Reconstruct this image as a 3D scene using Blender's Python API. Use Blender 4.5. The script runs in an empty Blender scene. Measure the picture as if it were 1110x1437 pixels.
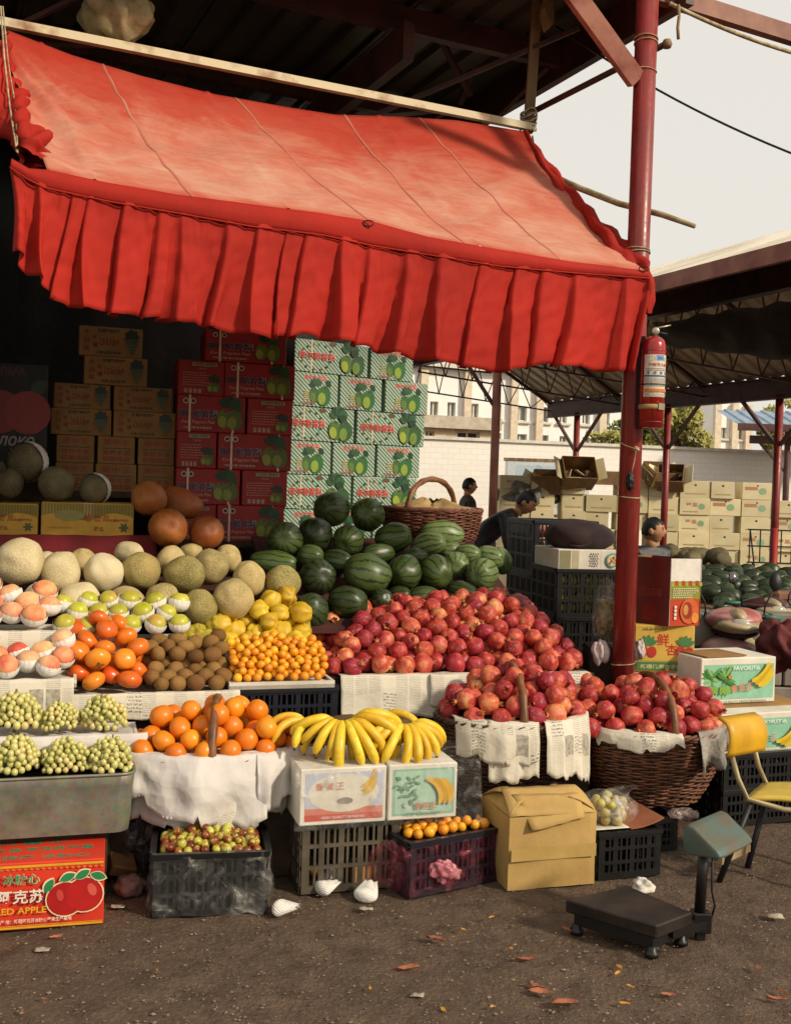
import bpy, bmesh, math, random
import numpy as np
from mathutils import Vector, Matrix, Euler, noise
random.seed(7); RNG = np.random.default_rng(7)
R = math.radians
sc = bpy.context.scene
COL = sc.collection

# ------------------------------------------------------------------ camera, world, sun, exposure
CAM_H, FPX, PITCH, ROLL = 1.55, 1500.0, R(1.47), R(1.8)
cam = bpy.data.cameras.new('camera')
cam.sensor_fit = 'HORIZONTAL'; cam.sensor_width = 36.0; cam.lens = 36.0 * FPX / 1110.0
cam.clip_start = 0.05; cam.clip_end = 600
camo = bpy.data.objects.new('camera', cam); COL.objects.link(camo)
CROT = (Euler((math.pi / 2 - PITCH, 0, 0)).to_matrix() @ Matrix.Rotation(ROLL, 3, 'Z'))
camo.matrix_world = Matrix.Translation((0, 0, CAM_H)) @ CROT.to_4x4()
sc.camera = camo
SUN_AZ, SUN_EL = R(58), R(31)            # azimuth measured from behind the camera towards its right
world = bpy.data.worlds.new('World'); sc.world = world; world.use_nodes = True
nt = world.node_tree; nt.nodes.clear()
sky = nt.nodes.new('ShaderNodeTexSky'); sky.sky_type = 'NISHITA'; sky.sun_disc = False
sky.sun_elevation = SUN_EL; sky.sun_rotation = math.pi - SUN_AZ
sky.air_density = 1.6; sky.dust_density = 4.0; sky.ozone_density = 1.0
mixw = nt.nodes.new('ShaderNodeMix'); mixw.data_type = 'RGBA'; mixw.inputs[0].default_value = 0.86
mixw.inputs[7].default_value = (9.2, 8.7, 7.85, 1)          # thin high cloud veil over the whole sky
bg = nt.nodes.new('ShaderNodeBackground'); bg.inputs[1].default_value = 0.1
wo = nt.nodes.new('ShaderNodeOutputWorld')
nt.links.new(sky.outputs[0], mixw.inputs[6]); nt.links.new(mixw.outputs[2], bg.inputs[0]); nt.links.new(bg.outputs[0], wo.inputs[0])
sun = bpy.data.lights.new('sun', 'SUN'); sun.energy = 3.6; sun.angle = R(4.5); sun.color = (1.0, 0.87, 0.69)
suno = bpy.data.objects.new('sun', sun); COL.objects.link(suno)
sdir = Vector((math.sin(SUN_AZ) * math.cos(SUN_EL), -math.cos(SUN_AZ) * math.cos(SUN_EL), math.sin(SUN_EL)))
suno.rotation_euler = sdir.to_track_quat('Z', 'Y').to_euler(); suno.location = sdir * 30
sc.view_settings.view_transform = 'Standard'; sc.view_settings.look = 'None'
sc.view_settings.exposure = 0.0; sc.view_settings.gamma = 1.0; sc.view_settings.use_curve_mapping = False
sc.render.engine = 'CYCLES'
sc.cycles.max_bounces = 6; sc.cycles.diffuse_bounces = 3; sc.cycles.glossy_bounces = 2
sc.cycles.transmission_bounces = 4; sc.cycles.transparent_max_bounces = 8
sc.cycles.caustics_reflective = False; sc.cycles.caustics_refractive = False
try: sc.cycles.use_denoising = True
except Exception: pass

# ------------------------------------------------------------------ survey: photograph pixels to places
def ray(px, py):
    d = CROT @ Vector(((px - 555) / FPX, -(py - 718.5) / FPX, -1)); return d
def W(px, py, D):
    d = ray(px, py); return Vector((0, 0, CAM_H)) + d * (D / d.y)
def G(px, py, z=0.0):
    d = ray(px, py); t = (z - CAM_H) / d.z; return Vector((0, 0, CAM_H)) + d * t
YAW = R(17)
E1 = Vector((math.cos(YAW), math.sin(YAW), 0)); E2 = Vector((-math.sin(YAW), math.cos(YAW), 0))
O0 = G(140, 1295)
def V(px, py, v):
    "pixel on the vertical plane that lies v metres behind the stall's front line"
    d = ray(px, py); c = Vector((0, 0, CAM_H))
    t = (v - (c - O0).dot(E2)) / d.dot(E2); return c + d * t
def uv(p): return ((p - O0).dot(E1), (p - O0).dot(E2))
def S(u, v, z=0.0):
    q = O0 + E1 * u + E2 * v; return Vector((q.x, q.y, z))

# ------------------------------------------------------------------ colour and materials
def lin(h):
    if isinstance(h, str):
        h = h.lstrip('#'); c = [int(h[i:i + 2], 16) / 255 for i in (0, 2, 4)]
        return tuple(x / 12.92 if x <= .04045 else ((x + .055) / 1.055) ** 2.4 for x in c)
    return tuple(h[:3])
MATS = {}
class NT:
    def __init__(s, name):
        s.m = bpy.data.materials.new(name); s.m.use_nodes = True; s.t = s.m.node_tree
        s.b = s.t.nodes['Principled BSDF']; MATS[name] = s.m
    def n(s, typ, **kw):
        o = s.t.nodes.new(typ)
        for k, v in kw.items(): setattr(o, k, v)
        return o
    def l(s, a, b): s.t.links.new(a, b)
    def val(s, x):
        return x
    def math(s, op, a, b=None, clamp=False):
        o = s.n('ShaderNodeMath', operation=op, use_clamp=clamp)
        for i, x in enumerate((a, b)):
            if x is None: continue
            if isinstance(x, (int, float)): o.inputs[i].default_value = x
            else: s.l(x, o.inputs[i])
        return o.outputs[0]
    def mix(s, f, a, b, mode='MIX'):
        o = s.n('ShaderNodeMix', data_type='RGBA', blend_type=mode)
        for i, x in ((0, f), (6, a), (7, b)):
            if isinstance(x, (int, float)): o.inputs[i].default_value = x
            elif isinstance(x, tuple): o.inputs[i].default_value = (*x[:3], 1)
            else: s.l(x, o.inputs[i])
        return o.outputs[2]
    def coord(s, kind='Object', scale=None):
        c = s.n('ShaderNodeTexCoord').outputs[kind]
        if scale is not None:
            m = s.n('ShaderNodeMapping'); m.inputs[3].default_value = scale if not isinstance(scale, (int, float)) else (scale,) * 3
            s.l(c, m.inputs[0]); c = m.outputs[0]
        return c
    def rnd(s): return s.n('ShaderNodeObjectInfo').outputs['Random']
    def noise(s, vec, scale, detail=3, rough=.55, dist=0):
        o = s.n('ShaderNodeTexNoise'); o.inputs['Scale'].default_value = scale; o.inputs['Detail'].default_value = detail
        o.inputs['Roughness'].default_value = rough; o.inputs['Distortion'].default_value = dist
        if vec is not None: s.l(vec, o.inputs['Vector'])
        return o.outputs[0]
    def ramp(s, f, stops):
        o = s.n('ShaderNodeValToRGB'); e = o.color_ramp.elements
        while len(e) < len(stops): e.new(0.5)
        for i, (p, c) in enumerate(stops):
            e[i].position = p; c = c if isinstance(c, tuple) else (c,) * 3; e[i].color = (*c[:3], 1)
        s.l(f, o.inputs[0]); return o.outputs[0]
    def bump(s, h, strength=.3, dist=.01):
        o = s.n('ShaderNodeBump'); o.inputs['Strength'].default_value = strength; o.inputs['Distance'].default_value = dist
        s.l(h, o.inputs['Height']); s.l(o.outputs[0], s.b.inputs['Normal'])
    def set(s, col=None, rough=None, metal=None, spec=None):
        if col is not None:
            if isinstance(col, tuple): s.b.inputs['Base Color'].default_value = (*col[:3], 1)
            else: s.l(col, s.b.inputs['Base Color'])
        if rough is not None:
            if isinstance(rough, (int, float)): s.b.inputs['Roughness'].default_value = rough
            else: s.l(rough, s.b.inputs['Roughness'])
        if metal is not None: s.b.inputs['Metallic'].default_value = metal
        if spec is not None: s.b.inputs['Specular IOR Level'].default_value = spec
        return s.m
def mat(name, c1, c2=None, scale=6, rough=.6, bump=.15, bscale=60, bdist=.004, metal=0, rand=.12, spec=.4, contrast=(.35, .65), detail=4, kind='Object', stretch=None):
    if name in MATS: return MATS[name]
    s = NT(name); c1 = lin(c1); c2 = lin(c2) if c2 else tuple(x * .72 for x in c1)
    v = s.coord(kind, stretch)
    f = s.ramp(s.noise(v, scale, detail), [(contrast[0], 0.0), (contrast[1], 1.0)])
    col = s.mix(f, c1, c2)
    if rand:
        h = s.n('ShaderNodeHueSaturation'); s.l(col, h.inputs['Color'])
        s.l(s.math('ADD', s.math('MULTIPLY', s.rnd(), 2 * rand), 1 - rand), h.inputs['Value']); col = h.outputs[0]
    s.set(col, rough, metal, spec)
    if bump: s.bump(s.noise(v, bscale, 4), bump, bdist)
    return s.m

# ------------------------------------------------------------------ mesh building
class MB:
    def __init__(s): s.v = []; s.f = []; s.m = []; s.uv = None
    def add(s, vs, fs, mi=0):
        o = len(s.v); s.v += [tuple(x) for x in vs]; s.f += [tuple(i + o for i in f) for f in fs]; s.m += [mi] * len(fs); return s
    def box(s, c, d, rz=0, M=None, mi=0, taper=(1, 1)):
        hx, hy, hz = d[0] / 2, d[1] / 2, d[2] / 2; vs = []
        for z in (-1, 1):
            tx, ty = taper if z > 0 else (1, 1)
            for x, y in ((-1, -1), (1, -1), (1, 1), (-1, 1)): vs.append(Vector((x * hx * tx, y * hy * ty, z * hz)))
        T = Matrix.Translation(Vector(c)) @ (M if M is not None else Matrix.Rotation(rz, 4, 'Z'))
        return s.add([T @ x for x in vs], [(0, 3, 2, 1), (4, 5, 6, 7), (0, 1, 5, 4), (1, 2, 6, 5), (2, 3, 7, 6), (3, 0, 4, 7)], mi)
    def bar(s, a, b, w, h=None, mi=0, up=(0, 0, 1)):
        a, b = Vector(a), Vector(b); h = h or w; d = b - a; L = d.length
        if L < 1e-6: return s
        d.normalize(); upv = Vector(up)
        if abs(d.dot(upv)) > .98: upv = Vector((1, 0, 0))
        x = d.cross(upv).normalized(); y = x.cross(d).normalized()
        M = Matrix((x, d, y)).transposed().to_4x4()
        return s.box((a + b) / 2, (w, L, h), M=M, mi=mi)
    def tube(s, pts, rad, n=8, mi=0, cap=True, closed=False):
        pts = [Vector(p) for p in pts]; k = len(pts)
        if isinstance(rad, (int, float)): rad = [rad] * k
        vs = []; prev = None
        for i, p in enumerate(pts):
            if closed: t = (pts[(i + 1) % k] - pts[i - 1])
            else: t = pts[min(i + 1, k - 1)] - pts[max(i - 1, 0)]
            t = t.normalized() if t.length > 1e-9 else Vector((0, 0, 1))
            if prev is None:
                a = Vector((0, 0, 1)) if abs(t.z) < .9 else Vector((1, 0, 0)); x = t.cross(a).normalized()
            else:
                x = (prev - t * prev.dot(t)); x = x.normalized() if x.length > 1e-9 else t.orthogonal().normalized()
            prev = x; y = t.cross(x)
            for j in range(n):
                an = 2 * math.pi * j / n; vs.append(p + (x * math.cos(an) + y * math.sin(an)) * rad[i])
        fs = []
        for i in range(k if closed else k - 1):
            i2 = (i + 1) % k
            for j in range(n):
                j2 = (j + 1) % n; fs.append((i * n + j, i * n + j2, i2 * n + j2, i2 * n + j))
        if cap and not closed: fs += [tuple(range(n))[::-1], tuple(range((k - 1) * n, k * n))]
        return s.add(vs, fs, mi)
    def lathe(s, prof, n=24, c=(0, 0, 0), mi=0, M=None, capb=False, capt=False):
        c = Vector(c); vs = []
        for r, z in prof:
            for j in range(n):
                a = 2 * math.pi * j / n; p = Vector((r * math.cos(a), r * math.sin(a), z)); vs.append((M @ p if M else p) + c)
        fs = [(i * n + j, i * n + (j + 1) % n, (i + 1) * n + (j + 1) % n, (i + 1) * n + j) for i in range(len(prof) - 1) for j in range(n)]
        if capb: fs.append(tuple(range(n))[::-1])
        if capt: fs.append(tuple(range((len(prof) - 1) * n, len(prof) * n)))
        return s.add(vs, fs, mi)
    def grid(s, P, mi=0, flip=False):
        "P[i][j] rows of points"
        r, c = len(P), len(P[0]); vs = [p for row in P for p in row]
        fs = []
        for i in range(r - 1):
            for j in range(c - 1):
                q = (i * c + j, i * c + j + 1, (i + 1) * c + j + 1, (i + 1) * c + j); fs.append(q[::-1] if flip else q)
        return s.add(vs, fs, mi)
    def mesh(s, name, mats, smooth=False, bevel=0, uvs=None):
        me = bpy.data.meshes.new(name); me.from_pydata(s.v, [], s.f)
        mats = mats if isinstance(mats, (list, tuple)) else [mats]
        for m in mats: me.materials.append(m)
        if len(mats) > 1: me.polygons.foreach_set('material_index', s.m)
        if bevel:
            bm = bmesh.new(); bm.from_mesh(me)
            bmesh.ops.bevel(bm, geom=list(bm.edges), offset=bevel, segments=1, affect='EDGES', profile=.5, clamp_overlap=True)
            bm.to_mesh(me); bm.free()
        if smooth: me.polygons.foreach_set('use_smooth', [True] * len(me.polygons))
        me.update(); return me
def solid(P, t):
    "a thin real sheet (both faces and rims) from a grid of points"
    P = [[Vector(p) for p in r] for r in P]; r, c = len(P), len(P[0]); N = []
    for i in range(r):
        for j in range(c):
            a = P[min(i + 1, r - 1)][j] - P[max(i - 1, 0)][j]; b = P[i][min(j + 1, c - 1)] - P[i][max(j - 1, 0)]
            n = a.cross(b); N.append(n.normalized() if n.length > 1e-12 else Vector((0, 0, 1)))
    Q = [[P[i][j] + N[i * c + j] * t for j in range(c)] for i in range(r)]
    mb = MB(); mb.grid(P); mb.grid(Q, flip=True); n = r * c; rim = []
    for j in range(c - 1): rim += [(j, n + j, n + j + 1, j + 1), ((r - 1) * c + j, (r - 1) * c + j + 1, n + (r - 1) * c + j + 1, n + (r - 1) * c + j)]
    for i in range(r - 1): rim += [(i * c, (i + 1) * c, n + (i + 1) * c, n + i * c), (i * c + c - 1, n + i * c + c - 1, n + (i + 1) * c + c - 1, (i + 1) * c + c - 1)]
    mb.f += rim; mb.m += [0] * len(rim); return mb

def sheet_mesh(name, P, m, su, sv, t=.0008, u0=0., v0=0.):
    mb = solid(P, t); me = mb.mesh(name, m, True); r, c = len(P), len(P[0]); n = r * c; ul = me.uv_layers.new(name='UVMap')
    idx = np.empty(len(me.loops), int); me.loops.foreach_get('vertex_index', idx); k = idx % n
    q = np.stack([u0 + (k % c) / (c - 1) * su, v0 - (k // c) / (r - 1) * sv], 1); ul.data.foreach_set('uv', q.astype(np.float32).ravel()); return me

# ------------------------------------------------------------------ objects
def tag(o, label, cat, group=None):
    o['label'] = label; o['category'] = cat
    if group: o['group'] = group
    return o
def link(name, data, parent=None, M=None):
    o = bpy.data.objects.new(name, data); COL.objects.link(o)
    if parent is not None: o.parent = parent
    if M is not None: o.matrix_local = M
    if name == 'print': o['kind'] = 'stuff'
    return o
def T(loc, rz=0, rx=0, ry=0, s=1):
    m = Matrix.Translation(Vector(loc)) @ Euler((rx, ry, rz)).to_matrix().to_4x4()
    if s != 1: m = m @ (Matrix.Scale(s, 4) if isinstance(s, (int, float)) else Matrix.Diagonal((*s, 1)))
    return m
def thing(name, label, cat, M=None, group=None, data=None):
    return tag(link(name, data, None, M), label, cat, group)
def part(name, mb, m, parent, smooth=False, bevel=0, kind=None, M=None):
    me = mb if isinstance(mb, bpy.types.Mesh) else mb.mesh(name, m, smooth, bevel)
    o = link(name, me, parent, M)
    if kind: o['kind'] = kind
    return o
def struct(name, mb, m, smooth=False):
    o = link(name, mb.mesh(name, m, smooth)); o['kind'] = 'structure'; return o
def dup(root, M, label=None, group=None, parent=None):
    r = root.copy(); COL.objects.link(r); r.parent = parent
    if parent is None: r.matrix_world = M
    if label: r['label'] = label
    if group: r['group'] = group
    for ch in list(root.children):
        c = ch.copy(); COL.objects.link(c); c.parent = r
        for g in list(ch.children):
            d = g.copy(); COL.objects.link(d); d.parent = c
    return r

# ------------------------------------------------------------------ flat print on cartons and labels
_TX = {}
def text2d(body, shear=0):
    key = (body, shear)
    if key in _TX: return _TX[key]
    cu = bpy.data.curves.new('lettering', 'FONT'); cu.body = body; cu.resolution_u = 2; cu.shear = shear; cu.offset = .018
    ob = bpy.data.objects.new('lettering', cu); COL.objects.link(ob)
    dg = bpy.context.evaluated_depsgraph_get(); me = bpy.data.meshes.new_from_object(ob.evaluated_get(dg))
    vs = np.array([v.co[:2] for v in me.vertices]) if len(me.vertices) else np.zeros((0, 2))
    fs = [tuple(p.vertices) for p in me.polygons]
    bpy.data.objects.remove(ob); bpy.data.curves.remove(cu); bpy.data.meshes.remove(me)
    if len(vs):
        mn, mx = vs.min(0), vs.max(0); vs = vs - mn; ext = mx - mn
    else: ext = np.array([1., 1.])
    _TX[key] = (vs, fs, ext); return _TX[key]
class Print:
    def __init__(s): s.v = []; s.f = []; s.c = []; s.k = 1
    def raw(s, pts, fs, col):
        o = len(s.v); y = -s.k * .00035; s.k += 1
        s.v += [(p[0], y, p[1]) for p in pts]; s.f += [tuple(i + o for i in f) for f in fs]; s.c += [lin(col)] * len(fs); return s
    def poly(s, pts, col): return s.raw(pts, [tuple(range(len(pts)))], col)
    def rect(s, x0, y0, x1, y1, col): return s.poly([(x0, y0), (x1, y0), (x1, y1), (x0, y1)], col)
    def ell(s, cx, cy, rx, ry, col, rot=0, n=22, wob=0):
        p = []
        for i in range(n):
            a = 2 * math.pi * i / n; k = 1 + wob * math.sin(3 * a + cx * 50); x, y = rx * k * math.cos(a), ry * k * math.sin(a)
            p.append((cx + x * math.cos(rot) - y * math.sin(rot), cy + x * math.sin(rot) + y * math.cos(rot)))
        return s.poly(p, col)
    def leaf(s, cx, cy, l, w, ang, col):
        p = []
        for i in range(9):
            t = i / 8; p.append((t * l, w * math.sin(math.pi * t) ** .8))
        for i in range(7, 0, -1):
            t = i / 8; p.append((t * l, -w * math.sin(math.pi * t) ** .8))
        c, d = math.cos(ang), math.sin(ang)
        return s.poly([(cx + x * c - y * d, cy + x * d + y * c) for x, y in p], col)
    def arc(s, cx, cy, r, w, a0, a1, col, n=12):
        "a crescent, as of a printed banana"
        o = []; i_ = []
        for k in range(n + 1):
            t = k / n; a = a0 + (a1 - a0) * t; q = w * math.sin(math.pi * (.06 + .88 * t)) ** .6; o.append((cx + (r + q) * math.cos(a), cy + (r + q) * math.sin(a))); i_.append((cx + (r - q) * math.cos(a), cy + (r - q) * math.sin(a)))
        return s.raw(o + i_, [(k, k + 1, n + 2 + k, n + 1 + k) for k in range(n)], col)
    def text(s, body, x, y, h, col, w=None, align='C', shear=0):
        "lettering h high (and w wide when given), x is the centre or left edge, y the bottom"
        vs, fs, ext = text2d(body, shear)
        if not len(fs): return s
        ky = h / ext[1]; kx = (w / ext[0]) if w else ky
        x0 = x - ext[0] * kx / 2 if align == 'C' else x
        return s.raw([(x0 + a * kx, y + b * ky) for a, b in vs], fs, col)
    def lines(s, x0, x1, y0, y1, n, col, fill=.45, ragged=.2, dash=0):
        "rows of small writing, too small to read"
        st = (y1 - y0) / n
        for i in range(n):
            y = y0 + i * st; e = x1 - random.random() * ragged * (x1 - x0); x = x0
            pts = []; fs = []
            while x < e:
                w = st * random.uniform(.45, 1.1) if dash else (e - x)
                o = len(pts); pts += [(x, y), (min(x + w, e), y), (min(x + w, e), y + st * fill), (x, y + st * fill)]; fs.append((o, o + 1, o + 2, o + 3)); x += w + st * .35
            s.raw(pts, fs, col)
        return s
    def mesh(s, name='print'):
        me = bpy.data.meshes.new(name); me.from_pydata(s.v, [], s.f); me.materials.append(MATS['print_ink'])
        at = me.attributes.new('Col', 'FLOAT_COLOR', 'FACE')
        at.data.foreach_set('color', [x for c in s.c for x in (*c, 1.0)]); me.update(); return me
def _ink():
    s = NT('print_ink'); a = s.n('ShaderNodeAttribute', attribute_name='Col')
    f = s.ramp(s.noise(s.coord('Object'), 22, 4, .7), [(.3, .78), (.7, 1.0)])
    s.set(s.mix(1.0, a.outputs['Color'], f, 'MULTIPLY'), .45, spec=.35)
_ink()

# ------------------------------------------------------------------ heaps: fruit dropped one by one, each rolls until it rests
def heap(r, inside, floor, top, tries=600, seed=1, rvar=.08, sq=.95, bounds=None, roll=14, maxn=400, pre=None):
    g = np.random.default_rng(seed); C = np.zeros((0, 4)) if pre is None else np.array(pre); n0 = len(C); x0, x1, y0, y1 = bounds; miss = 0
    def zat(x, y, rr):
        z = floor(x, y) + rr
        if len(C):
            d2 = (C[:, 0] - x) ** 2 + (C[:, 1] - y) ** 2; R2 = ((C[:, 3] + rr) * sq) ** 2; k = d2 < R2
            if k.any(): z = max(z, float((C[k, 2] + np.sqrt(R2[k] - d2[k])).max()))
        return z
    for _ in range(tries):
        rr = r * (1 + rvar * g.uniform(-1, 1)); x, y = g.uniform(x0, x1), g.uniform(y0, y1)
        if not inside(x, y): continue
        z = zat(x, y, rr); st = rr * .6
        for it in range(roll):
            best = None
            a0 = g.uniform(0, 6.28)
            for k in range(7):
                a = a0 + k * .8976; xn, yn = x + st * math.cos(a), y + st * math.sin(a)
                if not inside(xn, yn): continue
                zn = zat(xn, yn, rr)
                if zn < z - 1e-4 and (best is None or zn < best[2]): best = (xn, yn, zn)
            if best is None: st *= .5
            else: x, y, z = best
            if st < rr * .03: break
        if z + rr * .5 > top(x, y): miss += 1; continue
        C = np.vstack([C, [x, y, z, rr]])
        if len(C) - n0 >= maxn: break
    return C[n0:]
# ================================================================== SETTING
def interp(pts, n):
    "resample a polyline of (x,y) evenly by x-parameter with smoothing"
    xs = np.array([p[0] for p in pts], float); ys = np.array([p[1] for p in pts], float)
    t = np.concatenate([[0], np.cumsum(np.hypot(np.diff(xs), np.diff(ys)))]); t /= t[-1]
    q = np.linspace(0, 1, n); return list(zip(np.interp(q, t, xs), np.interp(q, t, ys)))
def hitplane(px, py, n, c):
    d = ray(px, py); o = Vector((0, 0, CAM_H)); return o + d * ((c - o.dot(n)) / d.dot(n))
def fnoise(x, y=0, z=0): return noise.noise(Vector((x, y, z)))

# ---- ground
def m_ground():
    s = NT('packed_dirt'); v = s.coord('Object')
    a = s.noise(v, 1.3, 5, .6); b = s.noise(v, 9, 5, .65); c = s.noise(v, 60, 4, .7)
    col = s.mix(s.ramp(a, [(.3, 0.), (.7, 1.)]), lin('#554639'), lin('#665445'))
    col = s.mix(s.ramp(b, [(.42, 0.), (.66, 1.)]), col, lin('#4b3c30'))
    col = s.mix(s.math('MULTIPLY', s.ramp(c, [(.54, 0.), (.72, 1.)]), .45), col, lin('#94795c'))
    vo = s.n('ShaderNodeTexVoronoi'); vo.inputs['Scale'].default_value = 75; s.l(v, vo.inputs['Vector'])
    col = s.mix(s.math('MULTIPLY', s.ramp(vo.outputs['Distance'], [(.1, 1.), (.32, 0.)]), .4), col, lin('#3d342c'))
    s.set(col, s.ramp(b, [(.3, .62), (.7, .9)]), spec=.3)
    h = s.math('ADD', s.math('MULTIPLY', b, 1.0), s.math('MULTIPLY', c, .55))
    s.bump(h, .9, .025); return s.m
def build_ground():
    xs = np.concatenate([[-300, -120, -50, -20, -9, -5, -3.2], np.arange(-2.6, 3.2, .03), [3.8, 5, 8, 14, 25, 60, 150, 300]])
    ys = np.concatenate([[-60, -20, -6, -1, 1, 2], np.arange(2.6, 5.2, .03), [5.6, 6.2, 7, 8, 10, 13, 18, 25, 40, 80, 160, 400]])
    P = []
    for y in ys:
        row = []
        for x in xs:
            z = 0.0
            if -3 < x < 3.4 and 2.4 < y < 5.3:
                z = .010 * fnoise(x * 1.7, y * 1.7) + .009 * fnoise(x * 6, y * 6, 3) + .008 * fnoise(x * 15, y * 15, 9) - .006
            row.append((x, y, z))
        P.append(row)
    mb = MB(); mb.grid(P); struct('ground', mb, m_ground(), smooth=True)
    mb = MB(); g = random.Random(3)
    for i in range(1500):
        px, py = g.uniform(-20, 1130), g.uniform(1200, 1440); p = G(px, py); r = g.uniform(.0015, .006) * (1.5 if g.random() < .08 else 1)
        vs = [(p.x + r * x * g.uniform(.7, 1.3), p.y + r * y * g.uniform(.7, 1.3), r * z * .5 + .001) for x, y, z in ((1, 0, 0), (-1, 0, 0), (0, 1, 0), (0, -1, 0), (0, 0, 1), (0, 0, -1))]
        mb.add(vs, [(0, 2, 4), (2, 1, 4), (1, 3, 4), (3, 0, 4), (2, 0, 5), (1, 2, 5), (3, 1, 5), (0, 3, 5)])
    o = link('ground_grit', mb.mesh('ground_grit', mat('grit', '#93816c', '#5a4c40', scale=3, rand=0)))
    tag(o, 'loose grit and crumbs scattered over the dirt', 'grit'); o['kind'] = 'stuff'
build_ground()

# ---- steel paint, corrugated iron
M_RED = None
def m_redsteel():
    s = NT('red_oxide_paint'); v = s.coord('Object')
    a = s.noise(v, 3, 5, .6); b = s.noise(v, 26, 5, .7)
    col = s.mix(s.ramp(a, [(.35, 0.), (.7, 1.)]), lin('#8c2a26'), lin('#6d2420'))
    col = s.mix(s.ramp(b, [(.6, 0.), (.72, 1.)]), col, lin('#5b3a2c'))
    col = s.mix(s.math('MULTIPLY', s.ramp(s.noise(s.coord('Object', (30, 30, 2)), 3, 3), [(.55, 0.), (.75, 1.)]), .35), col, lin('#b4685a'))
    s.set(col, s.ramp(b, [(.4, .32), (.7, .6)]), spec=.5); s.bump(b, .15, .003); return s.m
M_RED = m_redsteel()
M_BROWNSTEEL = mat('brown_steel', '#5d3630', '#3f2824', scale=5, rough=.55, rand=0)
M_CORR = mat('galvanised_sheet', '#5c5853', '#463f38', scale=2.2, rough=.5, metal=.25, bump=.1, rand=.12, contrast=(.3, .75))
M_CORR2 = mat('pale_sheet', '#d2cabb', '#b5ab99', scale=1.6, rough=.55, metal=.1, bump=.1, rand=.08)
M_WOOD = mat('old_wood', '#9c8560', '#5f4a33', scale=9, rough=.75, bump=.4, bscale=50, stretch=(1, 1, .15), rand=.1)
M_DKWOOD = mat('dark_wood', '#4a3826', '#2c2118', scale=7, rough=.8, bump=.3, rand=.1)
M_BLACK = mat('black_rubber', '#17161a', '#101012', rough=.5, bump=.05, rand=0)
M_BARPAINT = mat('cream_paint_rusted', '#cdbf9c', '#8a5a33', scale=7, rough=.55, rand=0, contrast=(.52, .72), bump=.2)
M_ROPE = mat('pale_rope', '#c4b491', '#8a7a5c', scale=30, rough=.9, rand=0)
AY = R(25); A1 = Vector((math.cos(AY), math.sin(AY), 0)); A2 = Vector((-math.sin(AY), math.cos(AY), 0))

def corr_sheet(name, parent, m, P0, du, dv, w, L, pitch=.19, amp=.035):
    "one corrugated sheet: ribs run along dv"
    n = int(w / pitch) ; P = []
    prof = [(0, 0), (.55, 0), (.66, 1), (.89, 1), (1, 0)]; row = []
    for k in range(n):
        for x, h in prof[(0 if k == 0 else 1):]: row.append(((k + x) * w / n, h * amp))
    up = du.cross(dv).normalized()
    if up.z < 0: up = -up
    for j in range(2): P.append([P0 + du * x + dv * (j * L) + up * h for x, h in row])
    return part(name, solid(P, .0015), m, parent)
def build_roof():
    base = W(890, 24, 5.6); zr = base.z
    c = base - A2 * .40 ; c.z = 0
    root = thing('market_roof', 'dark corrugated iron market roof on steel rafters above the red awning', 'roof', T(c))
    inv = -c
    k = 0; u = 0.0
    while u < 6.4:
        p0 = c - A1 * (u + .96) + Vector((0, 0, zr + .12 - .006 * (k % 2)))
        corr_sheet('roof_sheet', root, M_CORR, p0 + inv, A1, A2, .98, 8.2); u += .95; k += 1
    mb = MB(); mb.bar(c + inv + Vector((0, 0, zr)) + A1 * .03 + Vector((0, 0, .06)), c + inv + A2 * 8.2 + Vector((0, 0, zr + .06)) + A1 * .03, .05, .28); part('edge_beam', mb, M_BROWNSTEEL, root)
    for v in (.12, 1.1, 2.3, 4.15, 5.35, 6.55):
        mb = MB(); a = inv + c + A2 * v + Vector((0, 0, zr + .04)); mb.bar(a, a - A1 * 6.5, .06, .13); part('purlin', mb, M_BROWNSTEEL, root)
    for u in (1.05, 3.3, 5.6):
        mb = MB(); a = inv + c - A1 * u + Vector((0, 0, zr - .15)); mb.bar(a + A2 * .9, a + A2 * 8.1, .06, .2); part('rafter', mb, M_BROWNSTEEL, root)
    for u in (.2, 2.2, 4.4):                                   # slanting truss rods under the sheet
        mb = MB(); a = inv + c - A1 * u + Vector((0, 0, zr - .02))
        for q in range(5):
            mb.bar(a + A2 * (.6 + 1.4 * q), a + A2 * (1.3 + 1.4 * q) - A1 * .9 - Vector((0, 0, .42)), .022)
            mb.bar(a + A2 * (1.3 + 1.4 * q) - A1 * .9 - Vector((0, 0, .42)), a + A2 * (2.0 + 1.4 * q), .022)
        part('truss_rod', mb, M_BROWNSTEEL, root)
    mb = MB(); mb.bar(W(645, 145, 6.9) - c, W(676, 62, 6.6) - c, .035); part('strut', mb, M_BROWNSTEEL, root)
    mb = MB(); mb.bar(W(700, 160, 6.7) - c, W(768, 92, 6.2) - c, .03); part('strut', mb, M_BROWNSTEEL, root)
    mb = MB(); mb.bar(W(660, 132, 6.5) - c, W(600, 20, 6.0) - c, .03); part('strut', mb, M_BROWNSTEEL, root)
    return c, zr
RC, RZ = build_roof()

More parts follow.
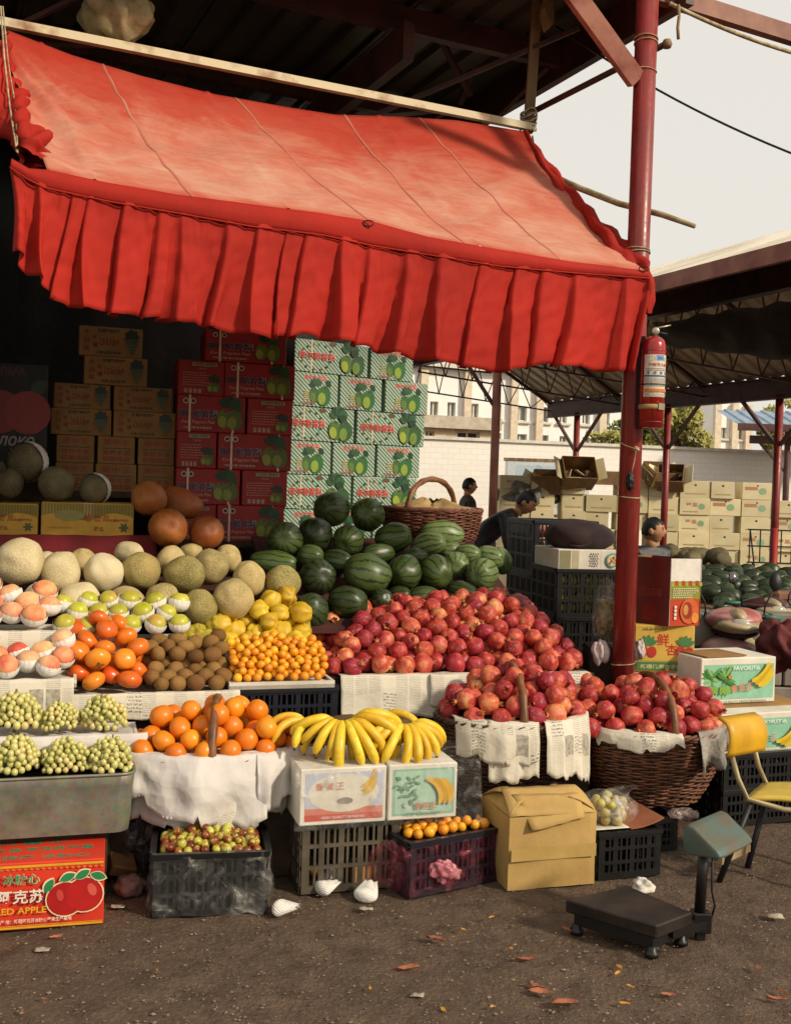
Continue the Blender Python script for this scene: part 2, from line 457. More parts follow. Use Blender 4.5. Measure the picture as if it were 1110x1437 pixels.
# dark back sheet added to blacken the interior, and left closing sheet
def hanging_sheet(name, label, cat, a, b, z0, z1, m, n=60, amp=.05, seed=0, k=9):
    a, b = Vector(a), Vector(b); L = (b - a).length; d = (b - a).normalized(); nrm = Vector((-d.y, d.x, 0)); P = []
    for i in range(9):
        z = z0 + (z1 - z0) * i / 8
        P.append([a + d * (L * j / n) + nrm * (amp * fnoise(j / n * k, i * .2, seed) + amp * .4 * fnoise(j / n * k * 4, i * .5, seed + 5)) + Vector((0, 0, z)) for j in range(n + 1)])
    return thing(name, label, cat, None, None, solid(P, .002).mesh(name, m, True))
M_DARKSHEET = mat('dark_sheeting', '#2a2622', '#191613', scale=3, rough=.55, rand=0, bump=.3, bscale=14, bdist=.02)
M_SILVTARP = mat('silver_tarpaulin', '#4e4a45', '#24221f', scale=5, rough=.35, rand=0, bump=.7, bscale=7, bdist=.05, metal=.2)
bl = W(-500, 600, 7.0); br = W(500, 600, 7.9)
hanging_sheet('back_dark_sheet', 'dark tarpaulin hung behind the stacked cartons at the back', 'tarpaulin', (bl.x, bl.y, 0), (br.x, br.y, 0), .02, RZ - .02, M_DARKSHEET, amp=.06, seed=1)
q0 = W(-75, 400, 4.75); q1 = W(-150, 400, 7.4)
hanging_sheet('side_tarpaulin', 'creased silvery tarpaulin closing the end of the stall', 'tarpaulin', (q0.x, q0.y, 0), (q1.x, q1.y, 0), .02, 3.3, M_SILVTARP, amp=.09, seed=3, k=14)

# ---- red column with braces and its wires
PX, PY = W(885, 640, 5.2).x, W(885, 640, 5.2).y
def build_column():
    root = thing('steel_column', 'round red painted steel column carrying the fire extinguisher', 'column', T((PX, PY, 0)))
    o = Vector((PX, PY, 0)); r = .053
    mb = MB(); mb.lathe([(r, 0), (r, 4.75)], 28, capb=True, capt=True); part('shaft', mb, M_RED, root, True)
    mb = MB(); mb.box((0, 0, .008), (.22, .22, .016)); part('base_plate', mb, M_RED, root)
    mb = MB(); mb.bar(W(893, 112, 5.18) - o, W(790, -30, 4.95) - o, .085, .05, up=(0, 1, 0)); part('brace', mb, mat('worn_red_brace', '#a9705c', '#7c3a30', scale=6, rough=.6, rand=0), root)
    mb = MB(); mb.tube([W(752, 154, 5.78) - o, W(936, 60, 5.26) - o], .016, 10); part('brace', mb, M_BROWNSTEEL, root, True)
    mb = MB(); mb.lathe([(.0, -.02), (.02, -.018), (.026, 0), (.018, .02), (0, .024)], 12, W(936, 61, 5.26) - o); part('pipe_cap', mb, M_WOOD, root, True)
    for py, dr in ((54, .005), (60, .004), (99, .003), (350, .004), (355, .006), (697, .003), (952 - 20, .003)):
        z = W(885, py, 5.2).z; mb = MB()
        mb.tube([(math.cos(a) * (r + dr * .6), math.sin(a) * (r + dr * .6), z + .006 * math.sin(a + py)) for a in np.linspace(0, 2 * math.pi, 25)[:-1]], .003, 5, closed=True); part('binding_wire', mb, M_ROPE, root, True)
    return root
build_column()
def cable(name, label, pts, r, m, cat='cable'):
    mb = MB(); mb.tube(pts, r, 6); return thing(name, label, cat, None, None, mb.mesh(name, m, True))
def sagline(a, b, sag, n=14): return [a.lerp(b, i / n) - Vector((0, 0, sag * 4 * (i / n) * (1 - i / n))) for i in range(n + 1)]
cable('power_cable', 'thin black cable sagging across the sky from the red column', sagline(W(780, 36, 5.9), W(1130, 222, 5.5), .05), .006, M_BLACK)
cable('support_rope', 'pale stay rope tied under the steel beam beside the column', sagline(W(940, 4, 5.2), W(1130, 78, 5.5), .02), .010, M_ROPE, 'rope')
mb = MB(); mb.bar(W(915, -12, 5.3), W(1140, 58, 5.65), .05, .085)
thing('tie_beam', 'rust red steel tie beam running off from the column top', 'beam', None, None, mb.mesh('tie_beam', mat('worn_red_beam', '#9a6a55', '#74402f', scale=5, rand=0)))
cable('dangling_rope', 'short frayed rope dangling from the steel tie beam', [W(952, 6, 5.2), W(953, 22, 5.2), W(951, 38, 5.2), W(952, 54, 5.2)], .008, M_WOOD, 'rope')

# ---- awning bar, wooden hanger, ropes, bamboo
BA, BB = W(-40, 22, 4.52), W(750, 179, 5.75)
mb = MB(); mb.bar(BA, BB, .035, .036); mb.bar(BA - Vector((0, 0, .0)) + A2 * .03, BB + A2 * .03, .035, .006)
thing('awning_bar', 'cream painted rusty steel bar along the awning top', 'steel bar', None, None, mb.mesh('awning_bar', M_BARPAINT))
root = thing('wooden_hanger', 'weathered wooden upright tied to the end of the awning bar', 'wooden post', T(W(741, 186, 5.76)))
o = W(741, 186, 5.76); mb = MB(); mb.bar(Vector((0, 0, 0)), W(757, -40, 5.76) - o, .055, .04, up=(0, 1, 0)); part('upright', mb, M_WOOD, root, bevel=.006)
for i in range(5):
    mb = MB(); z = -.03 + .022 * i; c = Vector((0, 0, .05 + z))
    mb.tube([c + Vector((math.cos(a) * .042, math.sin(a) * .036, .015 * math.sin(a * 2 + i))) for a in np.linspace(0, 6.283, 17)[:-1]], .006, 5, closed=True); part('lashing', mb, M_ROPE, root, True)
mb = MB(); mb.tube([W(747, 190, 5.7) - o, W(751, 215, 5.65) - o, W(757, 238, 5.6) - o, W(770, 262, 5.5) - o], .005, 5); part('loose_rope', mb, M_ROPE, root, True)
mb = MB(); mb.tube([W(772, 244, 5.65), W(812, 263, 5.52), W(868, 285, 5.38), W(930, 301, 5.22), W(975, 317, 5.12)], [.013, .017, .016, .015, .012], 10)
thing('wooden_pole', 'crooked peeled branch pole sticking out past the red column', 'pole', None, None, mb.mesh('wooden_pole', mat('peeled_branch', '#b5a67e', '#7d6c4a', scale=14, rough=.7, rand=0, bump=.5, bscale=25), True))
def lump(name, label, cat, c, rx, ry, rz, m, seed=0, amp=.3, k=2.2, folds=0, group=None):
    mb = MB(); n1, n2 = 40, 26; P = []
    for i in range(n2 + 1):
        th = math.pi * i / n2; row = []
        for j in range(n1):
            ph = 2 * math.pi * j / n1; d = Vector((math.sin(th) * math.cos(ph), math.sin(th) * math.sin(ph), math.cos(th)))
            q = 1 + amp * fnoise(d.x * k + seed, d.y * k, d.z * k * .6) + (folds * math.sin(ph * 9 + 3 * fnoise(d.x * 2, d.y * 2, d.z * 2 + seed)) * math.sin(th) if folds else 0)
            row.append((c[0] + d.x * rx * q, c[1] + d.y * ry * q, c[2] + d.z * rz * q))
        row.append(row[0]); P.append(row)
    mb.grid(P); return thing(name, label, cat, None, group, mb.mesh(name, m, True))
M_CANVAS = mat('canvas', '#a8966f', '#6f603f', scale=8, rough=.9, rand=0, bump=.5, bscale=18, bdist=.02)
b = W(163, 18, 4.85); lump('canvas_bundle', 'creased beige canvas bundle tied up over the awning bar', 'bundle', b, .15, .10, .13, M_CANVAS, 2, .22, 1.6, .13)
b = W(767, 18, 5.7); lump('hanging_rag', 'small tan rag hanging on the wooden upright', 'rag', b, .035, .03, .085, M_CANVAS, 5, .4, 2, .08)

# ---- the awning
def m_awning_top():
    s = NT('faded_red_canvas'); v = s.coord('Object'); uvn = s.n('ShaderNodeTexCoord').outputs['UV']; sp = s.n('ShaderNodeSeparateXYZ'); s.l(uvn, sp.inputs[0])
    a = s.noise(s.coord('UV', (2.6, 1.3, 1)), 2.4, 6, .62, .9); b = s.noise(s.coord('UV', (5, 9, 1)), 3.2, 5, .65, 1.2); w = s.noise(v, 220, 2)
    t = s.math('MULTIPLY', sp.outputs[1], -1.0)                      # 0 at the bar, 1 at the front edge: sun has bleached the middle most
    mid = s.ramp(t, [(.0, -.0), (.03, .02), (.30, .62), (.55, .85), (.93, .95), (1.0, .55)])
    f = s.math('ADD', s.math('MULTIPLY', mid, .68), s.math('SUBTRACT', s.math('ADD', s.math('MULTIPLY', a, .9), s.math('MULTIPLY', b, .45)), .62))
    col = s.ramp(f, [(.05, lin('#a53527')), (.38, lin('#ad4b39')), (.65, lin('#b87661')), (.95, lin('#c19a84'))])
    s.set(col, .85, spec=.15); s.bump(w, .15, .002); return s.m
def m_valance():
    s = NT('red_canvas'); v = s.coord('Object'); a = s.noise(v, 2.0, 4)
    col = s.mix(s.ramp(a, [(.35, 0.), (.7, 1.)]), lin('#a8281d'), lin('#8c2018')); s.set(col, .8, spec=.18)
    s.bump(s.noise(s.coord('Object', (1, 1, .3)), 18, 3), .3, .012); return s.m
def build_awning():
    root = thing('awning', 'faded red canvas awning with a pleated valance over the fruit stall', 'awning', T((0, 0, 0)))
    pa, pb = W(60, 262, 4.0), W(908, 385, 5.12); d = (pb - pa); nf = Vector((d.y, -d.x, 0)).normalized(); cf = pa.dot(nf)
    nb = Vector(((BB - BA).y, -(BB - BA).x, 0)).normalized(); cb = BA.dot(nb)
    n = 150; dd = d.normalized()
    top = [hitplane(x, y, nb, cb + .012) for x, y in interp([(2, 38), (100, 76), (200, 106), (300, 131), (400, 149), (470, 160), (560, 163), (640, 168), (738, 184)], n)]
    fold = [hitplane(x, y, nf, cf + .03) for x, y in interp([(66, 238), (150, 256), (250, 273), (350, 286), (450, 299), (520, 310), (600, 332), (700, 350), (800, 367), (906, 380)], n)]
    P = []; K = 44
    for i in range(K + 1):
        t = i / K; row = []
        for j in range(n):
            s = j / (n - 1); p = top[j].lerp(fold[j], t)
            sag = .07 * math.sin(math.pi * t) * (1 - .3 * math.sin(math.pi * s))
            e = math.sin(math.pi * t) ** .6
            wr = .030 * fnoise(s * 5 + t * 2.5, t * 3.2 - s * 2, 1) + .016 * fnoise(s * 13 + t * 7, t * 6 - s * 3, 4)
            dg = abs(((s * 3.1 + .25) % 1) - .5); seam = .006 if dg < .012 else 0
            fan = 0
            if s < .45:                                         # creases fanning out of the pulled left corner
                fan = .022 * math.sin(11 * math.atan2(t + .05, s * 2.2 + .04) * 2.4) * math.exp(-s * 6) 
            row.append(p + Vector((0, 0, -sag * .8 + e * (wr + fan) + seam)) + nf * (-.02 * e * fnoise(s * 4, t * 2, 8)))
        P.append(row)
    link('top_sheet', sheet_mesh('top_sheet', P, m_awning_top(), 1, 1, -.0015), root)
    ms = mat('red_seam', '#b5725e', '#a85a48', rand=0, rough=.85)
    for s0, s1 in ((.20, .245), (.455, .54), (.66, .70), (.80, .86)):
        k = [(i, s0 + (s1 - s0) * i / K) for i in range(K + 1)]; G2 = [[P[i][min(n - 1, int(q * (n - 1)))].lerp(P[i][min(n - 1, int(q * (n - 1)) + 1)], q * (n - 1) % 1) + dd * e + Vector((0, 0, .0016)) for e in (-.007, .007)] for i, q in k]
        part('seam_strip', solid(G2, -.001), ms, root, True)
    mv = m_valance()
    fo2 = [hitplane(x, y, nf, cf + .034) for x, y in interp([(16, 222), (40, 236), (66, 238), (150, 256), (250, 273), (350, 286), (450, 299), (520, 310), (600, 332), (700, 350), (800, 367), (907, 380)], 520)]
    seam = [hitplane(x, y, nf, cf + .036) for x, y in interp([(14, 236), (38, 252), (62, 264), (150, 283), (250, 300), (350, 318), (450, 330), (520, 345), (600, 358), (700, 374), (800, 383), (910, 391)], 520)]
    bot = [hitplane(x, y, nf, cf + .02) for x, y in interp([(22, 352), (50, 398), (95, 430), (140, 442), (230, 452), (300, 462), (370, 476), (440, 475), (520, 492), (600, 508), (690, 524), (760, 513), (830, 520), (885, 524)], 520)]
    part('edge_band', solid([[a.lerp(b, t) + nf * (.012 * math.sin(math.pi * t)) for a, b in zip(fo2, seam)] for t in np.linspace(0, 1, 6)], .002), mv, root, True)
    # pleats: broad lobes, each tucked sharply under its neighbour
    rg = random.Random(4); cuts = [0.0]
    while cuts[-1] < 1: cuts.append(cuts[-1] + rg.choice((.030, .044, .052, .058, .070)) * rg.uniform(.9, 1.12))
    amp = [rg.uniform(.7, 1.3) for _ in cuts]; P = []
    dd = d.normalized()
    for i in range(23):
        t = i / 22; row = []
        for j in range(520):
            s = j / 519; k = max(q for q in range(len(cuts)) if cuts[q] <= s + 1e-9); w0 = cuts[k]; w1 = cuts[k + 1] if k + 1 < len(cuts) else w0 + .05
            x = (s - w0) / (w1 - w0)
            e = .09; prof = (-.35 + 1.35 * math.sin(math.pi * .5 * x / e)) if x < e else (1 - 1.35 * ((x - e) / (1 - e)) ** (.8 + .5 * (k % 3))) + .22 * math.sin(2 * math.pi * (x + k * .3)) * ((k * 7) % 5) / 5
            a = (.008 + .046 * t ** .9) * amp[k]
            p = seam[j].lerp(bot[j], t * 1.04 - .04) + nf * (a * prof - .005 + .016 * t * fnoise(s * 30, t * 2, 2) + .007 * fnoise(s * 46 + t * 9, t * 5 - s * 20, 5) + .004 * fnoise(s * 110, t * 7, 7)) + dd * (.02 * t * math.sin(2 * math.pi * x + k) + .03 * t * t * math.sin(k * 2.4) + .010 * math.sin(t * 4 + k))
            p += Vector((0, 0, t * (.012 * math.sin(math.pi * x) + .006 * fnoise(s * 60, 0, 1) + (.003 * fnoise(s * 900, 0, 2) if t > .97 else 0))))
            row.append(p)
        P.append(row)
    part('valance', solid(P, .002), mv, root, True)
    mb = MB(); mb.tube([p + nf * .012 for p in seam], .0035, 5); part('seam_piping', mb, mv, root, True)
    # bunched sides
    def bunch(name, pts, rad, seed):
        mb = MB(); k = 46; c = []
        for i in range(k + 1):
            t = i / k * (len(pts) - 1); q = min(int(t), len(pts) - 2); c.append(pts[q].lerp(pts[q + 1], t - q))
        rr = [np.interp(i / k, np.linspace(0, 1, len(rad)), rad) for i in range(k + 1)]; rows = []
        for i in range(k + 1):
            tg = (c[min(i + 1, k)] - c[max(i - 1, 0)]).normalized(); x = tg.cross(Vector((0, 0, 1))).normalized(); y = x.cross(tg)
            row = []
            for j in range(29):
                a = 2 * math.pi * (j % 28) / 28
                q = rr[i] * (1 + .35 * math.sin(3 * a + i * .35 + seed) + .3 * fnoise(math.cos(a) * 2, math.sin(a) * 2, i * .35 + seed) + .22 * math.sin(i * 1.3 + a * 2 + seed))
                row.append(c[i] + (x * math.cos(a) + y * math.sin(a)) * q)
            rows.append(row)
        mb.grid(rows); part(name, mb, mv, root, True)
    bunch('bunched_side', [W(4, 60, 4.45), W(2, 110, 4.4), W(10, 150, 4.3), W(32, 180, 4.2), W(52, 205, 4.1), W(42, 226, 4.05)], [.03, .055, .065, .055, .05, .05], 1)
    bunch('bunched_side', [W(736, 188, 5.72), W(760, 226, 5.6), W(790, 268, 5.48), W(822, 305, 5.38), W(860, 345, 5.25), W(893, 372, 5.16), W(908, 400, 5.12), W(910, 440, 5.11)], [.02, .026, .03, .05, .055, .045, .04, .012], 4)
    for px, py in ((517, 313), (903, 377), (1, 34)):
        mb = MB(); c = hitplane(px, py, nf, cf + .05) if py > 100 else W(5, 45, 4.5)
        mb.tube([c + Vector((math.cos(a) * .022, -.004, math.sin(a) * .012)) for a in np.linspace(0, 6.283, 13)[:-1]], .003, 5, closed=True); part('eyelet_ring', mb, M_BLACK, root, True)
    mb = MB(); mb.tube([W(1, 8, 4.4), W(6, 80, 4.35), W(14, 150, 4.2), W(24, 213, 4.0)], .004, 5); part('tie_cord', mb, M_ROPE, root, True)
    mb = MB(); mb.tube([W(4, 8, 4.4), W(12, 90, 4.35), W(22, 150, 4.2), W(25, 214, 4.0)], .003, 5); part('tie_cord', mb, M_ROPE, root, True)
    # the front tube the canvas is wrapped over, carried by two arms from the bar
    mb = MB(); mb.tube([fold[2] - nf * .03 - Vector((0, 0, .03)), fold[-3] - nf * .03 - Vector((0, 0, .03))], .014, 8); part('front_tube', mb, M_BROWNSTEEL, root, True)
build_awning()

# ---- shed across the way
BY = R(24); B1 = Vector((math.cos(BY), math.sin(BY), 0)); B2 = Vector((-math.sin(BY), math.cos(BY), 0))
def SB(a, b, z): return B1 * a + B2 * b + Vector((0, 0, z))
def build_shed():
    root = thing('market_shed', 'open market shed with a pitched roof on slim red posts behind the stall', 'shed', T((0, 0, 0)))
    aL, aM, aR, zL, zM, zR, b0, b1 = 5.65, 7.65, 9.65, 3.30, 4.12, 3.02, 5.3, 15.4
    b = b0; k = 0
    while b < b1 - .1:
        L = min(1.33, b1 - b)
        corr_sheet('roof_sheet', root, M_CORR2, SB(aL, b, zL - .003 * (k % 2)), B2, SB(aM - aL, 0, zM - zL) / 1, L, 1.0, .22, .03)
        corr_sheet('roof_sheet', root, M_CORR2, SB(aR, b, zR - .003 * (k % 2)), B2, SB(aM - aR, 0, zM - zR) / 1, L, 1.0, .22, .03)
        b += 1.325; k += 1
    mb = MB(); mb.bar(SB(aL - .03, b0, zL + .0), SB(aL - .03, b1, zL + .0), .05, .13); part('fascia', mb, mat('shed_fascia', '#a5705f', '#7f4a3c', scale=4, rand=0), root)
    for a, z, h in ((6.45, 3.38, .25), (aR - .05, 2.88, .25), (7.65, 4.0, .1)):
        mb = MB(); mb.bar(SB(a, b0, z), SB(a, b1, z), .03, h); mb.bar(SB(a, b0, z + h / 2), SB(a, b1, z + h / 2), .12, .015); mb.bar(SB(a, b0, z - h / 2), SB(a, b1, z - h / 2), .12, .015); part('long_beam', mb, M_BROWNSTEEL, root)
    b = 5.7
    while b < b1 + .2:
        mb = MB(); bb = min(b, b1 - .05)
        mb.bar(SB(aL + .3, bb, zL - .0), SB(aM, bb, zM - .08), .04, .05); mb.bar(SB(aM, bb, zM - .08), SB(aR, bb, zR - .06), .04, .05)
        mb.bar(SB(aL + .6, bb, 3.12), SB(aR, bb, 2.86), .022); n = 8
        for q in range(n):
            x0 = aL + .6 + (aR - aL - .6) * q / n; x1 = aL + .6 + (aR - aL - .6) * (q + .5) / n; x2 = aL + .6 + (aR - aL - .6) * (q + 1) / n
            zt = lambda x: (zL + (zM - zL) * (x - aL) / (aM - aL) if x < aM else zR + (zM - zR) * (aR - x) / (aR - aM)) - .08
            zb = lambda x: 3.12 - .26 * (x - aL - .6) / (aR - aL - .6)
            mb.bar(SB(x0, bb, zb(x0)), SB(x1, bb, zt(x1)), .013); mb.bar(SB(x1, bb, zt(x1)), SB(x2, bb, zb(x2)), .013)
        part('truss', mb, M_BROWNSTEEL, root); b += 1.93
    for px in (808, 935, 1091):
        p = hitplane(px, 640, B1, aR - .05); mb = MB(); mb.tube([(p.x, p.y, 0), (p.x, p.y, 2.8)], .05, 12); part('post', mb, M_RED, root, True)
        for sg in (-1, 1):
            mb = MB(); mb.bar(Vector((p.x, p.y, 2.15)), Vector((p.x, p.y, 2.8)) + B2 * sg * .7, .04); part('brace', mb, M_BROWNSTEEL, root)
    p = W(694, 640, 11.6); mb = MB(); mb.tube([(p.x, p.y, 0), (p.x, p.y, 3.3)], .047, 12); part('post', mb, mat('faded_red_post', '#a56a58', '#84503f', scale=5, rand=0), root, True)
    mb = MB(); mb.bar(Vector((p.x, p.y, 2.4)), Vector((p.x - .55, p.y, 3.2)), .04); part('brace', mb, M_BROWNSTEEL, root)
    for zz, q in ((2.9, 1.0), (3.1, .7)):
        mb = MB(); mb.bar(Vector((p.x + .02, p.y + 1, zz)), Vector((p.x - 2.6, p.y + 1.2, zz + .2)), .02); part('tie_rod', mb, M_BROWNSTEEL, root)
    # dark shade net slung beneath
    P = []
    for i in range(14):
        t = i / 13; P.append([])
        for j in range(34):
            s = j / 33; a = W(915, 452 + 4 * math.sin(s * 9), 9.1).lerp(W(1140, 418, 7.9), s); c = W(935, 470, 11.3).lerp(W(1140, 500, 9.3), s)
            P[-1].append(a.lerp(c, t) - Vector((0, 0, .22 * math.sin(math.pi * t) * (.6 + .5 * s) + .05 * fnoise(s * 8, t * 4, 2))))
    part('shade_net', solid(P, .002), mat('shade_net', '#332a22', '#1f1a15', scale=6, rand=0, rough=.9, bump=.4, bscale=20), root, True)
build_shed()

# ---- small blue roofed shelter far right
def build_shelter():
    c = W(1098, 690, 21); root = thing('small_shelter', 'small shelter with a pale blue sheet roof by the white wall', 'shelter', T((c.x, c.y, 0)))
    z = W(1090, 600, 21).z
    corr_sheet('roof_sheet', root, mat('blue_sheet', '#8fa3b5', '#7b8fa1', rand=0, scale=3), Vector((-.95, -.2, z)), Vector((1, 0, 0)), Vector((0, 1.6, .42)), 3.6, 1.0, .25, .03)
    mb = MB(); mb.bar((-1.0, -.25, z - .02), (2.7, -.25, z - .02), .06, .14); part('fascia', mb, M_BROWNSTEEL, root)
    mb = MB(); mb.bar((-.65, .1, z - .24), (2.7, .1, z - .24), .06, .16); part('beam', mb, M_BROWNSTEEL, root)
    for x in (0.1, 2.2):
        mb = MB(); mb.tube([(x, .1, 0), (x, .1, z - .05)], .06, 10); part('post', mb, M_BROWNSTEEL, root, True)
        mb = MB(); mb.bar((x, .1, z - .9), (x - .6, .1, z - .25), .04); part('brace', mb, M_BROWNSTEEL, root)
build_shelter()

# ---- walls and buildings beyond
def facade(mb, w, h, openings, depth, mi=0):
    "front wall in the xz plane (front at y=0) with real openings and reveals"
    xs = sorted({0.0, w, *[o[0] for o in openings], *[o[2] for o in openings]}); zs = sorted({0.0, h, *[o[1] for o in openings], *[o[3] for o in openings]})
    for i in range(len(xs) - 1):
        for k in range(len(zs) - 1):
            cx, cz = (xs[i] + xs[i + 1]) / 2, (zs[k] + zs[k + 1]) / 2
            if any(o[0] < cx < o[2] and o[1] < cz < o[3] for o in openings): continue
            mb.add([(xs[i], 0, zs[k]), (xs[i + 1], 0, zs[k]), (xs[i + 1], 0, zs[k + 1]), (xs[i], 0, zs[k + 1])], [(0, 1, 2, 3)], mi)
    for x0, z0, x1, z1 in openings:
        a = [(x0, 0, z0), (x1, 0, z0), (x1, 0, z1), (x0, 0, z1)]; b = [(x, depth, z) for x, _, z in a]
        mb.add(a + b, [(0, 4, 5, 1), (1, 5, 6, 2), (2, 6, 7, 3), (3, 7, 4, 0)], mi)
    mb.add([(0, 0, 0), (w, 0, 0), (w, 6, 0), (0, 6, 0), (0, 0, h), (w, 0, h), (w, 6, h), (0, 6, h)], [(1, 2, 6, 5), (3, 0, 4, 7), (2, 3, 7, 6), (4, 5, 6, 7)], mi)
M_WHITEWALL = mat('white_render', '#f3f1ee', '#eae7e0', scale=1.2, rough=.9, rand=0, bump=.05)
M_GLASS = mat('window_glass', '#8d959a', '#737b80', scale=.8, rough=.12, bump=0, rand=.15, spec=.8)
M_TRIM = mat('window_trim', '#d9d3c6', '#c4bdae', rand=0, bump=0)
def building(name, label, px0, px1, pybase, pytop, D, wins, m, sill=True, extras=None, yaw=0):
    "wins: pixel rectangles (x0,y0,x1,y1) of the window openings"
    a = W(px0, 690, D); b = W(px1, 690, D); zt = W((px0 + px1) / 2, pytop, D).z; w = b.x - a.x
    root = thing(name, label, 'building', T((a.x, D, 0), yaw))
    ops = []
    for x0, y0, x1, y1 in wins:
        p, q = W(x0, y1, D), W(x1, y0, D); ops.append((max(.02, p.x - a.x), p.z, min(w - .02, q.x - a.x), q.z))
    mb = MB(); facade(mb, w, zt, ops, .22); part('wall', mb, m, root)
    for o in ops:
        cx = (o[0] + o[2]) / 2; mb = MB(); fw = .07
        mb.bar((o[0], .16, o[1]), (o[0], .16, o[3]), fw); mb.bar((o[2], .16, o[1]), (o[2], .16, o[3]), fw); mb.bar((o[0], .16, o[1]), (o[2], .16, o[1]), fw); mb.bar((o[0], .16, o[3]), (o[2], .16, o[3]), fw); mb.bar((cx, .16, o[1]), (cx, .16, o[3]), fw * .8)
        wd = part('window', mb, M_TRIM, root); mb = MB(); mb.box((cx, .2, (o[1] + o[3]) / 2), (o[2] - o[0], .02, o[3] - o[1])); part('pane', mb, M_GLASS, wd)
        if sill:
            mb = MB(); mb.box((cx, -.05, o[1] - .06), (o[2] - o[0] + .3, .14, .09)); part('sill', mb, M_TRIM, wd)
    return root, a, zt, w
wl = []
for r, (y0, y1) in enumerate(((563, 584), (604, 621))):
    for x in (606, 632, 667, 702, 735, 769, 806, 843, 875): wl.append((x, y0 + (x - 640) * .031, x + (20 if x in (735, 769) else 13), y1 + (x - 640) * .031))
rt, a, zt, w = building('apartment_building', 'long white apartment block with paired windows behind the brick wall', 540, 985, 640, 520, 42, wl, M_WHITEWALL, yaw=R(16))
for px in (592, 653, 720, 757, 852):
    p = W(px, 600, 45); mb = MB(); mb.box((p.x - a.x, -.12, zt / 2), (.3, .22, zt)); part('pilaster', mb, mat('tan_render', '#dccdb6', '#cbbaa0', rand=0), rt)
mb = MB(); mb.box((w / 2, -.1, zt + .1), (w + .4, .5, .2)); part('cornice', mb, M_TRIM, rt)
rt, a, zt, w = building('corner_building', 'tall pale building with small windows behind the autumn trees', 1002, 1056, 640, 566, 52, [(1012, 600, 1022, 615), (1038, 601, 1049, 616), (1012, 632, 1024, 648), (1040, 633, 1050, 648)], M_WHITEWALL, yaw=R(16))
for px in (1004, 1032, 1054):
    p = W(px, 600, 52); mb = MB(); mb.box((p.x - a.x, -.12, zt / 2), (.35, .22, zt)); part('pilaster', mb, MATS['tan_render'], rt)

M_BLOCK = None
def m_bricks(name, c1, c2, mortar, scale, w=.5, h=.25, mort=.02):
    s = NT(name); v = s.n('ShaderNodeTexCoord').outputs['Object']; mp = s.n('ShaderNodeMapping'); mp.inputs[2].default_value = (R(90), 0, 0); s.l(v, mp.inputs[0])
    b = s.n('ShaderNodeTexBrick'); b.inputs['Color1'].default_value = (*lin(c1), 1); b.inputs['Color2'].default_value = (*lin(c2), 1); b.inputs['Mortar'].default_value = (*lin(mortar), 1)
    b.inputs['Scale'].default_value = scale; b.inputs['Mortar Size'].default_value = mort; b.inputs['Brick Width'].default_value = w; b.inputs['Row Height'].default_value = h
    s.l(mp.outputs[0], b.inputs['Vector']); n = s.noise(v, .9, 4)
    s.set(s.mix(s.math('MULTIPLY', n, .15), b.outputs[0], lin(mortar), 'MULTIPLY'), .8, spec=.3); s.bump(b.outputs['Fac'], -.3, .01); return s.m
M_BLOCK = m_bricks('tan_brick', '#d3bd9a', '#c0a680', '#d9cdb8', 1.0, .5, .16)
M_TILEWALL = m_bricks('white_tile', '#f0ece4', '#ede8df', '#e2dcd1', 1.0, .24, .11, .006)
# brick block with two dark openings
rt, a, zt, w = building('brick_outbuilding', 'low tan brick outbuilding with two wide dark openings', 575, 702, 640, 592, 30, [(598, 605, 612, 628), (646, 605, 681, 632)], M_BLOCK, sill=False, yaw=R(18))
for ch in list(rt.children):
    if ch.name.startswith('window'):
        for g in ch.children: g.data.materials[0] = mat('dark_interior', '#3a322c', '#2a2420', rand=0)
mb = MB(); mb.box((w / 2, -.08, zt + .0), (w + .2, .3, .35)); part('concrete_band', mb, mat('pale_concrete', '#bfb5a2', '#a79c88', rand=0), rt)
# brick garden wall pieces
def wall(name, label, px0, px1, pytop, D, m, th=.3, yaw=R(18)):
    a, b = W(px0, 660, D), W(px1, 660, D); z = W((px0 + px1) / 2, pytop, D).z
    root = thing(name, label, 'wall', T((a.x, D, 0), yaw)); mb = MB(); mb.box(((b.x - a.x) / 2, th / 2, z / 2), (b.x - a.x, th, z)); part('wall_body', mb, m, root)
    mb = MB(); mb.box(((b.x - a.x) / 2, th / 2, z + .03), (b.x - a.x + .1, th + .1, .06)); part('coping', mb, M_TRIM, root); return root
wall('brick_wall', 'short tan brick wall standing above the white tiled wall', 734, 990, 628, 27, m_bricks('brown_brick', '#b39a76', '#9f855f', '#b8a88c', 1.0, .5, .16))
wall('tiled_wall', 'long white tiled wall behind the stacked cartons', 300, 1500, 622, 20, M_TILEWALL, yaw=R(14))
# billboard
p = W(767, 683, 19.5); q0, q1 = W(707, 722, 19.5), W(828, 648, 19.5)
root = thing('billboard', 'white and blue billboard standing before the tiled wall', 'billboard', T((q0.x, 19.5, 0)))
w_, h_ = q1.x - q0.x, q1.z - q0.z
mb = MB(); mb.box((w_ / 2, .04, q0.z + h_ / 2), (w_, .06, h_)); part('panel', mb, mat('billboard_white', '#d5dadd', '#c2ccd2', rand=0), root)
pr = Print(); g = random.Random(2)
pr.rect(.03, .03, w_ - .03, h_ - .03, '#dfe5e8'); pr.rect(w_ * .12, h_ * .15, w_ * .9, h_ * .9, '#c6dbe8')
for i in range(16): pr.ell(w_ * g.uniform(.2, .85), h_ * g.uniform(.25, .8), w_ * g.uniform(.04, .1), h_ * g.uniform(.04, .12), g.choice(['#6fb0d8', '#8cc3e2', '#dfeaf0', '#a9d0e6']), g.uniform(0, 3))
o = link('poster', pr.mesh('poster'), root, T((0, .005, q0.z)))
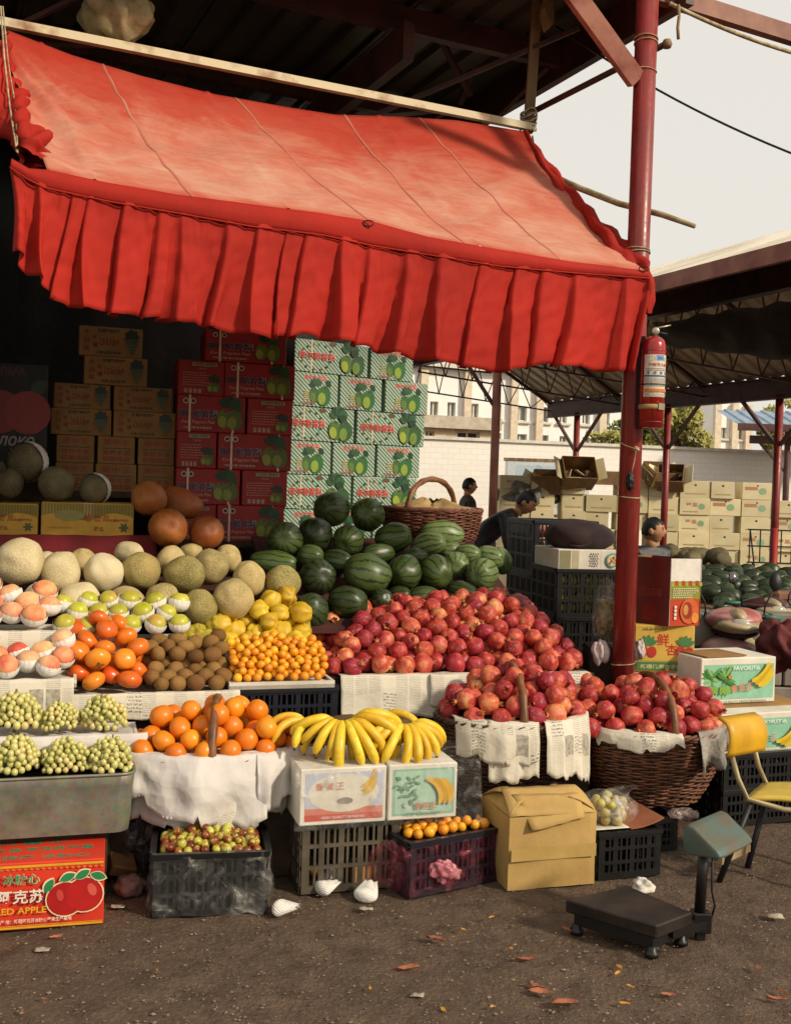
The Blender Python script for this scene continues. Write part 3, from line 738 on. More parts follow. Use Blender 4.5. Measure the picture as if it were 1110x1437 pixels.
for x in (.1, w_ - .1):
    mb = MB(); mb.bar((x, .12, 0), (x, .12, q1.z), .07); part('post', mb, M_BROWNSTEEL, root)
mb = MB(); mb.bar((-.03, .03, q1.z), (w_ + .03, .03, q1.z), .06); part('frame_rail', mb, M_WOOD, root); mb = MB(); mb.bar((-.03, .03, q0.z), (w_ + .03, .03, q0.z), .06); part('frame_rail', mb, M_WOOD, root)

# ---- trees beyond the wall
def m_leaf(name, c1, c2):
    s = NT(name); n = s.noise(s.coord('Object'), 1.1, 3); col = s.mix(s.ramp(n, [(.35, 0.), (.65, 1.)]), lin(c1), lin(c2)); s.set(col, .6, spec=.2); s.b.inputs['Subsurface Weight'].default_value = 0; return s.m
M_LEAF = [m_leaf('autumn_leaf', '#a8a058', '#8b8a48'), m_leaf('green_leaf', '#7c8646', '#656f3a')]
M_BARK = mat('bark', '#6a5946', '#463a2d', rand=0, scale=8)
def tree(px, pytop, D, h_px, w_px, label, leaf, seed, n=3200):
    p = W(px, pytop, D); h = p.z; g = random.Random(seed); root = thing('autumn_tree', label, 'tree', T((p.x, D, 0)), 'trees beyond the white wall')
    wr = w_px / FPX * D / 2; cz = h - (h_px / FPX * D) / 2; hr = h_px / FPX * D / 2
    mb = MB(); mb.tube([(0, 0, 0), (.1, 0, h * .35), (0, .05, h * .65), (.05, 0, h * .9)], [.16, .13, .08, .03], 8)
    for i in range(9):
        a = g.uniform(0, 6.28); z = h * g.uniform(.35, .75); mb.tube([(0, 0, z), (math.cos(a) * wr * .5, math.sin(a) * wr * .5, z + h * .1), (math.cos(a) * wr * .85, math.sin(a) * wr * .85, z + h * .17)], [.06, .035, .012], 6)
    part('trunk', mb, M_BARK, root, True)
    cl = [(g.gauss(0, .5) * wr, g.gauss(0, .5) * wr, cz + g.gauss(0, .48) * hr, g.uniform(.22, .42) * wr) for _ in range(26)]; mb = MB()
    for i in range(n):
        c = g.choice(cl); d = Vector((g.gauss(0, 1), g.gauss(0, 1), g.gauss(0, 1))).normalized() * c[3] * g.uniform(.5, 1.05); q = Vector(c[:3]) + d
        if q.z > h: continue
        a = Vector((g.gauss(0, 1), g.gauss(0, 1), g.gauss(0, 1))).normalized(); b = a.orthogonal().normalized(); s = g.uniform(.06, .12)
        mb.add([q - a * s, q + b * s * .6, q + a * s, q - b * s * .6], [(0, 1, 2, 3)])
    part('crown', mb, leaf, root, kind='stuff')
tree(958, 556, 34, 100, 92, 'bushy yellow green tree beyond the wall beside the pale building', M_LEAF[0], 1, 5200)
tree(905, 572, 36, 80, 70, 'olive green tree seen behind the fire extinguisher column', M_LEAF[1], 2, 3600)
tree(862, 606, 33, 44, 44, 'small yellowing tree in front of the white apartment block', M_LEAF[0], 3, 1500)
tree(1092, 560, 40, 86, 56, 'thin yellowing tree behind the small blue roofed shelter', M_LEAF[0], 4, 2600)
# ================================================================== BUILDERS
class Plane:
    "a vertical plane (the front of a stack): pixel -> distance along it and height"
    def __init__(s, p0, yaw):
        s.p0 = Vector((p0.x, p0.y, 0)); s.yaw = yaw; s.e = Vector((math.cos(yaw), math.sin(yaw), 0)); s.n = Vector((-math.sin(yaw), math.cos(yaw), 0)); s.c = s.p0.dot(s.n)
    def hit(s, px, py):
        p = hitplane(px, py, s.n, s.c); return (p - s.p0).dot(s.e), p.z
    def at(s, u, z, back=0): q = s.p0 + s.e * u + s.n * back; return Vector((q.x, q.y, z))
def VP(v): return Plane(O0 + E2 * v, YAW)
M_KRAFT = mat('kraft_card', '#96713f', '#7f5d34', scale=5, rough=.8, bump=.15, bscale=30, rand=.1)
M_KRAFT2 = mat('yellow_card', '#c9a648', '#b38f38', scale=4, rough=.7, bump=.2, bscale=14, bdist=.01, rand=.08)
M_REDCARD = mat('red_card', '#96201d', '#7e1a18', scale=4, rough=.55, bump=.1, rand=.08)
M_APPLERED = mat('orange_red_card', '#d23a22', '#bf301c', scale=4, rough=.5, bump=.1, rand=0)
M_WHITECARD = mat('white_card', '#d8d3c6', '#c2bbaa', scale=5, rough=.65, bump=.12, rand=.06)
M_STRAP = mat('pale_strap', '#d8c4a8', '#c2ab8e', rough=.4, bump=0, rand=0)
M_TAPE = mat('packing_tape', '#b89a5e', '#a5884e', rough=.2, bump=.1, bscale=20, rand=0, spec=.6)
def m_greenstripe():
    s = NT('green_stripe_card'); v = s.n('ShaderNodeTexCoord').outputs['Object']; sp = s.n('ShaderNodeSeparateXYZ'); s.l(v, sp.inputs[0])
    t = s.math('FRACT', s.math('MULTIPLY', s.math('ADD', s.math('ADD', s.math('MULTIPLY', sp.outputs[0], .85), sp.outputs[1]), sp.outputs[2]), 40))
    f = s.math('GREATER_THAN', t, .6); n = s.noise(v, 6, 3)
    c = s.mix(f, lin('#aebfac'), lin('#2a5843')); s.set(s.mix(s.math('MULTIPLY', n, .3), c, lin('#9aa898'), 'MULTIPLY'), .5, spec=.35); return s.m
M_GREENCARD = m_greenstripe()
_BOX = {}
def box_mesh(w, d, h, m, bevel=.004):
    key = (round(w, 3), round(d, 3), round(h, 3), m.name)
    if key not in _BOX:
        mb = MB(); mb.box((w / 2, d / 2, h / 2), (w, d, h)); _BOX[key] = mb.mesh('carton', m, bevel=bevel)
    return _BOX[key]
def carton(label, M, w, d, h, m, prints=(), straps=(), group=None, name='carton', tape=False, cat='carton'):
    "origin at the lower front left corner; prints: (mesh, face) with face front/left/right/top"
    root = thing(name, label, cat, M, group, box_mesh(w, d, h, m))
    for me, face in prints:
        Mx = {'front': T((0, -.0003, 0)), 'left': T((-.0003, d, 0), -math.pi / 2), 'right': T((w + .0003, 0, 0), math.pi / 2), 'top': T((0, 0, h + .0003), 0, -math.pi / 2)}[face]
        link('print', me, root, Mx)
    for x in straps:
        mb = MB(); mb.box((x, -.0022, h / 2), (.011, .0015, h + .004)); mb.box((x, d / 2, h + .0022), (.011, d, .0015)); part('strap', mb, M_STRAP, root)
    if tape:
        mb = MB(); mb.box((w / 2, d / 2, h + .0006), (.05, d + .0012, .0009)); mb.box((w / 2, -.0006, h - .03), (.05, .0009, .06)); part('tape', mb, M_TAPE, root)
    return root
# ---- crate of slotted plastic
_CR = {}
def crate_parts(w, d, h):
    key = (w, d, h)
    if key in _CR: return _CR[key]
    def panel(L):
        mb = MB(); t = .012
        for z, q in ((h - .012, .024), (.014, .028), (h * .36, .014), (h * .66, .014)): mb.box((L / 2, 0, z), (L, t, q))
        for x in (.012, L - .012): mb.box((x, 0.001, h / 2), (.024, t, h - .004))
        n = max(3, int(L / .024)); 
        for i in range(1, n):
            wid = .022 if i % max(3, n // 4) == 0 else .009
            mb.box((L * i / n, .001, h / 2), (wid, t * .7, h - .03))
        return mb
    ms = {}
    for nm, L in (('f', w), ('s', d)): ms[nm] = panel(L)
    b = MB(); b.box((w / 2, d / 2, .005), (w - .02, d - .02, .008))
    for i in range(1, 8): b.box((w * i / 8, d / 2, .012), (.012, d - .02, .008))
    ms['b'] = b
    r = MB(); t = .022
    for c, q in (((w / 2, -.003, h - .004), (w + .012, t, .018)), ((w / 2, d + .003, h - .004), (w + .012, t, .018)), ((-.003, d / 2, h - .0035), (t, d - .02, .018)), ((w + .003, d / 2, h - .0035), (t, d - .02, .018))): r.box(c, q)
    ms['r'] = r; _CR[key] = ms; return ms
_CRM = {}
def crate(label, M, w, d, h, m, group=None, name='plastic_crate'):
    ms = crate_parts(w, d, h); root = thing(name, label, 'crate', M, group)
    def me(k):
        key = (w, d, h, k, m.name)
        if key not in _CRM: _CRM[key] = ms[k].mesh({'f': 'side_panel', 's': 'side_panel', 'b': 'base', 'r': 'rim'}[k], m)
        return _CRM[key]
    link('side_panel', me('f'), root, T((0, 0, 0))); link('side_panel', me('f'), root, T((0, d, 0)))
    link('side_panel', me('s'), root, T((0, 0, 0), math.pi / 2)); link('side_panel', me('s'), root, T((w, 0, 0), math.pi / 2))
    link('base', me('b'), root); link('rim', me('r'), root); return root
M_CRBLACK = mat('black_plastic', '#121213', '#0b0b0c', scale=9, rough=.42, bump=.05, rand=0, spec=.45)
M_CRNAVY = mat('navy_plastic', '#131823', '#0d1119', scale=9, rough=.42, bump=.05, rand=0, spec=.45)
M_CRDUST = mat('dusty_grey_plastic', '#5a5040', '#3a342b', scale=9, rough=.6, bump=.1, rand=0)
# ---- wicker basket
M_WICKER = mat('brown_wicker', '#7a4f34', '#4f3122', scale=26, rough=.55, bump=.3, bscale=90, rand=.05, spec=.4)
M_WICKERD = mat('dark_wicker', '#5a3a2a', '#38231a', scale=26, rough=.6, bump=.3, bscale=90, rand=.05)
M_HANDLE = mat('peeled_handle', '#8a5b36', '#5e3b24', scale=14, rough=.45, bump=.3, bscale=40, rand=0)
def basket(label, M, rx, ry, h, rb=.62, handle=.3, m=None, stakes=26, hyaw=0, group=None):
    m = m or M_WICKER; root = thing('wicker_basket', label, 'basket', M, group); mb = MB(); step = .0098; rows = int(h / step)
    def rad(t): return rb + (1 - rb) * math.sin(t * math.pi / 2) ** .85
    g = random.Random(stakes * 7 + int(rx * 1000))
    for i in range(rows):
        t = i / rows; q = rad(t); n = stakes * 4; ph0 = g.random() * .2; pts = []
        for j in range(n):
            a = 2 * math.pi * j / n; wv = .0075 * math.sin(a * stakes / 2 + (math.pi if i % 2 else 0) + ph0)
            pts.append(((rx * q + wv) * math.cos(a), (ry * q + wv) * math.sin(a), t * h + .003 * math.sin(a * 3 + i) + .002 * g.random()))
        mb.tube(pts, .0056, 5, closed=True)
    part('weave', mb, m, root, True, kind='stuff')
    mb = MB()
    for k in range(stakes):
        a = 2 * math.pi * (k + .5) / stakes; mb.tube([((rx * rad(t)) * math.cos(a), (ry * rad(t)) * math.sin(a), t * h) for t in np.linspace(0, 1, 7)], .006, 5)
    part('stakes', mb, M_WICKERD, root, True, kind='stuff')
    mb = MB(); n = 90
    for ph in (0, 2.1, 4.2):
        mb.tube([((rx + .008 * math.cos(14 * a + ph)) * math.cos(a), (ry + .008 * math.cos(14 * a + ph)) * math.sin(a), h + .008 * math.sin(14 * a + ph)) for a in np.linspace(0, 2 * math.pi, 3 * n + 1)[:-1]], .009, 5, closed=True)
    part('rim', mb, m, root, True)
    mb = MB(); mb.lathe([(rx * rad(t) - .014, t * h) for t in np.linspace(.02, .97, 9)], 36, M=Matrix.Diagonal((1, (ry * .95) / (rx * .95), 1, 1))); part('inner_wall', mb, M_WICKERD, root, True)
    mb = MB(); mb.lathe([(0, .004), (rx * rb, .004), (rx * rb, .016), (0, .016)], 30, M=Matrix.Diagonal((1, ry / rx, 1, 1))); part('base', mb, M_WICKERD, root)
    if handle:
        c, s_ = math.cos(hyaw), math.sin(hyaw)
        def hp(a):
            x = math.cos(a); q = 1 / math.hypot(c / rx, s_ / ry) if False else 1
            return Vector((rx * c * x * .97, ry * s_ * x * .97, h - .02 + handle * math.sin(a) ** .8 if 0 < a < math.pi else h - .05))
        mb = MB(); pts = [hp(a) for a in np.linspace(0, math.pi, 25)]; mb.tube(pts, [.017 + .002 * math.sin(i * 1.7) for i in range(25)], 9); part('handle', mb, M_HANDLE, root, True)
    return root
# ---- paper
def m_news():
    s = NT('newsprint'); uvn = s.n('ShaderNodeTexCoord').outputs['UV']; sp = s.n('ShaderNodeSeparateXYZ'); s.l(uvn, sp.inputs[0]); u, v = sp.outputs[0], sp.outputs[1]
    ln = s.math('LESS_THAN', s.math('FRACT', s.math('MULTIPLY', v, 150)), .5)
    cl = s.math('LESS_THAN', s.math('FRACT', s.math('MULTIPLY', u, 16)), .86)
    cv = s.n('ShaderNodeCombineXYZ'); s.l(s.math('FLOOR', s.math('MULTIPLY', u, 16)), cv.inputs[0]); s.l(s.math('FLOOR', s.math('MULTIPLY', v, 13)), cv.inputs[1])
    wn = s.n('ShaderNodeTexWhiteNoise'); s.l(cv.outputs[0], wn.inputs[0]); cell = wn.outputs[0]
    lt = s.noise(s.coord('UV', (260, 60, 1)), 1, 2)
    txt = s.math('MULTIPLY', s.math('MULTIPLY', ln, cl), s.math('LESS_THAN', cell, .52))
    pic = s.math('MULTIPLY', s.math('GREATER_THAN', cell, .93), cl)
    hd = s.math('MULTIPLY', s.math('MULTIPLY', s.math('GREATER_THAN', cell, .80), s.math('LESS_THAN', cell, .9)), s.math('MULTIPLY', s.math('LESS_THAN', s.math('FRACT', s.math('MULTIPLY', v, 75)), .55), s.math('GREATER_THAN', s.noise(s.coord('UV', (210, 130, 1)), 1, 2), .5)))
    base = s.mix(s.noise(s.coord('Object'), 5, 3), lin('#d9d2c2'), lin('#c3bba8'))
    col = s.mix(s.math('MULTIPLY', txt, s.math('MULTIPLY', lt, .62)), base, lin('#4b4742'))
    col = s.mix(s.math('MULTIPLY', pic, s.noise(s.coord('UV', 60), 1, 3)), col, lin('#4a4038'))
    col = s.mix(s.math('MULTIPLY', hd, .75), col, lin('#39363a')); s.set(col, .9, spec=.1); s.bump(s.noise(s.coord('Object'), 26, 3), .35, .012); return s.m
M_NEWS = m_news()
def m_crumple(name, c1, c2):
    s = NT(name); v = s.coord('Object'); h = None
    for sc_, w in ((7, 1.0), (17, .5)):
        vo = s.n('ShaderNodeTexVoronoi'); vo.inputs['Scale'].default_value = sc_; s.l(v, vo.inputs['Vector']); q = s.math('MULTIPLY', vo.outputs['Distance'], w); h = q if h is None else s.math('ADD', h, q)
    s.set(s.mix(s.noise(v, 8, 3), lin(c1), lin(c2)), .9, spec=.1); s.bump(s.math('ADD', h, s.math('MULTIPLY', s.noise(v, 12, 2), .6)), .4, .03); return s.m
M_PAPER = m_crumple('white_paper', '#d2ccc6', '#c2bbb5')
def drape(name, label, line, drop, m, out=.03, back=.12, cat='paper', seed=0, group=None, wave=.018, ragged=.03, nrm=None, slant=0., parent=None):
    "paper laid over an edge: line = points along the edge, hanging down the front by drop metres"
    n = 46; L = [0]; 
    for a, b in zip(line, line[1:]): L.append(L[-1] + (b - a).length)
    def at(s):
        d = s * L[-1]
        for i in range(len(line) - 1):
            if d <= L[i + 1] + 1e-9: return line[i].lerp(line[i + 1], (d - L[i]) / max(1e-9, L[i + 1] - L[i]))
        return line[-1]
    P = []; nr = nrm or -E2; rows = 16
    for i in range(rows + 1):
        t = i / rows; row = []
        for j in range(n + 1):
            s = j / n; p = at(s); dp = drop * (1 + slant * (s - .5)) + ragged * fnoise(s * 5, seed) + ragged * .6 * (1 if fnoise(s * 3.3, seed + 3) > 0 else 0)
            if t < .25: q = p - nr * (back * (1 - t / .25)) + Vector((0, 0, .004 + .006 * fnoise(s * 6, t * 5, seed)))
            else:
                k = (t - .25) / .75; f = out * min(1, k * 3) + wave * k * (fnoise(s * 7 + seed, k * 1.5, seed) + .6 * math.sin(s * 13 + seed * 2 + k)) + out * .6 * k
                q = p + nr * f - Vector((0, 0, dp * k - .004))
            row.append(q)
        P.append(row)
    me = sheet_mesh(name, P, m, L[-1], drop + back, u0=seed * .37, v0=seed * .21)
    if parent is not None: return link(name, me, parent)
    return thing(name, label, cat, None, group, me)
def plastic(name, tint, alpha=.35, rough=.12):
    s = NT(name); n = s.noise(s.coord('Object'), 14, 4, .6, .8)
    s.set(lin(tint), rough, spec=.8); f = s.ramp(n, [(.46, alpha * .25), (.58, alpha * .8), (.64, alpha * 1.5), (.74, min(1, alpha * 5))]); s.l(f, s.b.inputs['Alpha']); s.bump(n, 1.0, .02); return s.m  # denser bands of the noise are painted in as the film's highlight streaks
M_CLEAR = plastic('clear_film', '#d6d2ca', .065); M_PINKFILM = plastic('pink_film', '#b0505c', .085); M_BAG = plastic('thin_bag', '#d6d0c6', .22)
# ---- fruit meshes
def blob(name, f, m, nlat=14, nlon=22):
    "f(theta, phi) -> point"
    mb = MB(); vs = [f(0, 0)]; 
    for i in range(1, nlat):
        for j in range(nlon): vs.append(f(math.pi * i / nlat, 2 * math.pi * j / nlon))
    vs.append(f(math.pi, 0)); fs = []
    for j in range(nlon): fs.append((0, 1 + j, 1 + (j + 1) % nlon))
    for i in range(nlat - 2):
        for j in range(nlon):
            a = 1 + i * nlon + j; b = 1 + i * nlon + (j + 1) % nlon; fs.append((a, a + nlon, b + nlon, b))
    e = len(vs) - 1; o = 1 + (nlat - 2) * nlon
    for j in range(nlon): fs.append((o + j, e, o + (j + 1) % nlon))
    mb.add(vs, fs); return mb.mesh(name, m, True)
def sph(th, ph, r=1): return Vector((math.sin(th) * math.cos(ph), math.sin(th) * math.sin(ph), math.cos(th))) * r
def fruitmat(name, stops, scale=2.2, rand=.25, rough=.38, speck=None, bump=.1, bscale=30, hue=.02, spec=.45, vrand=.12, bdist=.004, size=1):
    "colour runs over the stops by noise, shifted fruit by fruit"
    s = NT(name); v = s.coord('Object'); r = s.rnd()
    ofs = s.n('ShaderNodeVectorMath', operation='ADD'); s.l(v, ofs.inputs[0]); cx = s.n('ShaderNodeCombineXYZ'); s.l(s.math('MULTIPLY', r, 37.0), cx.inputs[0]); s.l(cx.outputs[0], ofs.inputs[1]); vv = ofs.outputs[0]
    f = s.math('ADD', s.noise(vv, scale / size, 4, .6), s.math('MULTIPLY', s.math('SUBTRACT', r, .5), rand))
    col = s.ramp(f, [(p, lin(c)) for p, c in stops])
    if speck: col = s.mix(s.math('MULTIPLY', s.ramp(s.noise(vv, speck[1] / size, 3, .7), [(.55, 0.), (.7, 1.)]), speck[2]), col, lin(speck[0]))
    h = s.n('ShaderNodeHueSaturation'); s.l(col, h.inputs['Color']); r2 = s.math('FRACT', s.math('MULTIPLY', r, 17.3))
    s.l(s.math('ADD', s.math('MULTIPLY', r2, 2 * vrand), 1 - vrand), h.inputs['Value']); s.l(s.math('ADD', s.math('MULTIPLY', r2, hue), .5 - hue / 2), h.inputs['Hue'])
    s.set(h.outputs[0], rough, spec=spec)
    if bump: s.bump(s.noise(vv, bscale / size, 3), bump, bdist)
    return s.m
M_POM = fruitmat('pomegranate_skin', [(.26, '#7d1a24'), (.44, '#9f2827'), (.57, '#b54738'), (.70, '#c8764e'), (.8, '#d3a464')], 15, .3, .47, ('#d9a386', 55, .42), .3, 45, spec=.35)
M_POMC = fruitmat('pomegranate_crown', [(.3, '#a03a30'), (.7, '#c98a52')], 14, .3, .6, None, .1, 60)
M_ORANGE = fruitmat('orange_peel', [(.3, '#d9730f'), (.7, '#e58a1c')], 6, .3, .36, None, .25, 260, bdist=.0015)
M_PERSIM = fruitmat('persimmon_skin', [(.3, '#cf5a16'), (.7, '#dc7a24')], 6, .4, .28, None, .05, 40)
M_KIWI = fruitmat('kiwi_skin', [(.3, '#6d4c28'), (.7, '#8d6a3c')], 9, .3, .8, ('#4f371d', 120, .5), .3, 160, spec=.2)
M_KUM = fruitmat('kumquat_peel', [(.3, '#d98a16'), (.7, '#e9a326')], 12, .5, .33, None, .2, 260, bdist=.001)
M_JUJ = fruitmat('jujube_skin', [(.36, '#6e2a17'), (.48, '#8f5524'), (.56, '#a9a23e'), (.75, '#b9b552')], 34, .3, .3, None, 0, 40)
M_PEACH = fruitmat('peach_skin', [(.32, '#c8553e'), (.5, '#dd9468'), (.7, '#e6bf8c')], 9, .3, .6, None, .05, 60)
M_APPLEG = fruitmat('green_pear_skin', [(.32, '#a8a62c'), (.6, '#c2bb46'), (.78, '#c98a4a')], 8, .18, .35, ('#8a8a2a', 90, .3), .05, 60)
M_QUINCE = fruitmat('quince_skin', [(.3, '#b9951d'), (.7, '#d6b333')], 9, .3, .5, ('#9a7a1e', 60, .3), .12, 60)
M_BANANA = fruitmat('banana_skin', [(.3, '#d0a41c'), (.62, '#e2bd36'), (.75, '#bfa52e')], 14, .2, .42, ('#6d4d16', 70, .35), .05, 60, hue=.015)
M_STEMD = mat('dark_stem', '#5a4526', '#3a2c18', scale=20, rough=.8, rand=0)
M_FOAM = mat('foam_net', '#e6e2da', '#d2cdc4', scale=40, rough=.8, bump=.5, bscale=160, bdist=.004, rand=0)
def m_melon(name, c1, c2, dark, light, stripes, thick):
    s = NT(name); v = s.coord('Object'); sp = s.n('ShaderNodeSeparateXYZ'); s.l(v, sp.inputs[0])
    ang = s.math('ARCTAN2', sp.outputs[1], sp.outputs[0]); n1 = s.noise(v, 9, 4, .6); n2 = s.noise(v, 34, 4, .7); n3 = s.noise(v, 4, 2)
    w = s.math('SINE', s.math('ADD', s.math('MULTIPLY', ang, stripes), s.math('ADD', s.math('MULTIPLY', n1, 4.6), s.math('MULTIPLY', n2, 3.8))))
    f = s.ramp(w, [(thick, 0.), (min(1, thick + .22), 1.)])
    base = s.mix(s.ramp(n3, [(.35, 0.), (.65, 1.)]), lin(c1), lin(c2)); base = s.mix(s.math('MULTIPLY', s.ramp(n2, [(.5, 0.), (.7, 1.)]), .45), base, lin(light))
    col = s.mix(s.math('MULTIPLY', f, .9), base, lin(dark)); h = s.n('ShaderNodeHueSaturation'); s.l(col, h.inputs['Color']); s.l(s.math('ADD', s.math('MULTIPLY', s.rnd(), .4), .78), h.inputs['Value'])
    s.set(h.outputs[0], .38, spec=.4); s.bump(n1, .06, .01); return s.m
M_WMELON = m_melon('watermelon_rind', '#5f6f34', '#4c5e2c', '#22301a', '#7e8c48', 9, .62)
M_WMELON2 = m_melon('pale_watermelon_rind', '#8a9860', '#748550', '#3d4f2a', '#a3ad78', 9, .6)
M_DKMELON = m_melon('dark_melon_rind', '#39452a', '#2c3722', '#1d2618', '#4b5633', 5, .7)
M_TANMELON = m_melon('tan_melon_rind', '#6d6443', '#5a5236', '#3d3826', '#857a52', 5, .8)
def m_net(name, c1, c2, c3, net, amt=.6):
    s = NT(name); v = s.coord('Object'); r = s.rnd(); n = s.noise(v, 7, 4, .6); n2 = s.noise(v, 20, 3)
    f = s.math('ADD', n, s.math('MULTIPLY', s.math('SUBTRACT', r, .5), .3)); base = s.ramp(f, [(.32, lin(c1)), (.52, lin(c2)), (.72, lin(c3))])
    wv = s.n('ShaderNodeVectorMath', operation='ADD'); s.l(v, wv.inputs[0]); nn = s.n('ShaderNodeTexNoise'); nn.inputs['Scale'].default_value = 30; s.l(v, nn.inputs['Vector']); sc_ = s.n('ShaderNodeVectorMath', operation='SCALE'); sc_.inputs[3].default_value = .02; s.l(nn.outputs[1], sc_.inputs[0]); s.l(sc_.outputs[0], wv.inputs[1])
    vo = s.n('ShaderNodeTexVoronoi', feature='DISTANCE_TO_EDGE'); vo.inputs['Scale'].default_value = 75; s.l(wv.outputs[0], vo.inputs['Vector'])
    e = s.ramp(vo.outputs['Distance'], [(.03, 1.), (.16, 0.)])
    col = s.mix(s.math('MULTIPLY', e, amt), base, lin(net)); h = s.n('ShaderNodeHueSaturation'); s.l(col, h.inputs['Color']); s.l(s.math('ADD', s.math('MULTIPLY', s.math('FRACT', s.math('MULTIPLY', r, 7.7)), .3), .85), h.inputs['Value'])
    s.set(h.outputs[0], .7, spec=.25); s.bump(s.math('ADD', s.math('MULTIPLY', e, .6), n2), .35, .005); return s.m
M_HAMI = m_net('netted_melon_rind', '#8d8148', '#b09a63', '#c2ab78', '#cdbb90')
M_HAMIL = m_net('pale_netted_rind', '#b8a87c', '#c9b88e', '#d3c5a0', '#ded2b4', .5)
M_DKNET = m_net('dark_netted_rind', '#4a4430', '#5d553b', '#75694a', '#8a7f62', .55)
M_PUMP = fruitmat('squash_skin', [(.3, '#824018'), (.55, '#9c5526'), (.8, '#a87448')], 6, .2, .55, ('#6d3416', 30, .4), .2, 14)
def pom_mesh(k):
    def f(th, ph):
        q = 1 + .05 * abs(math.cos(3 * ph + k)) * math.sin(th) + .13 * fnoise(math.cos(ph) * math.sin(th) * 1.6 + k, math.sin(ph) * math.sin(th) * 1.6, math.cos(th) * 1.6)
        p = sph(th, ph, .055 * q); p.z *= .93
        if th < .35: p.z += .006 * (1 - th / .35)
        return p
    return blob('pomegranate', f, M_POM)
def crown_mesh(k):
    mb = MB(); n = 18; rows = []
    for r, z in ((.011, .048), (.010, .055), (.012, .062), (.017, .072)):
        row = []
        for j in range(n + 1):
            a = 2 * math.pi * (j % n) / n; e = (.006 * math.cos(6 * a + k) if z > .07 else 0); row.append(((r + e * .4) * math.cos(a), (r + e * .4) * math.sin(a), z + e))
        rows.append(row)
    mb.grid(rows); mb.grid([[(x * .8, y * .8, z - .001) for x, y, z in r] for r in rows[::-1]]); return mb.mesh('crown', M_POMC, True)
POM = [pom_mesh(k * 3.1) for k in range(7)]; CRN = [crown_mesh(k) for k in range(2)]
def round_mesh(name, r, m, flat=.9, lob=0, nl=0, k=0, dip=.12, nlat=12, nlon=18, irr=.03):
    def f(th, ph):
        q = 1 + irr * fnoise(math.cos(ph) * math.sin(th) * 2 + k, math.sin(ph) * math.sin(th) * 2, math.cos(th) * 2) + (lob * math.cos(nl * ph) * math.sin(th) if lob else 0)
        p = sph(th, ph, r * q); p.z *= flat; p.z -= dip * r * math.exp(-(th / .35) ** 2); return p
    return blob(name, f, m, nlat, nlon)
def qrand(g, tilt=math.pi): 
    return Euler((g.uniform(-tilt, tilt), g.uniform(-tilt, tilt), g.uniform(-math.pi, math.pi))).to_matrix().to_4x4()
def fruits(name, meshes, C, to_world, base_r, label, cat, group, seed=0, tilt=math.pi, kids=(), euler=None):
    g = random.Random(seed); out = []
    for x, y, z, r in C:
        o = link(name, g.choice(meshes)); w = to_world(x, y, z); o.matrix_world = Matrix.Translation(w) @ (qrand(g, tilt) if euler is None else euler(g)) @ Matrix.Diagonal((r / base_r * g.uniform(.94, 1.05), r / base_r * g.uniform(.94, 1.05), r / base_r * g.uniform(.94, 1.06), 1))
        tag(o, label, cat, group)
        for kn, km in kids: link(kn, g.choice(km), o)
        out.append(o)
    return out
# ================================================================== THE STALL
STAND = thing('display_stand', 'dark stepped wooden stand under the fruit trays', 'display stand', T((O0.x, O0.y, 0), YAW))
def step(u0, u1, v0, v1, z, z0=0.0):
    mb = MB(); mb.box(((u0 + u1) / 2, (v0 + v1) / 2, z - .012), (u1 - u0, v1 - v0, .024)); mb.box(((u0 + u1) / 2, v0 + .012, (z - .024 + z0) / 2), (u1 - u0 - .02, .024, z - .024 - z0))
    for u in (u0 + .03, u1 - .03): mb.box((u, v1 - .03, (z - .024) / 2), (.05, .05, z - .024))
    part('step', mb, M_DKWOOD, STAND)
def SM(u, v, z, rz=0): return T(S(u, v, z), YAW + rz)
def U(px, py, v): return uv(V(px, py, v))[0]
def Z(px, py, v): return V(px, py, v).z

# ---- printed carton faces
def pr_brown_long(w, h):
    p = Print(); red, gr = '#7d2c1e', '#28382c'
    for i, ch in enumerate('木納格'): p.text(ch, w * .12, h * (.70 - .27 * i), h * .2, red)
    p.text('新疆葡萄特产', w * .47, h * .80, h * .13, gr, w * .36); p.text('新', w * .25, h * .55, h * .16, red); p.text('疆', w * .25, h * .3, h * .16, red)
    p.text('ئۈزۈم', w * .47, h * .32, h * .36, red, w * .32); p.text('新疆优质无公害葡萄', w * .47, h * .09, h * .1, gr, w * .38)
    g = random.Random(1)
    for i in range(7): p.leaf(w * .83, h * .72, h * .26, h * .1, i * .9, gr)
    for r in range(5):
        for c in range(5 - r): p.ell(w * .83 + (c - (4 - r) / 2) * h * .095, h * (.58 - r * .105), h * .05, h * .055, '#4d5a43', n=8)
    return p.mesh()
def pr_brown_short(w, h):
    p = Print(); red = '#8e2a1c'
    p.text('果中王', w * .5, h * .68, h * .22, red, w * .72); p.rect(w * .1, h * .55, w * .9, h * .585, '#2d3a26')
    p.text('营养丰富', w * .5, h * .32, h * .18, red, w * .74); p.text('馈赠佳品', w * .5, h * .09, h * .18, red, w * .74); return p.mesh()
def pear(p, x, y, s, c1, c2, rot=0):
    p.ell(x, y, s * .5, s * .62, c1, rot, wob=.03); p.ell(x - s * .16, y - s * .18, s * .28, s * .38, c2, rot); p.ell(x + s * .05, y + s * .5, s * .1, s * .06, '#4a3a20')
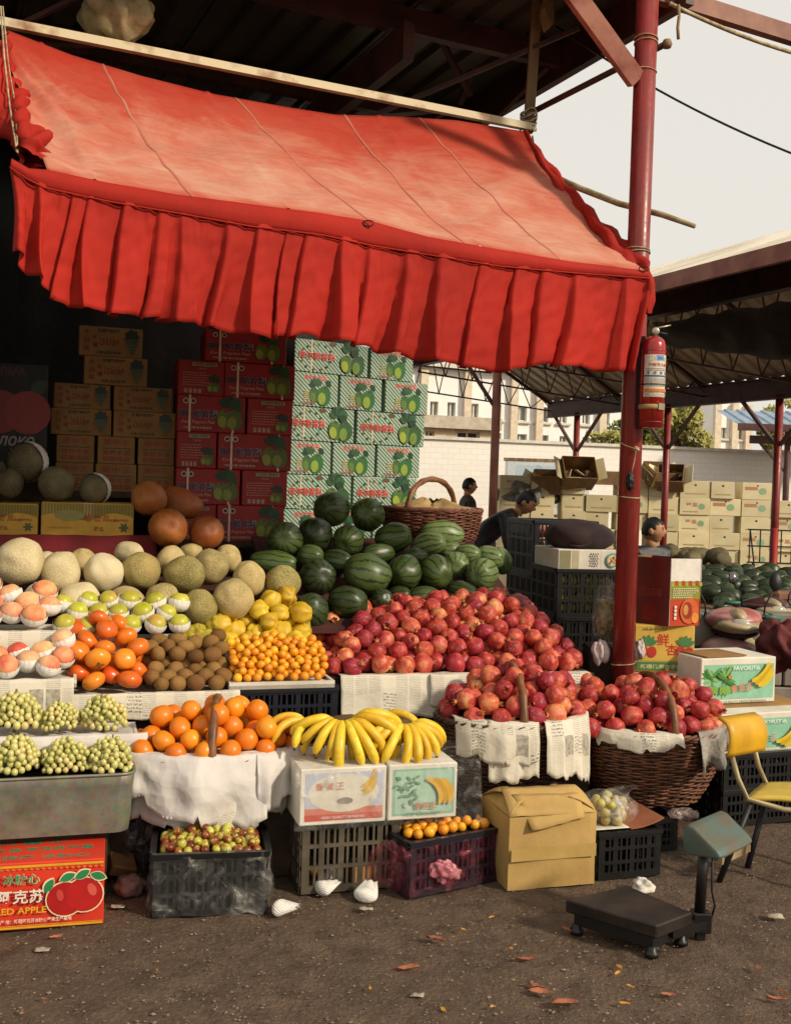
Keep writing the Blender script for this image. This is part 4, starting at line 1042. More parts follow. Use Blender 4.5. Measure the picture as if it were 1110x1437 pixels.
def pr_red_long(w, h):
    p = Print(); wh = '#c9b9a6'
    for x in (.12, .23): p.ell(w * x, h * .84, h * .075, h * .075, wh); p.ell(w * x, h * .84, h * .05, h * .05, '#2e2a28')
    p.text('库尔勒香梨', w * .303, h * .37, h * .24, wh, w * .58); p.text('库尔勒香梨', w * .30, h * .375, h * .23, '#26254a', w * .57)
    p.text('Kurla Fragrant Pear', w * .31, h * .2, h * .12, '#b88a70', w * .5, shear=.25); p.text('中国新疆·库尔勒香梨', w * .3, h * .08, h * .065, '#b89a86', w * .42)
    for a in (2.7, 2.2, 1.4, .7, .2, -.3): p.leaf(w * .77, h * .72, h * .34, h * .1, a, '#1f3a22' if a > 1 else '#28482a')
    pear(p, w * .69, h * .38, h * .42, '#5f6b28', '#8c8e36'); pear(p, w * .84, h * .36, h * .45, '#55612a', '#7d8434')
    return p.mesh()
def pr_red_short(w, h):
    p = Print(); p.rect(w * .3, h * .84, w * .82, h * .93, '#9aa37a'); p.text('中国库尔勒香梨', w * .56, h * .85, h * .075, '#2b3a22', w * .48)
    p.text('产品介绍', w * .5, h * .74, h * .055, '#b08672'); p.lines(w * .1, w * .82, h * .28, h * .7, 6, '#b08672', .3, .35, 1)
    for i in range(4): p.rect(w * (.13 + .1 * i), h * .06, w * (.2 + .1 * i), h * .18, '#a7897a')
    for a in (2.4, 1.6, .8, .2): p.leaf(w * .76, h * .42, h * .2, h * .06, a, '#1f3a22')
    pear(p, w * .7, h * .24, h * .22, '#5f6b28', '#8c8e36'); pear(p, w * .82, h * .23, h * .23, '#55612a', '#7d8434'); return p.mesh()
def pr_green_long(w, h):
    p = Print(); p.ell(w * .5, h * .92, h * .14, h * .07, '#1f5a34'); p.ell(w * .5, h * .92, h * .09, h * .04, '#8f3026')
    for i in range(15):
        a = 2 * math.pi * i / 15; p.leaf(w * .27 + w * .21 * math.cos(a), h * .5 + h * .38 * math.sin(a), h * .1, h * .045, a * 2.3, '#2a4a2c' if i % 3 else '#6a5a2a')
    p.text('库尔勒香梨', w * .292, h * .39, h * .25, '#e8ddd0', w * .50); p.text('库尔勒香梨', w * .29, h * .395, h * .24, '#c22f22', w * .49)
    for a in (2.9, 2.2, 1.5, 1.0, .5, .1, -.4): p.leaf(w * .74, h * .78, h * .34, h * .12, a, ('#1c3d26', '#2d5a34')[int(a * 10) % 2])
    pear(p, w * .69, h * .36, h * .46, '#4f7030', '#9aa83a', .15); pear(p, w * .85, h * .34, h * .5, '#2f5a30', '#6f8c34', -.15); return p.mesh()
def pr_green_short(w, h):
    p = Print(); p.text('库尔勒香梨', w * .485, h * .77, h * .17, '#e8ddd0', w * .54); p.text('库尔勒香梨', w * .48, h * .775, h * .16, '#c22f22', w * .52)
    p.leaf(w * .72, h * .82, h * .26, h * .1, -.9, '#1c3d26')
    for a in (3.0, 2.4, 1.9, 1.3, .7): p.leaf(w * .5, h * .62, h * .26, h * .08, a, ('#1c3d26', '#2d5a34')[int(a * 10) % 2])
    p.lines(w * .22, w * .42, h * .2, h * .48, 5, '#b7b07a', .6, .1); pear(p, w * .46, h * .34, h * .36, '#3c6432', '#5d7c36', .1); pear(p, w * .67, h * .34, h * .48, '#2f6a34', '#8ca238', -.12)
    p.text('中国新疆', w * .3, h * .06, h * .08, '#a8574a', w * .3); return p.mesh()

def stack(plane, rows, ybounds, xref, kinds, depth, label, group, cat='carton', jit=.004, seed=0, lean=0.0, gap=.001):
    "rows[k] = list of (x0, x1, kind) in pixels, from the lowest row up; ybounds = row joints at xref"
    g = random.Random(seed); zs = [plane.hit(xref, y)[1] for y in ybounds]; ym = []
    for k, row in enumerate(rows):
        z0, z1 = zs[k], zs[k + 1]; ypx = (ybounds[k] + ybounds[k + 1]) / 2
        for ii, (x0, x1, kd) in enumerate(row):
            u0 = plane.hit(x0, ypx)[0]; u1 = plane.hit(x1, ypx)[0]; m, prf, straps = kinds[kd]; w = u1 - u0; h = z1 - z0 - gap
            wq = round(w / .02) * .02; key = (kd, wq, round(h, 3))
            if key not in _PRC: _PRC[key] = prf(wq, h)
            bk = g.uniform(0, .012)
            carton(label(kd, k, ii, len(row)), Matrix.Translation(plane.at(u0 + (w - wq) / 2, z0 + .0005, bk)) @ Matrix.Rotation(plane.yaw + g.uniform(-.015, .015), 4, 'Z'), wq, depth, h, m, [(_PRC[key], 'front')], [q * wq for q in straps], group)
    return zs
_PRC = {}
PB = VP(2.35)
zb = stack(PB, [[(77, 131, 'bs'), (135, 190, 'bs'), (193, 245, 'bs')], [(78, 133, 'bs'), (136, 190, 'bs'), (193, 246, 'bs')], [(70, 157, 'bl'), (160, 246, 'bl')], [(74, 156, 'bl'), (159, 243, 'bl')], [(119, 206, 'bl')], [(111, 200, 'bl')]],
    [690, 650.5, 612, 575, 540, 500, 458], 150, {'bl': (M_KRAFT, pr_brown_long, ()), 'bs': (M_KRAFT, pr_brown_short, ())}, .3,
    lambda kd, k, i, n: ('brown grape carton lying lengthwise, ' if kd == 'bl' else 'end of a brown carton with red characters, ') + ('bottom row', 'second row up', 'third row up', 'fourth row up', 'alone in the fifth row', 'topmost of the stepped stack')[k] + (('', ', away from the red cartons', ', middle of its row', ', next to the red cartons')[0 if n == 1 else 1 if i == 0 else 3 if i == n - 1 else 2]), 'brown cartons stacked at the back')
PRD = VP(2.28)
zr_ = stack(PRD, [[(244, 303, 'rs'), (305, 397, 'rl')], [(246, 338, 'rl'), (341, 402, 'rs')], [(247, 305, 'rs'), (307, 408, 'rl')], [(248, 345, 'rl'), (348, 411, 'rs')], [(250, 316, 'rs'), (317, 413, 'rl')], [(289, 401, 'rl')]],
    [760, 709, 659, 608, 557, 508, 464], 330, {'rl': (M_REDCARD, pr_red_long, (.18, .82)), 'rs': (M_REDCARD, pr_red_short, ())}, .27,
    lambda kd, k, i, n: ('red pear carton lying lengthwise with pale straps, ' if kd == 'rl' else 'red pear carton turned end on with small print, ') + ('bottom row', 'second row up', 'third row up', 'fourth row up', 'fifth row up', 'topmost')[k] + ' of the red stack', 'red pear cartons stacked at the back', seed=2)
GP = Plane(W(402, 720, 6.5), R(36))
zg = stack(GP, [[(399, 460, 'gs'), (462, 522, 'gs'), (525, 583, 'gs')], [(401, 493, 'gl'), (497, 584, 'gl')], [(404, 465, 'gs'), (468, 528, 'gs'), (530, 590, 'gs')], [(407, 498, 'gl'), (502, 597, 'gl')], [(413, 475, 'gs'), (478, 538, 'gs'), (541, 601, 'gs')], [(415, 518, 'gl'), (522, 582, 'gs')]],
    [766, 714, 665, 617, 568, 519, 472], 410, {'gl': (M_GREENCARD, pr_green_long, (.22, .80)), 'gs': (M_GREENCARD, pr_green_short, ())}, .27,
    lambda kd, k, i, n: ('green striped carton lying lengthwise with straps, ' if kd == 'gl' else 'green striped carton turned end on, ') + ('bottom row', 'second row up', 'third row up', 'fourth row up', 'fifth row up', 'top row')[k] + (', next to the red cartons' if i == 0 else ', at the wicker basket end' if i == n - 1 else ', middle of its row'), 'green striped pear cartons stacked at the back', seed=3, gap=.004)
# low stock tables that carry the stacks
def table(name, label, plane, px0, px1, ybot, ztop, depth, xref):
    u0, u1 = plane.hit(px0, ybot)[0], plane.hit(px1, ybot)[0]; root = thing(name, label, 'table', Matrix.Translation(plane.at(u0, 0, -.03)) @ Matrix.Rotation(plane.yaw, 4, 'Z')); w = u1 - u0
    mb = MB()
    for i in range(4): mb.box((w / 2, depth * (i + .5) / 4, ztop - .015), (w, depth / 4 - .004, .03))
    part('table_top', mb, M_DKWOOD, root)
    for x in (.04, w - .04):
        for y in (.04, depth - .04): mb = MB(); mb.box((x, y, (ztop - .03) / 2), (.06, .06, ztop - .03)); part('leg', mb, M_DKWOOD, root)
table('stock_table', 'rough plank table under the brown cartons', PB, 30, 246, 690, zb[0], .42, 150)
table('stock_table', 'rough plank table under the red cartons', PRD, 249, 398, 760, zr_[0], .4, 330)
table('stock_table', 'rough plank table under the green striped cartons', GP, 401, 584, 766, zg[0], .4, 410)
# poster carton at the far left, deep in shade
pl = VP(2.15); u0, z0 = pl.hit(-60, 660); u1, z1 = pl.hit(68, 512); w, h = u1 - u0, z1 - z0
p = Print(); p.text('АЛМА', w * .55, h * .88, h * .08, '#54201c', w * .4)
for a in range(7): p.leaf(w * (.2 + .1 * a), h * .72, h * .2, h * .06, 1 + a, '#24301e')
p.ell(w * .46, h * .55, h * .2, h * .2, '#7d1f18'); p.ell(w * .78, h * .55, h * .2, h * .2, '#86241b'); p.text('яблоко', w * .55, h * .24, h * .12, '#8d8578', w * .62, shear=.25)
for a in range(9): p.leaf(w * (.1 + .1 * a), h * .1, h * .16, h * .05, .5 + a, '#6d6248')
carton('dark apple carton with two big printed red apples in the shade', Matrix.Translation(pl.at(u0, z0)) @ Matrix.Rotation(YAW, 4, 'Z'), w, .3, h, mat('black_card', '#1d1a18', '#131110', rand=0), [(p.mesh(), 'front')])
ty = Z(40, 752, 1.72)
step(-1.2, U(190, 752, 1.72) + .02, 1.70, 2.35, ty - .006); step(-1.2, U(68, 660, 2.15) + .02, 2.36, 2.7, Z(0, 660, 2.15) - .003)
mb = MB(); mb.box((0, 0, 0), (.5, .3, .03))
# filler riser under the poster carton
u0a = pl.hit(-60, 660)[0]; mbx = MB(); mbx.box(((u0a + U(68, 660, 2.15)) / 2, 2.25, Z(0, 660, 2.15) / 2 - .004), (U(68, 660, 2.15) - u0a, .18, Z(0, 660, 2.15) - .008)); part('riser', mbx, M_DKWOOD, STAND)

# ---- yellow melon cartons with dark netted melons on top
YP = VP(1.75)
def yellow_carton(px0, px1, label):
    u0, u1 = YP.hit(px0, 752)[0], YP.hit(px1, 752)[0]; z1 = Z((px0 + px1) / 2, 706, 1.75); w, h = u1 - u0, z1 - ty; p = Print()
    p.rect(0.003, h * .5, w - .003, h * .98, '#a88c34')
    for i in range(30): p.rect(w * (i / 30 + .004), h * .62, w * (i / 30 + .018), h * .98, '#7d7434')
    pts = [(0.003, .003), (w - .003, .003), (w - .003, h * .55)] + [(w * (1 - t), h * (.62 + .16 * math.sin(t * 9) * math.sin(math.pi * t))) for t in np.linspace(.04, .96, 24)] + [(.003, h * .6)]
    p.poly(pts, '#c99b35'); p.ell(w * .3, h * .62, w * .16, h * .17, '#8f8a4a', wob=.04)
    for i, ch in enumerate('哈密瓜'): p.text(ch, w * (.5 + .1 * i), h * .45, h * .2, '#a8442a')
    p.text('新疆特产甜瓜', w * .84, h * .45, h * .09, '#a8442a', w * .2); p.text('甜瓜', w * .62, h * .16, h * .14, '#a8442a'); p.text('Xinjiang Hami melon', w * .2, h * .22, h * .07, '#a9782e', w * .26)
    for a in range(6): p.leaf(w * .89, h * .28, h * .16, h * .035, a * 1.05, '#4a5a34')
    carton(label, SM(u0, 1.75, ty), w, .36, h, M_KRAFT2, [(p.mesh(), 'front')], (), 'yellow melon cartons', tape=True)
    return z1
zy = yellow_carton(57, 187, 'yellow melon carton beside the orange squashes, two netted melons on it'); yellow_carton(-77, 53, 'yellow melon carton at the end of the shelf carrying netted melons')
# red cloth over that shelf
line = [V(x, 752 + (x - 40) * .012, 1.70) for x in range(-60, 221, 20)]
drape('red_cloth', 'dark red cloth hanging from the shelf below the yellow cartons', line, .16, mat('maroon_cloth', '#7c2226', '#5d181c', scale=5, rough=.85, rand=0, bump=.2), out=.008, back=.05, cat='cloth', wave=.014, ragged=.01)
def ellip(name, px, py, rxp, ryp, v, meshf, label, cat, group, g, axis=None, rdepth=None, kid=None):
    c = V(px, py, v); k = (c - Vector((0, 0, CAM_H))).dot(Vector((0, 1, 0))) / FPX; r = (rxp + ryp) / 2 * k
    o = link(name, meshf); elong = rxp / ryp
    if axis is None: axis = Vector((g.uniform(-.6, .6), -1, g.uniform(-.4, .5))) if .88 < elong < 1.15 else Vector((1, g.uniform(-.5, .5), g.uniform(-.25, .25))) if elong >= 1.15 else Vector((g.uniform(-.3, .3), g.uniform(-.5, .3), 1))
    q = Vector(axis).normalized().to_track_quat('Z', 'Y').to_matrix().to_4x4() @ Matrix.Rotation(g.uniform(0, 6.28), 4, 'Z')
    zr = max(elong, 1 / elong) if not (.88 < elong < 1.15) else 1.08
    o.matrix_world = Matrix.Translation(c) @ q @ Matrix.Diagonal((min(rxp, ryp) * k, min(rxp, ryp) * k, min(rxp, ryp) * k * zr, 1))
    tag(o, label, cat, group)
    if kid: link(kid[0], kid[1], o)
    return o
def unit(name, m, k=0, ribs=0, nr=10, irr=.09, dip=.08):
    def f(th, ph):
        q = 1 + irr * fnoise(math.sin(th) * math.cos(ph) * 1.5 + k, math.sin(th) * math.sin(ph) * 1.5, math.cos(th) * 1.5) + (ribs * abs(math.cos(nr * ph / 2)) * math.sin(th) if ribs else 0)
        p = sph(th, ph, q); p.z -= dip * math.exp(-(th / .25) ** 2) - dip * math.exp(-((math.pi - th) / .25) ** 2); return p
    return blob(name, f, m, 18, 30)
# unit-size melons need unit-scaled textures
def scaled_mat(fn, *a, **k): return fn(*a, **k)
def m_unit_melon(name, *a):
    m = m_melon(name, *a); 
    for n in m.node_tree.nodes:
        if n.type == 'TEX_NOISE': n.inputs['Scale'].default_value *= .14
    return m
def m_unit_net(name, *a, **k):
    m = m_net(name, *a, **k)
    for n in m.node_tree.nodes:
        if n.type in ('TEX_NOISE', 'TEX_VORONOI'): n.inputs['Scale'].default_value *= .12
        if n.type == 'VECT_MATH' and n.operation == 'SCALE': n.inputs[3].default_value *= 8
    return m
UW = [m_unit_melon('watermelon_skin', '#4a5a2a', '#3a4a22', '#1a2614', '#5c6a38', 12, .66), m_unit_melon('dark_watermelon_skin', '#364322', '#2c381b', '#161f11', '#46522b', 12, .6), m_unit_melon('pale_watermelon_skin', '#6b7b48', '#5a6c3c', '#2c3b23', '#84905e', 12, .64)]
UH = [m_unit_net('tan_netted_skin', '#8a7d45', '#ad9760', '#bfa874', '#cbb88c'), m_unit_net('pale_netted_skin', '#b5a577', '#c7b68b', '#d2c49e', '#ded2b4', amt=.5), m_unit_net('green_netted_skin', '#6d6a34', '#8c8247', '#aa9355', '#c0ab78')]
UDK = m_unit_net('dusky_netted_skin', '#4a4430', '#5d553b', '#75694a', '#8a7f62', amt=.55)
WM = [unit('watermelon', UW[i % 3 if i < 3 else 0], i * 2.3) for i in range(5)]
HM = [unit('hami_melon', UH[i % 3], i * 1.7, .012, 10) for i in range(6)]
DKM = [unit('netted_melon', UDK, i) for i in range(2)]
def foamcup(z0, z1, r, teeth=22):
    mb = MB(); rows = []
    for i in range(9):
        t = i / 8; z = z0 + (z1 - z0) * t; q = math.sqrt(max(.02, 1 - z * z)) * r; row = []
        for j in range(teeth * 2 + 1):
            a = 2 * math.pi * j / (teeth * 2); e = (.05 if j % 2 else -.02) * (t ** 3); row.append(((q + .02 * (j % 2)) * math.cos(a), (q + .02 * (j % 2)) * math.sin(a), z + e))
        rows.append(row)
    mb.grid(rows); mb.grid([[(x * .96, y * .96, z) for x, y, z in rw] for rw in rows[::-1]]); return mb.mesh('foam_net', M_FOAM)
FCUP = foamcup(-.95, .12, 1.07)
g = random.Random(11)
for px, py, rx, ry, v, foam in ((38, 648, 27, 27, 1.98, 1), (12, 678, 21, 21, 1.9, 0), (80, 679, 26, 25, 1.9, 0), (133, 686, 23, 21, 1.9, 1)):
    c = V(px, py, v); ellip('netted_melon', px, py, rx, ry, v, DKM[g.randrange(2)], 'dusky netted melon wearing a white foam net on the yellow cartons' if foam else 'bare dusky netted melon resting on the yellow cartons', 'melon', 'netted melons on the yellow cartons', g, axis=(.2, -1, .3) if not foam else (-.25, -1, -.15), kid=('foam_net', FCUP) if foam else None)
# ---- squashes
SQ = [unit('orange_squash', M_PUMP, i * 3.3, .03, 14, .05, .12) for i in range(3)]
for n in M_PUMP.node_tree.nodes:
    if n.type == 'TEX_NOISE': n.inputs['Scale'].default_value *= .14
for px, py, rx, ry, v, lb, ax in ((209, 699, 24, 24, 1.78, 'rounded orange squash leaning at the back beside the yellow carton', (-.5, -1, .2)), (252, 705, 34, 21, 1.95, 'long orange squash lying across the squash pile', (1, .2, -.35)), (236, 741, 29, 27, 1.62, 'round orange squash showing its ribbed end above the melons', (.3, -1, .15)), (290, 748, 25, 24, 1.66, 'pale orange squash beside the red cartons', (.4, -1, .3))):
    ellip('orange_squash', px, py, rx, ry, v, SQ[g.randrange(3)], lb, 'squash', 'orange squashes', g, axis=ax)
# ---- netted melons of the long row
HL = [(28, 788, 33, 35, 1.20, 1), (85, 803, 27, 31, 1.22, 1), (57, 840, 24, 23, 1.10, 1), (64, 795, 21, 22, 1.40, 1), (117, 791, 19, 22, 1.42, 0), (146, 804, 27, 27, 1.24, 1), (112, 842, 30, 25, 1.12, 1), (178, 845, 27, 23, 1.12, 0), (198, 801, 26, 27, 1.26, 2), (181, 775, 23, 15, 1.46, 1), (228, 842, 26, 24, 1.12, 0), (240, 787, 24, 21, 1.46, 0), (259, 806, 30, 26, 1.24, 2), (268, 776, 17, 14, 1.60, 0), (295, 795, 25, 28, 1.36, 0), (320, 784, 21, 19, 1.50, 0), (279, 852, 27, 25, 1.08, 2), (327, 841, 28, 29, 1.12, 0), (350, 812, 22, 26, 1.28, 0), (397, 818, 26, 25, 1.30, 2)]
for px, py, rx, ry, v, k in HL:
    ellip('hami_melon', px, py, rx, ry, v, HM[k if g.random() < .75 else (k + 3) % 6], ('pale cream netted melon in the long melon row', 'tan netted melon in the long melon row', 'green streaked netted melon in the long melon row')[1 - k if k < 2 else 2], 'melon', 'netted melons in the long row', g)
# ---- watermelons
WL = [(466, 714, 25, 26, 2.06, 0), (516, 722, 24, 25, 2.02, 0), (400, 757, 28, 25, 1.78, 0), (442, 750, 27, 25, 1.86, 1), (489, 758, 22, 22, 1.82, 0), (552, 755, 28, 22, 1.86, 0), (620, 750, 32, 21, 2.0, 2), (601, 764, 27, 17, 1.8, 2), (383, 790, 36, 18, 1.66, 0), (436, 781, 20, 17, 1.7, 0), (474, 788, 24, 18, 1.66, 1), (446, 810, 28, 26, 1.50, 1), (516, 806, 35, 29, 1.46, 0), (567, 803, 25, 25, 1.54, 0), (612, 803, 25, 24, 1.56, 0), (531, 777, 25, 14, 1.74, 0), (582, 781, 20, 13, 1.74, 0), (640, 793, 19, 20, 1.72, 2), (656, 778, 20, 15, 1.86, 2), (676, 806, 24, 23, 1.6, 2), (686, 784, 24, 18, 1.86, 2), (703, 787, 16, 20, 1.9, 2), (437, 857, 25, 26, 1.26, 1), (488, 845, 30, 23, 1.30, 1), (536, 842, 17, 16, 1.34, 1), (596, 838, 23, 16, 1.46, 0), (650, 830, 24, 14, 1.5, 0), (692, 835, 15, 10, 1.5, 2), (560, 836, 18, 14, 1.46, 1), (630, 772, 18, 14, 1.94, 2)]
for px, py, rx, ry, v, k in WL:
    ellip('watermelon', px, py, rx, ry, v, WM[k] if k else WM[g.choice((0, 3, 4))], ('striped green watermelon in the watermelon pile', 'dark green watermelon in the watermelon pile', 'pale green watermelon at the sunny end of the pile')[k], 'watermelon', 'watermelons in the pile', g)
# sloping boards that carry melons and watermelons
def ramp(u0, u1, v0, v1, z0, z1):
    mb = MB(); mb.add([(u0, v0, z0), (u1, v0, z0), (u1, v1, z1), (u0, v1, z1), (u0, v0, z0 - .03), (u1, v0, z0 - .03), (u1, v1, z1 - .03), (u0, v1, z1 - .03)], [(0, 1, 2, 3), (4, 7, 6, 5), (0, 4, 5, 1), (1, 5, 6, 2), (2, 6, 7, 3), (3, 7, 4, 0)])
    for u in (u0 + .05, u1 - .05):
        for v, z in ((v0 + .05, z0), (v1 - .05, z1)): mb.box((u, v, (z - .03) / 2), (.05, .05, z - .03))
    part('sloping_board', mb, mat('board_maroon_cloth', '#4a2420', '#331a17', rand=0, rough=.9), STAND)
ramp(-1.0, U(288, 850, 1.12), 1.09, 1.68, Z(200, 868, 1.06), Z(250, 790, 1.55) - .08); ramp(U(288, 850, 1.12) + .005, U(430, 850, 1.12), 1.27, 1.68, Z(330, 858, 1.2), Z(250, 790, 1.55) - .08)
ramp(U(380, 850, 1.3) + .03, U(715, 850, 1.5), 1.2, 2.1, Z(500, 880, 1.2), Z(520, 752, 1.98) - .02)

# ---- helper: a heap on a tray, in stall coordinates
def tray_surface(xl, yl, xr, yr, v0, v1, yb, ridge=None):
    "front edge pixels at v0, back height from pixel row yb at v1 (or a ridge outline list of pixels)"
    A, B = V(xl, yl, v0), V(xr, yr, v0); ua, ub = uv(A)[0], uv(B)[0]; za = (A.z + B.z) / 2
    if ridge: rp = [(U(x, y, v1), Z(x, y, v1)) for x, y in ridge]; rx = [q[0] for q in rp]; rz = [q[1] for q in rp]; zr = lambda u: float(np.interp(u, rx, rz))
    else:
        zc = Z((xl + xr) / 2, yb, v1); zr = lambda u: zc
    return ua, ub, za, zr
def stallW(u, v, z): return S(u, v, z)

# ---- the great pomegranate heap
ua, ub, za, zr = tray_surface(446, 952, 834, 948, .78, 1.30, 0, [(436, 905), (455, 875), (490, 858), (540, 846), (600, 838), (660, 838), (715, 842), (745, 862), (780, 890), (810, 915), (836, 935)])
r = .0465; v0, v1 = .78, 1.30
sf = lambda u, v: za + .02 + (zr(u) - za - .02) * max(0, min(1, (v - v0) / (v1 - v0))) ** .85
C = heap(r, lambda u, v: ua + r < u < ub - r * .6 and v0 + r < v < v1 + .08, lambda u, v: max(za, sf(u, v) - 2.7 * r), lambda u, v: sf(u, v) + .7 * r, 3600, 5, .1, bounds=(ua, ub, v0, v1 + .08), maxn=175)
fruits('pomegranate', POM, C, stallW, .055, 'red pomegranate in the big heap below the watermelons', 'pomegranate', 'pomegranates in the big heap', 1, kids=[('crown', CRN)])
# its stepped bed
nst = 7
for i in range(nst):
    va = v0 + .02 + (v1 + .08 - v0) * i / nst; vb = v0 + .02 + (v1 + .08 - v0) * (i + 1) / nst
    mb = MB(); P = []
    for q in range(2):
        vv = (va, vb)[q]; P.append([(u, vv, max(za, sf(u, vv) - 2.75 * r)) for u in np.linspace(ua + .02, ub - .04, 24)])
    mb.grid(P); part('bed_cloth', solid(P, -.004), mat('dark_red_bed', '#3c1616', '#2a1010', rand=0, rough=.95), STAND)
step(ua - .02, ub + .02, v0 + .04, v1 + .1, za - .006)
print('big pom', len(C), 'front z', za)
# paper over its front edge
line = [V(x, 950 - (x - 480) * .012, .77) for x in range(478, 650, 15)]
drape('newspaper', 'printed newspaper hung below the big pomegranate heap beside the bananas', line, .17, M_NEWS, out=.012, back=.06, cat='newspaper', seed=1, slant=.0, group='newspapers lining the trays', wave=.012)
line = [V(x, 949 - (x - 600) * .012, .755) for x in range(604, 838, 15)]
drape('newspaper', 'long newspaper strip under the big pomegranate heap next to the column', line, .10, M_NEWS, out=.012, back=.06, cat='newspaper', seed=2, slant=-.6, group='newspapers lining the trays', wave=.012)
# small patterned cloth behind
cpl = V(722, 852, 1.45); lump('patterned_cloth', 'dark red patterned cloth bunched behind the pomegranate heap', 'cloth', cpl, .10, .08, .07, mat('patterned_cloth', '#6a1f22', '#2c2022', scale=26, rough=.85, rand=0, contrast=(.45, .55)), 3, .3, 2)
step(U(700, 860, 1.4), U(745, 860, 1.4), 1.38, 1.6, cpl.z - .06)

# ---- pomegranate baskets
BC = [C]
def pom_basket(cx, rimy, vc, rx, ry, zbot, label, hyaw, handle, hump, seed, n, lab2, hw=1.0):
    zrim = Z(cx, rimy, vc - ry); c = S(U(cx, rimy, vc), vc, zbot); h = zrim - zbot
    b = basket(label, T(c, YAW), rx, ry, h, .66, handle, M_WICKER if seed == 3 else M_WICKERD, 30, hyaw, 'wicker fruit baskets')
    uc = uv(c)[0]; r = .046
    sf = lambda u, v: zrim + hump * max(0, 1 - ((u - uc) / rx) ** 2 - ((v - vc) / ry) ** 2) ** .6
    ins = lambda u, v: ((u - uc) / (rx - r * .9)) ** 2 + ((v - vc) / (ry - r * .9)) ** 2 < 1
    C = heap(r, ins, lambda u, v: sf(u, v) - 2.2 * r, lambda u, v: sf(u, v) + .85 * r, 1300, seed, .1, bounds=(uc - rx, uc + rx, vc - ry, vc + ry), maxn=n)
    mb = MB(); P = []
    for i in range(9):
        q = i / 8; P.append([Vector((rx * .93 * q * math.cos(a), ry * .93 * q * math.sin(a), h - 2.2 * r + hump * max(0, 1 - q * q) ** .6)) for a in np.linspace(0, 2 * math.pi, 31)])
    part('lining', solid(P, .003), mat('straw_lining', '#5d3a2a', '#3a2418', rand=0, rough=.95), b, True)
    fruits('pomegranate', POM, C, stallW, .055, lab2, 'pomegranate', 'pomegranates in the baskets', seed, kids=[('crown', CRN)]); BC.append(C)
    return c, zrim
cA, zA = pom_basket(716, 1024, .54, .335, .26, .20, 'dark wicker basket of pomegranates behind the yellow carton, newspaper over its rim', R(82), .24, .19, 2, 75, 'pomegranate heaped in the newspaper lined basket behind the yellow carton')
cB, zB = pom_basket(912, 1040, .55, .345, .28, .15, 'large brown wicker basket of pomegranates at the foot of the column', R(84), .25, .20, 3, 90, 'pomegranate heaped in the large basket at the foot of the red column')
step(U(600, 1100, .4), U(800, 1100, .4), .33, .8, .198); 
ga, gb = U(735, 1010, .55), U(862, 1010, .55); gz = min(zA, zB) - .02
C = heap(.046, lambda u, v: ga < u < gb and .44 < v < .76, lambda u, v: gz + .10 * (v - .44) / .32, lambda u, v: gz + .10 + .16 * (v - .44) / .32, 500, 12, .1, bounds=(ga, gb, .44, .76), maxn=26, pre=np.vstack(BC))
fruits('pomegranate', POM, C, stallW, .055, 'red pomegranate filling the gap between the two baskets', 'pomegranate', 'pomegranates between the baskets', 9, kids=[('crown', CRN)]); print('gap', len(C)); step(ga + .1, gb - .1, .56, .76, gz - .004)
def rimline(c, zrim, rx, ry, a0, a1, n=16): return [c + E1 * (rx * math.cos(a)) + E2 * (ry * math.sin(a)) + Vector((0, 0, zrim - c.z + .022)) for a in np.linspace(a0, a1, n)]
drape('newspaper', 'newspaper spread over the rim of the pomegranate basket beside the bananas', rimline(cA, zA, .34, .265, R(205), R(270)), .15, M_NEWS, .02, .05, 'newspaper', 3, 'newspapers lining the trays')
drape('newspaper', 'second newspaper hanging low under the first on the same basket', rimline(cA, zA, .343, .268, R(235), R(272)), .23, M_NEWS, .012, .04, 'newspaper', 4, 'newspapers lining the trays', wave=.01)
drape('newspaper', 'broad newspaper page hanging between the two pomegranate baskets', rimline(cA, zA, .35, .275, R(276), R(338)), .24, M_NEWS, .026, .05, 'newspaper', 5, 'newspapers lining the trays', slant=.3)
drape('newspaper', 'thin paper strip along the front rim of the large brown basket', rimline(cB, zB, .35, .285, R(196), R(268)), .06, M_NEWS, .015, .05, 'newspaper', 6, 'newspapers lining the trays')
drape('newspaper', 'crumpled grey newspaper drooping over the right shoulder of the large basket', rimline(cB, zB, .35, .285, R(282), R(345)), .13, mat('grey_news', '#9d978d', '#77716a', scale=12, rough=.9, bump=1.0, bscale=16, bdist=.03, rand=0), .02, .06, 'newspaper', 7, 'newspapers lining the trays', wave=.04, slant=-.8)

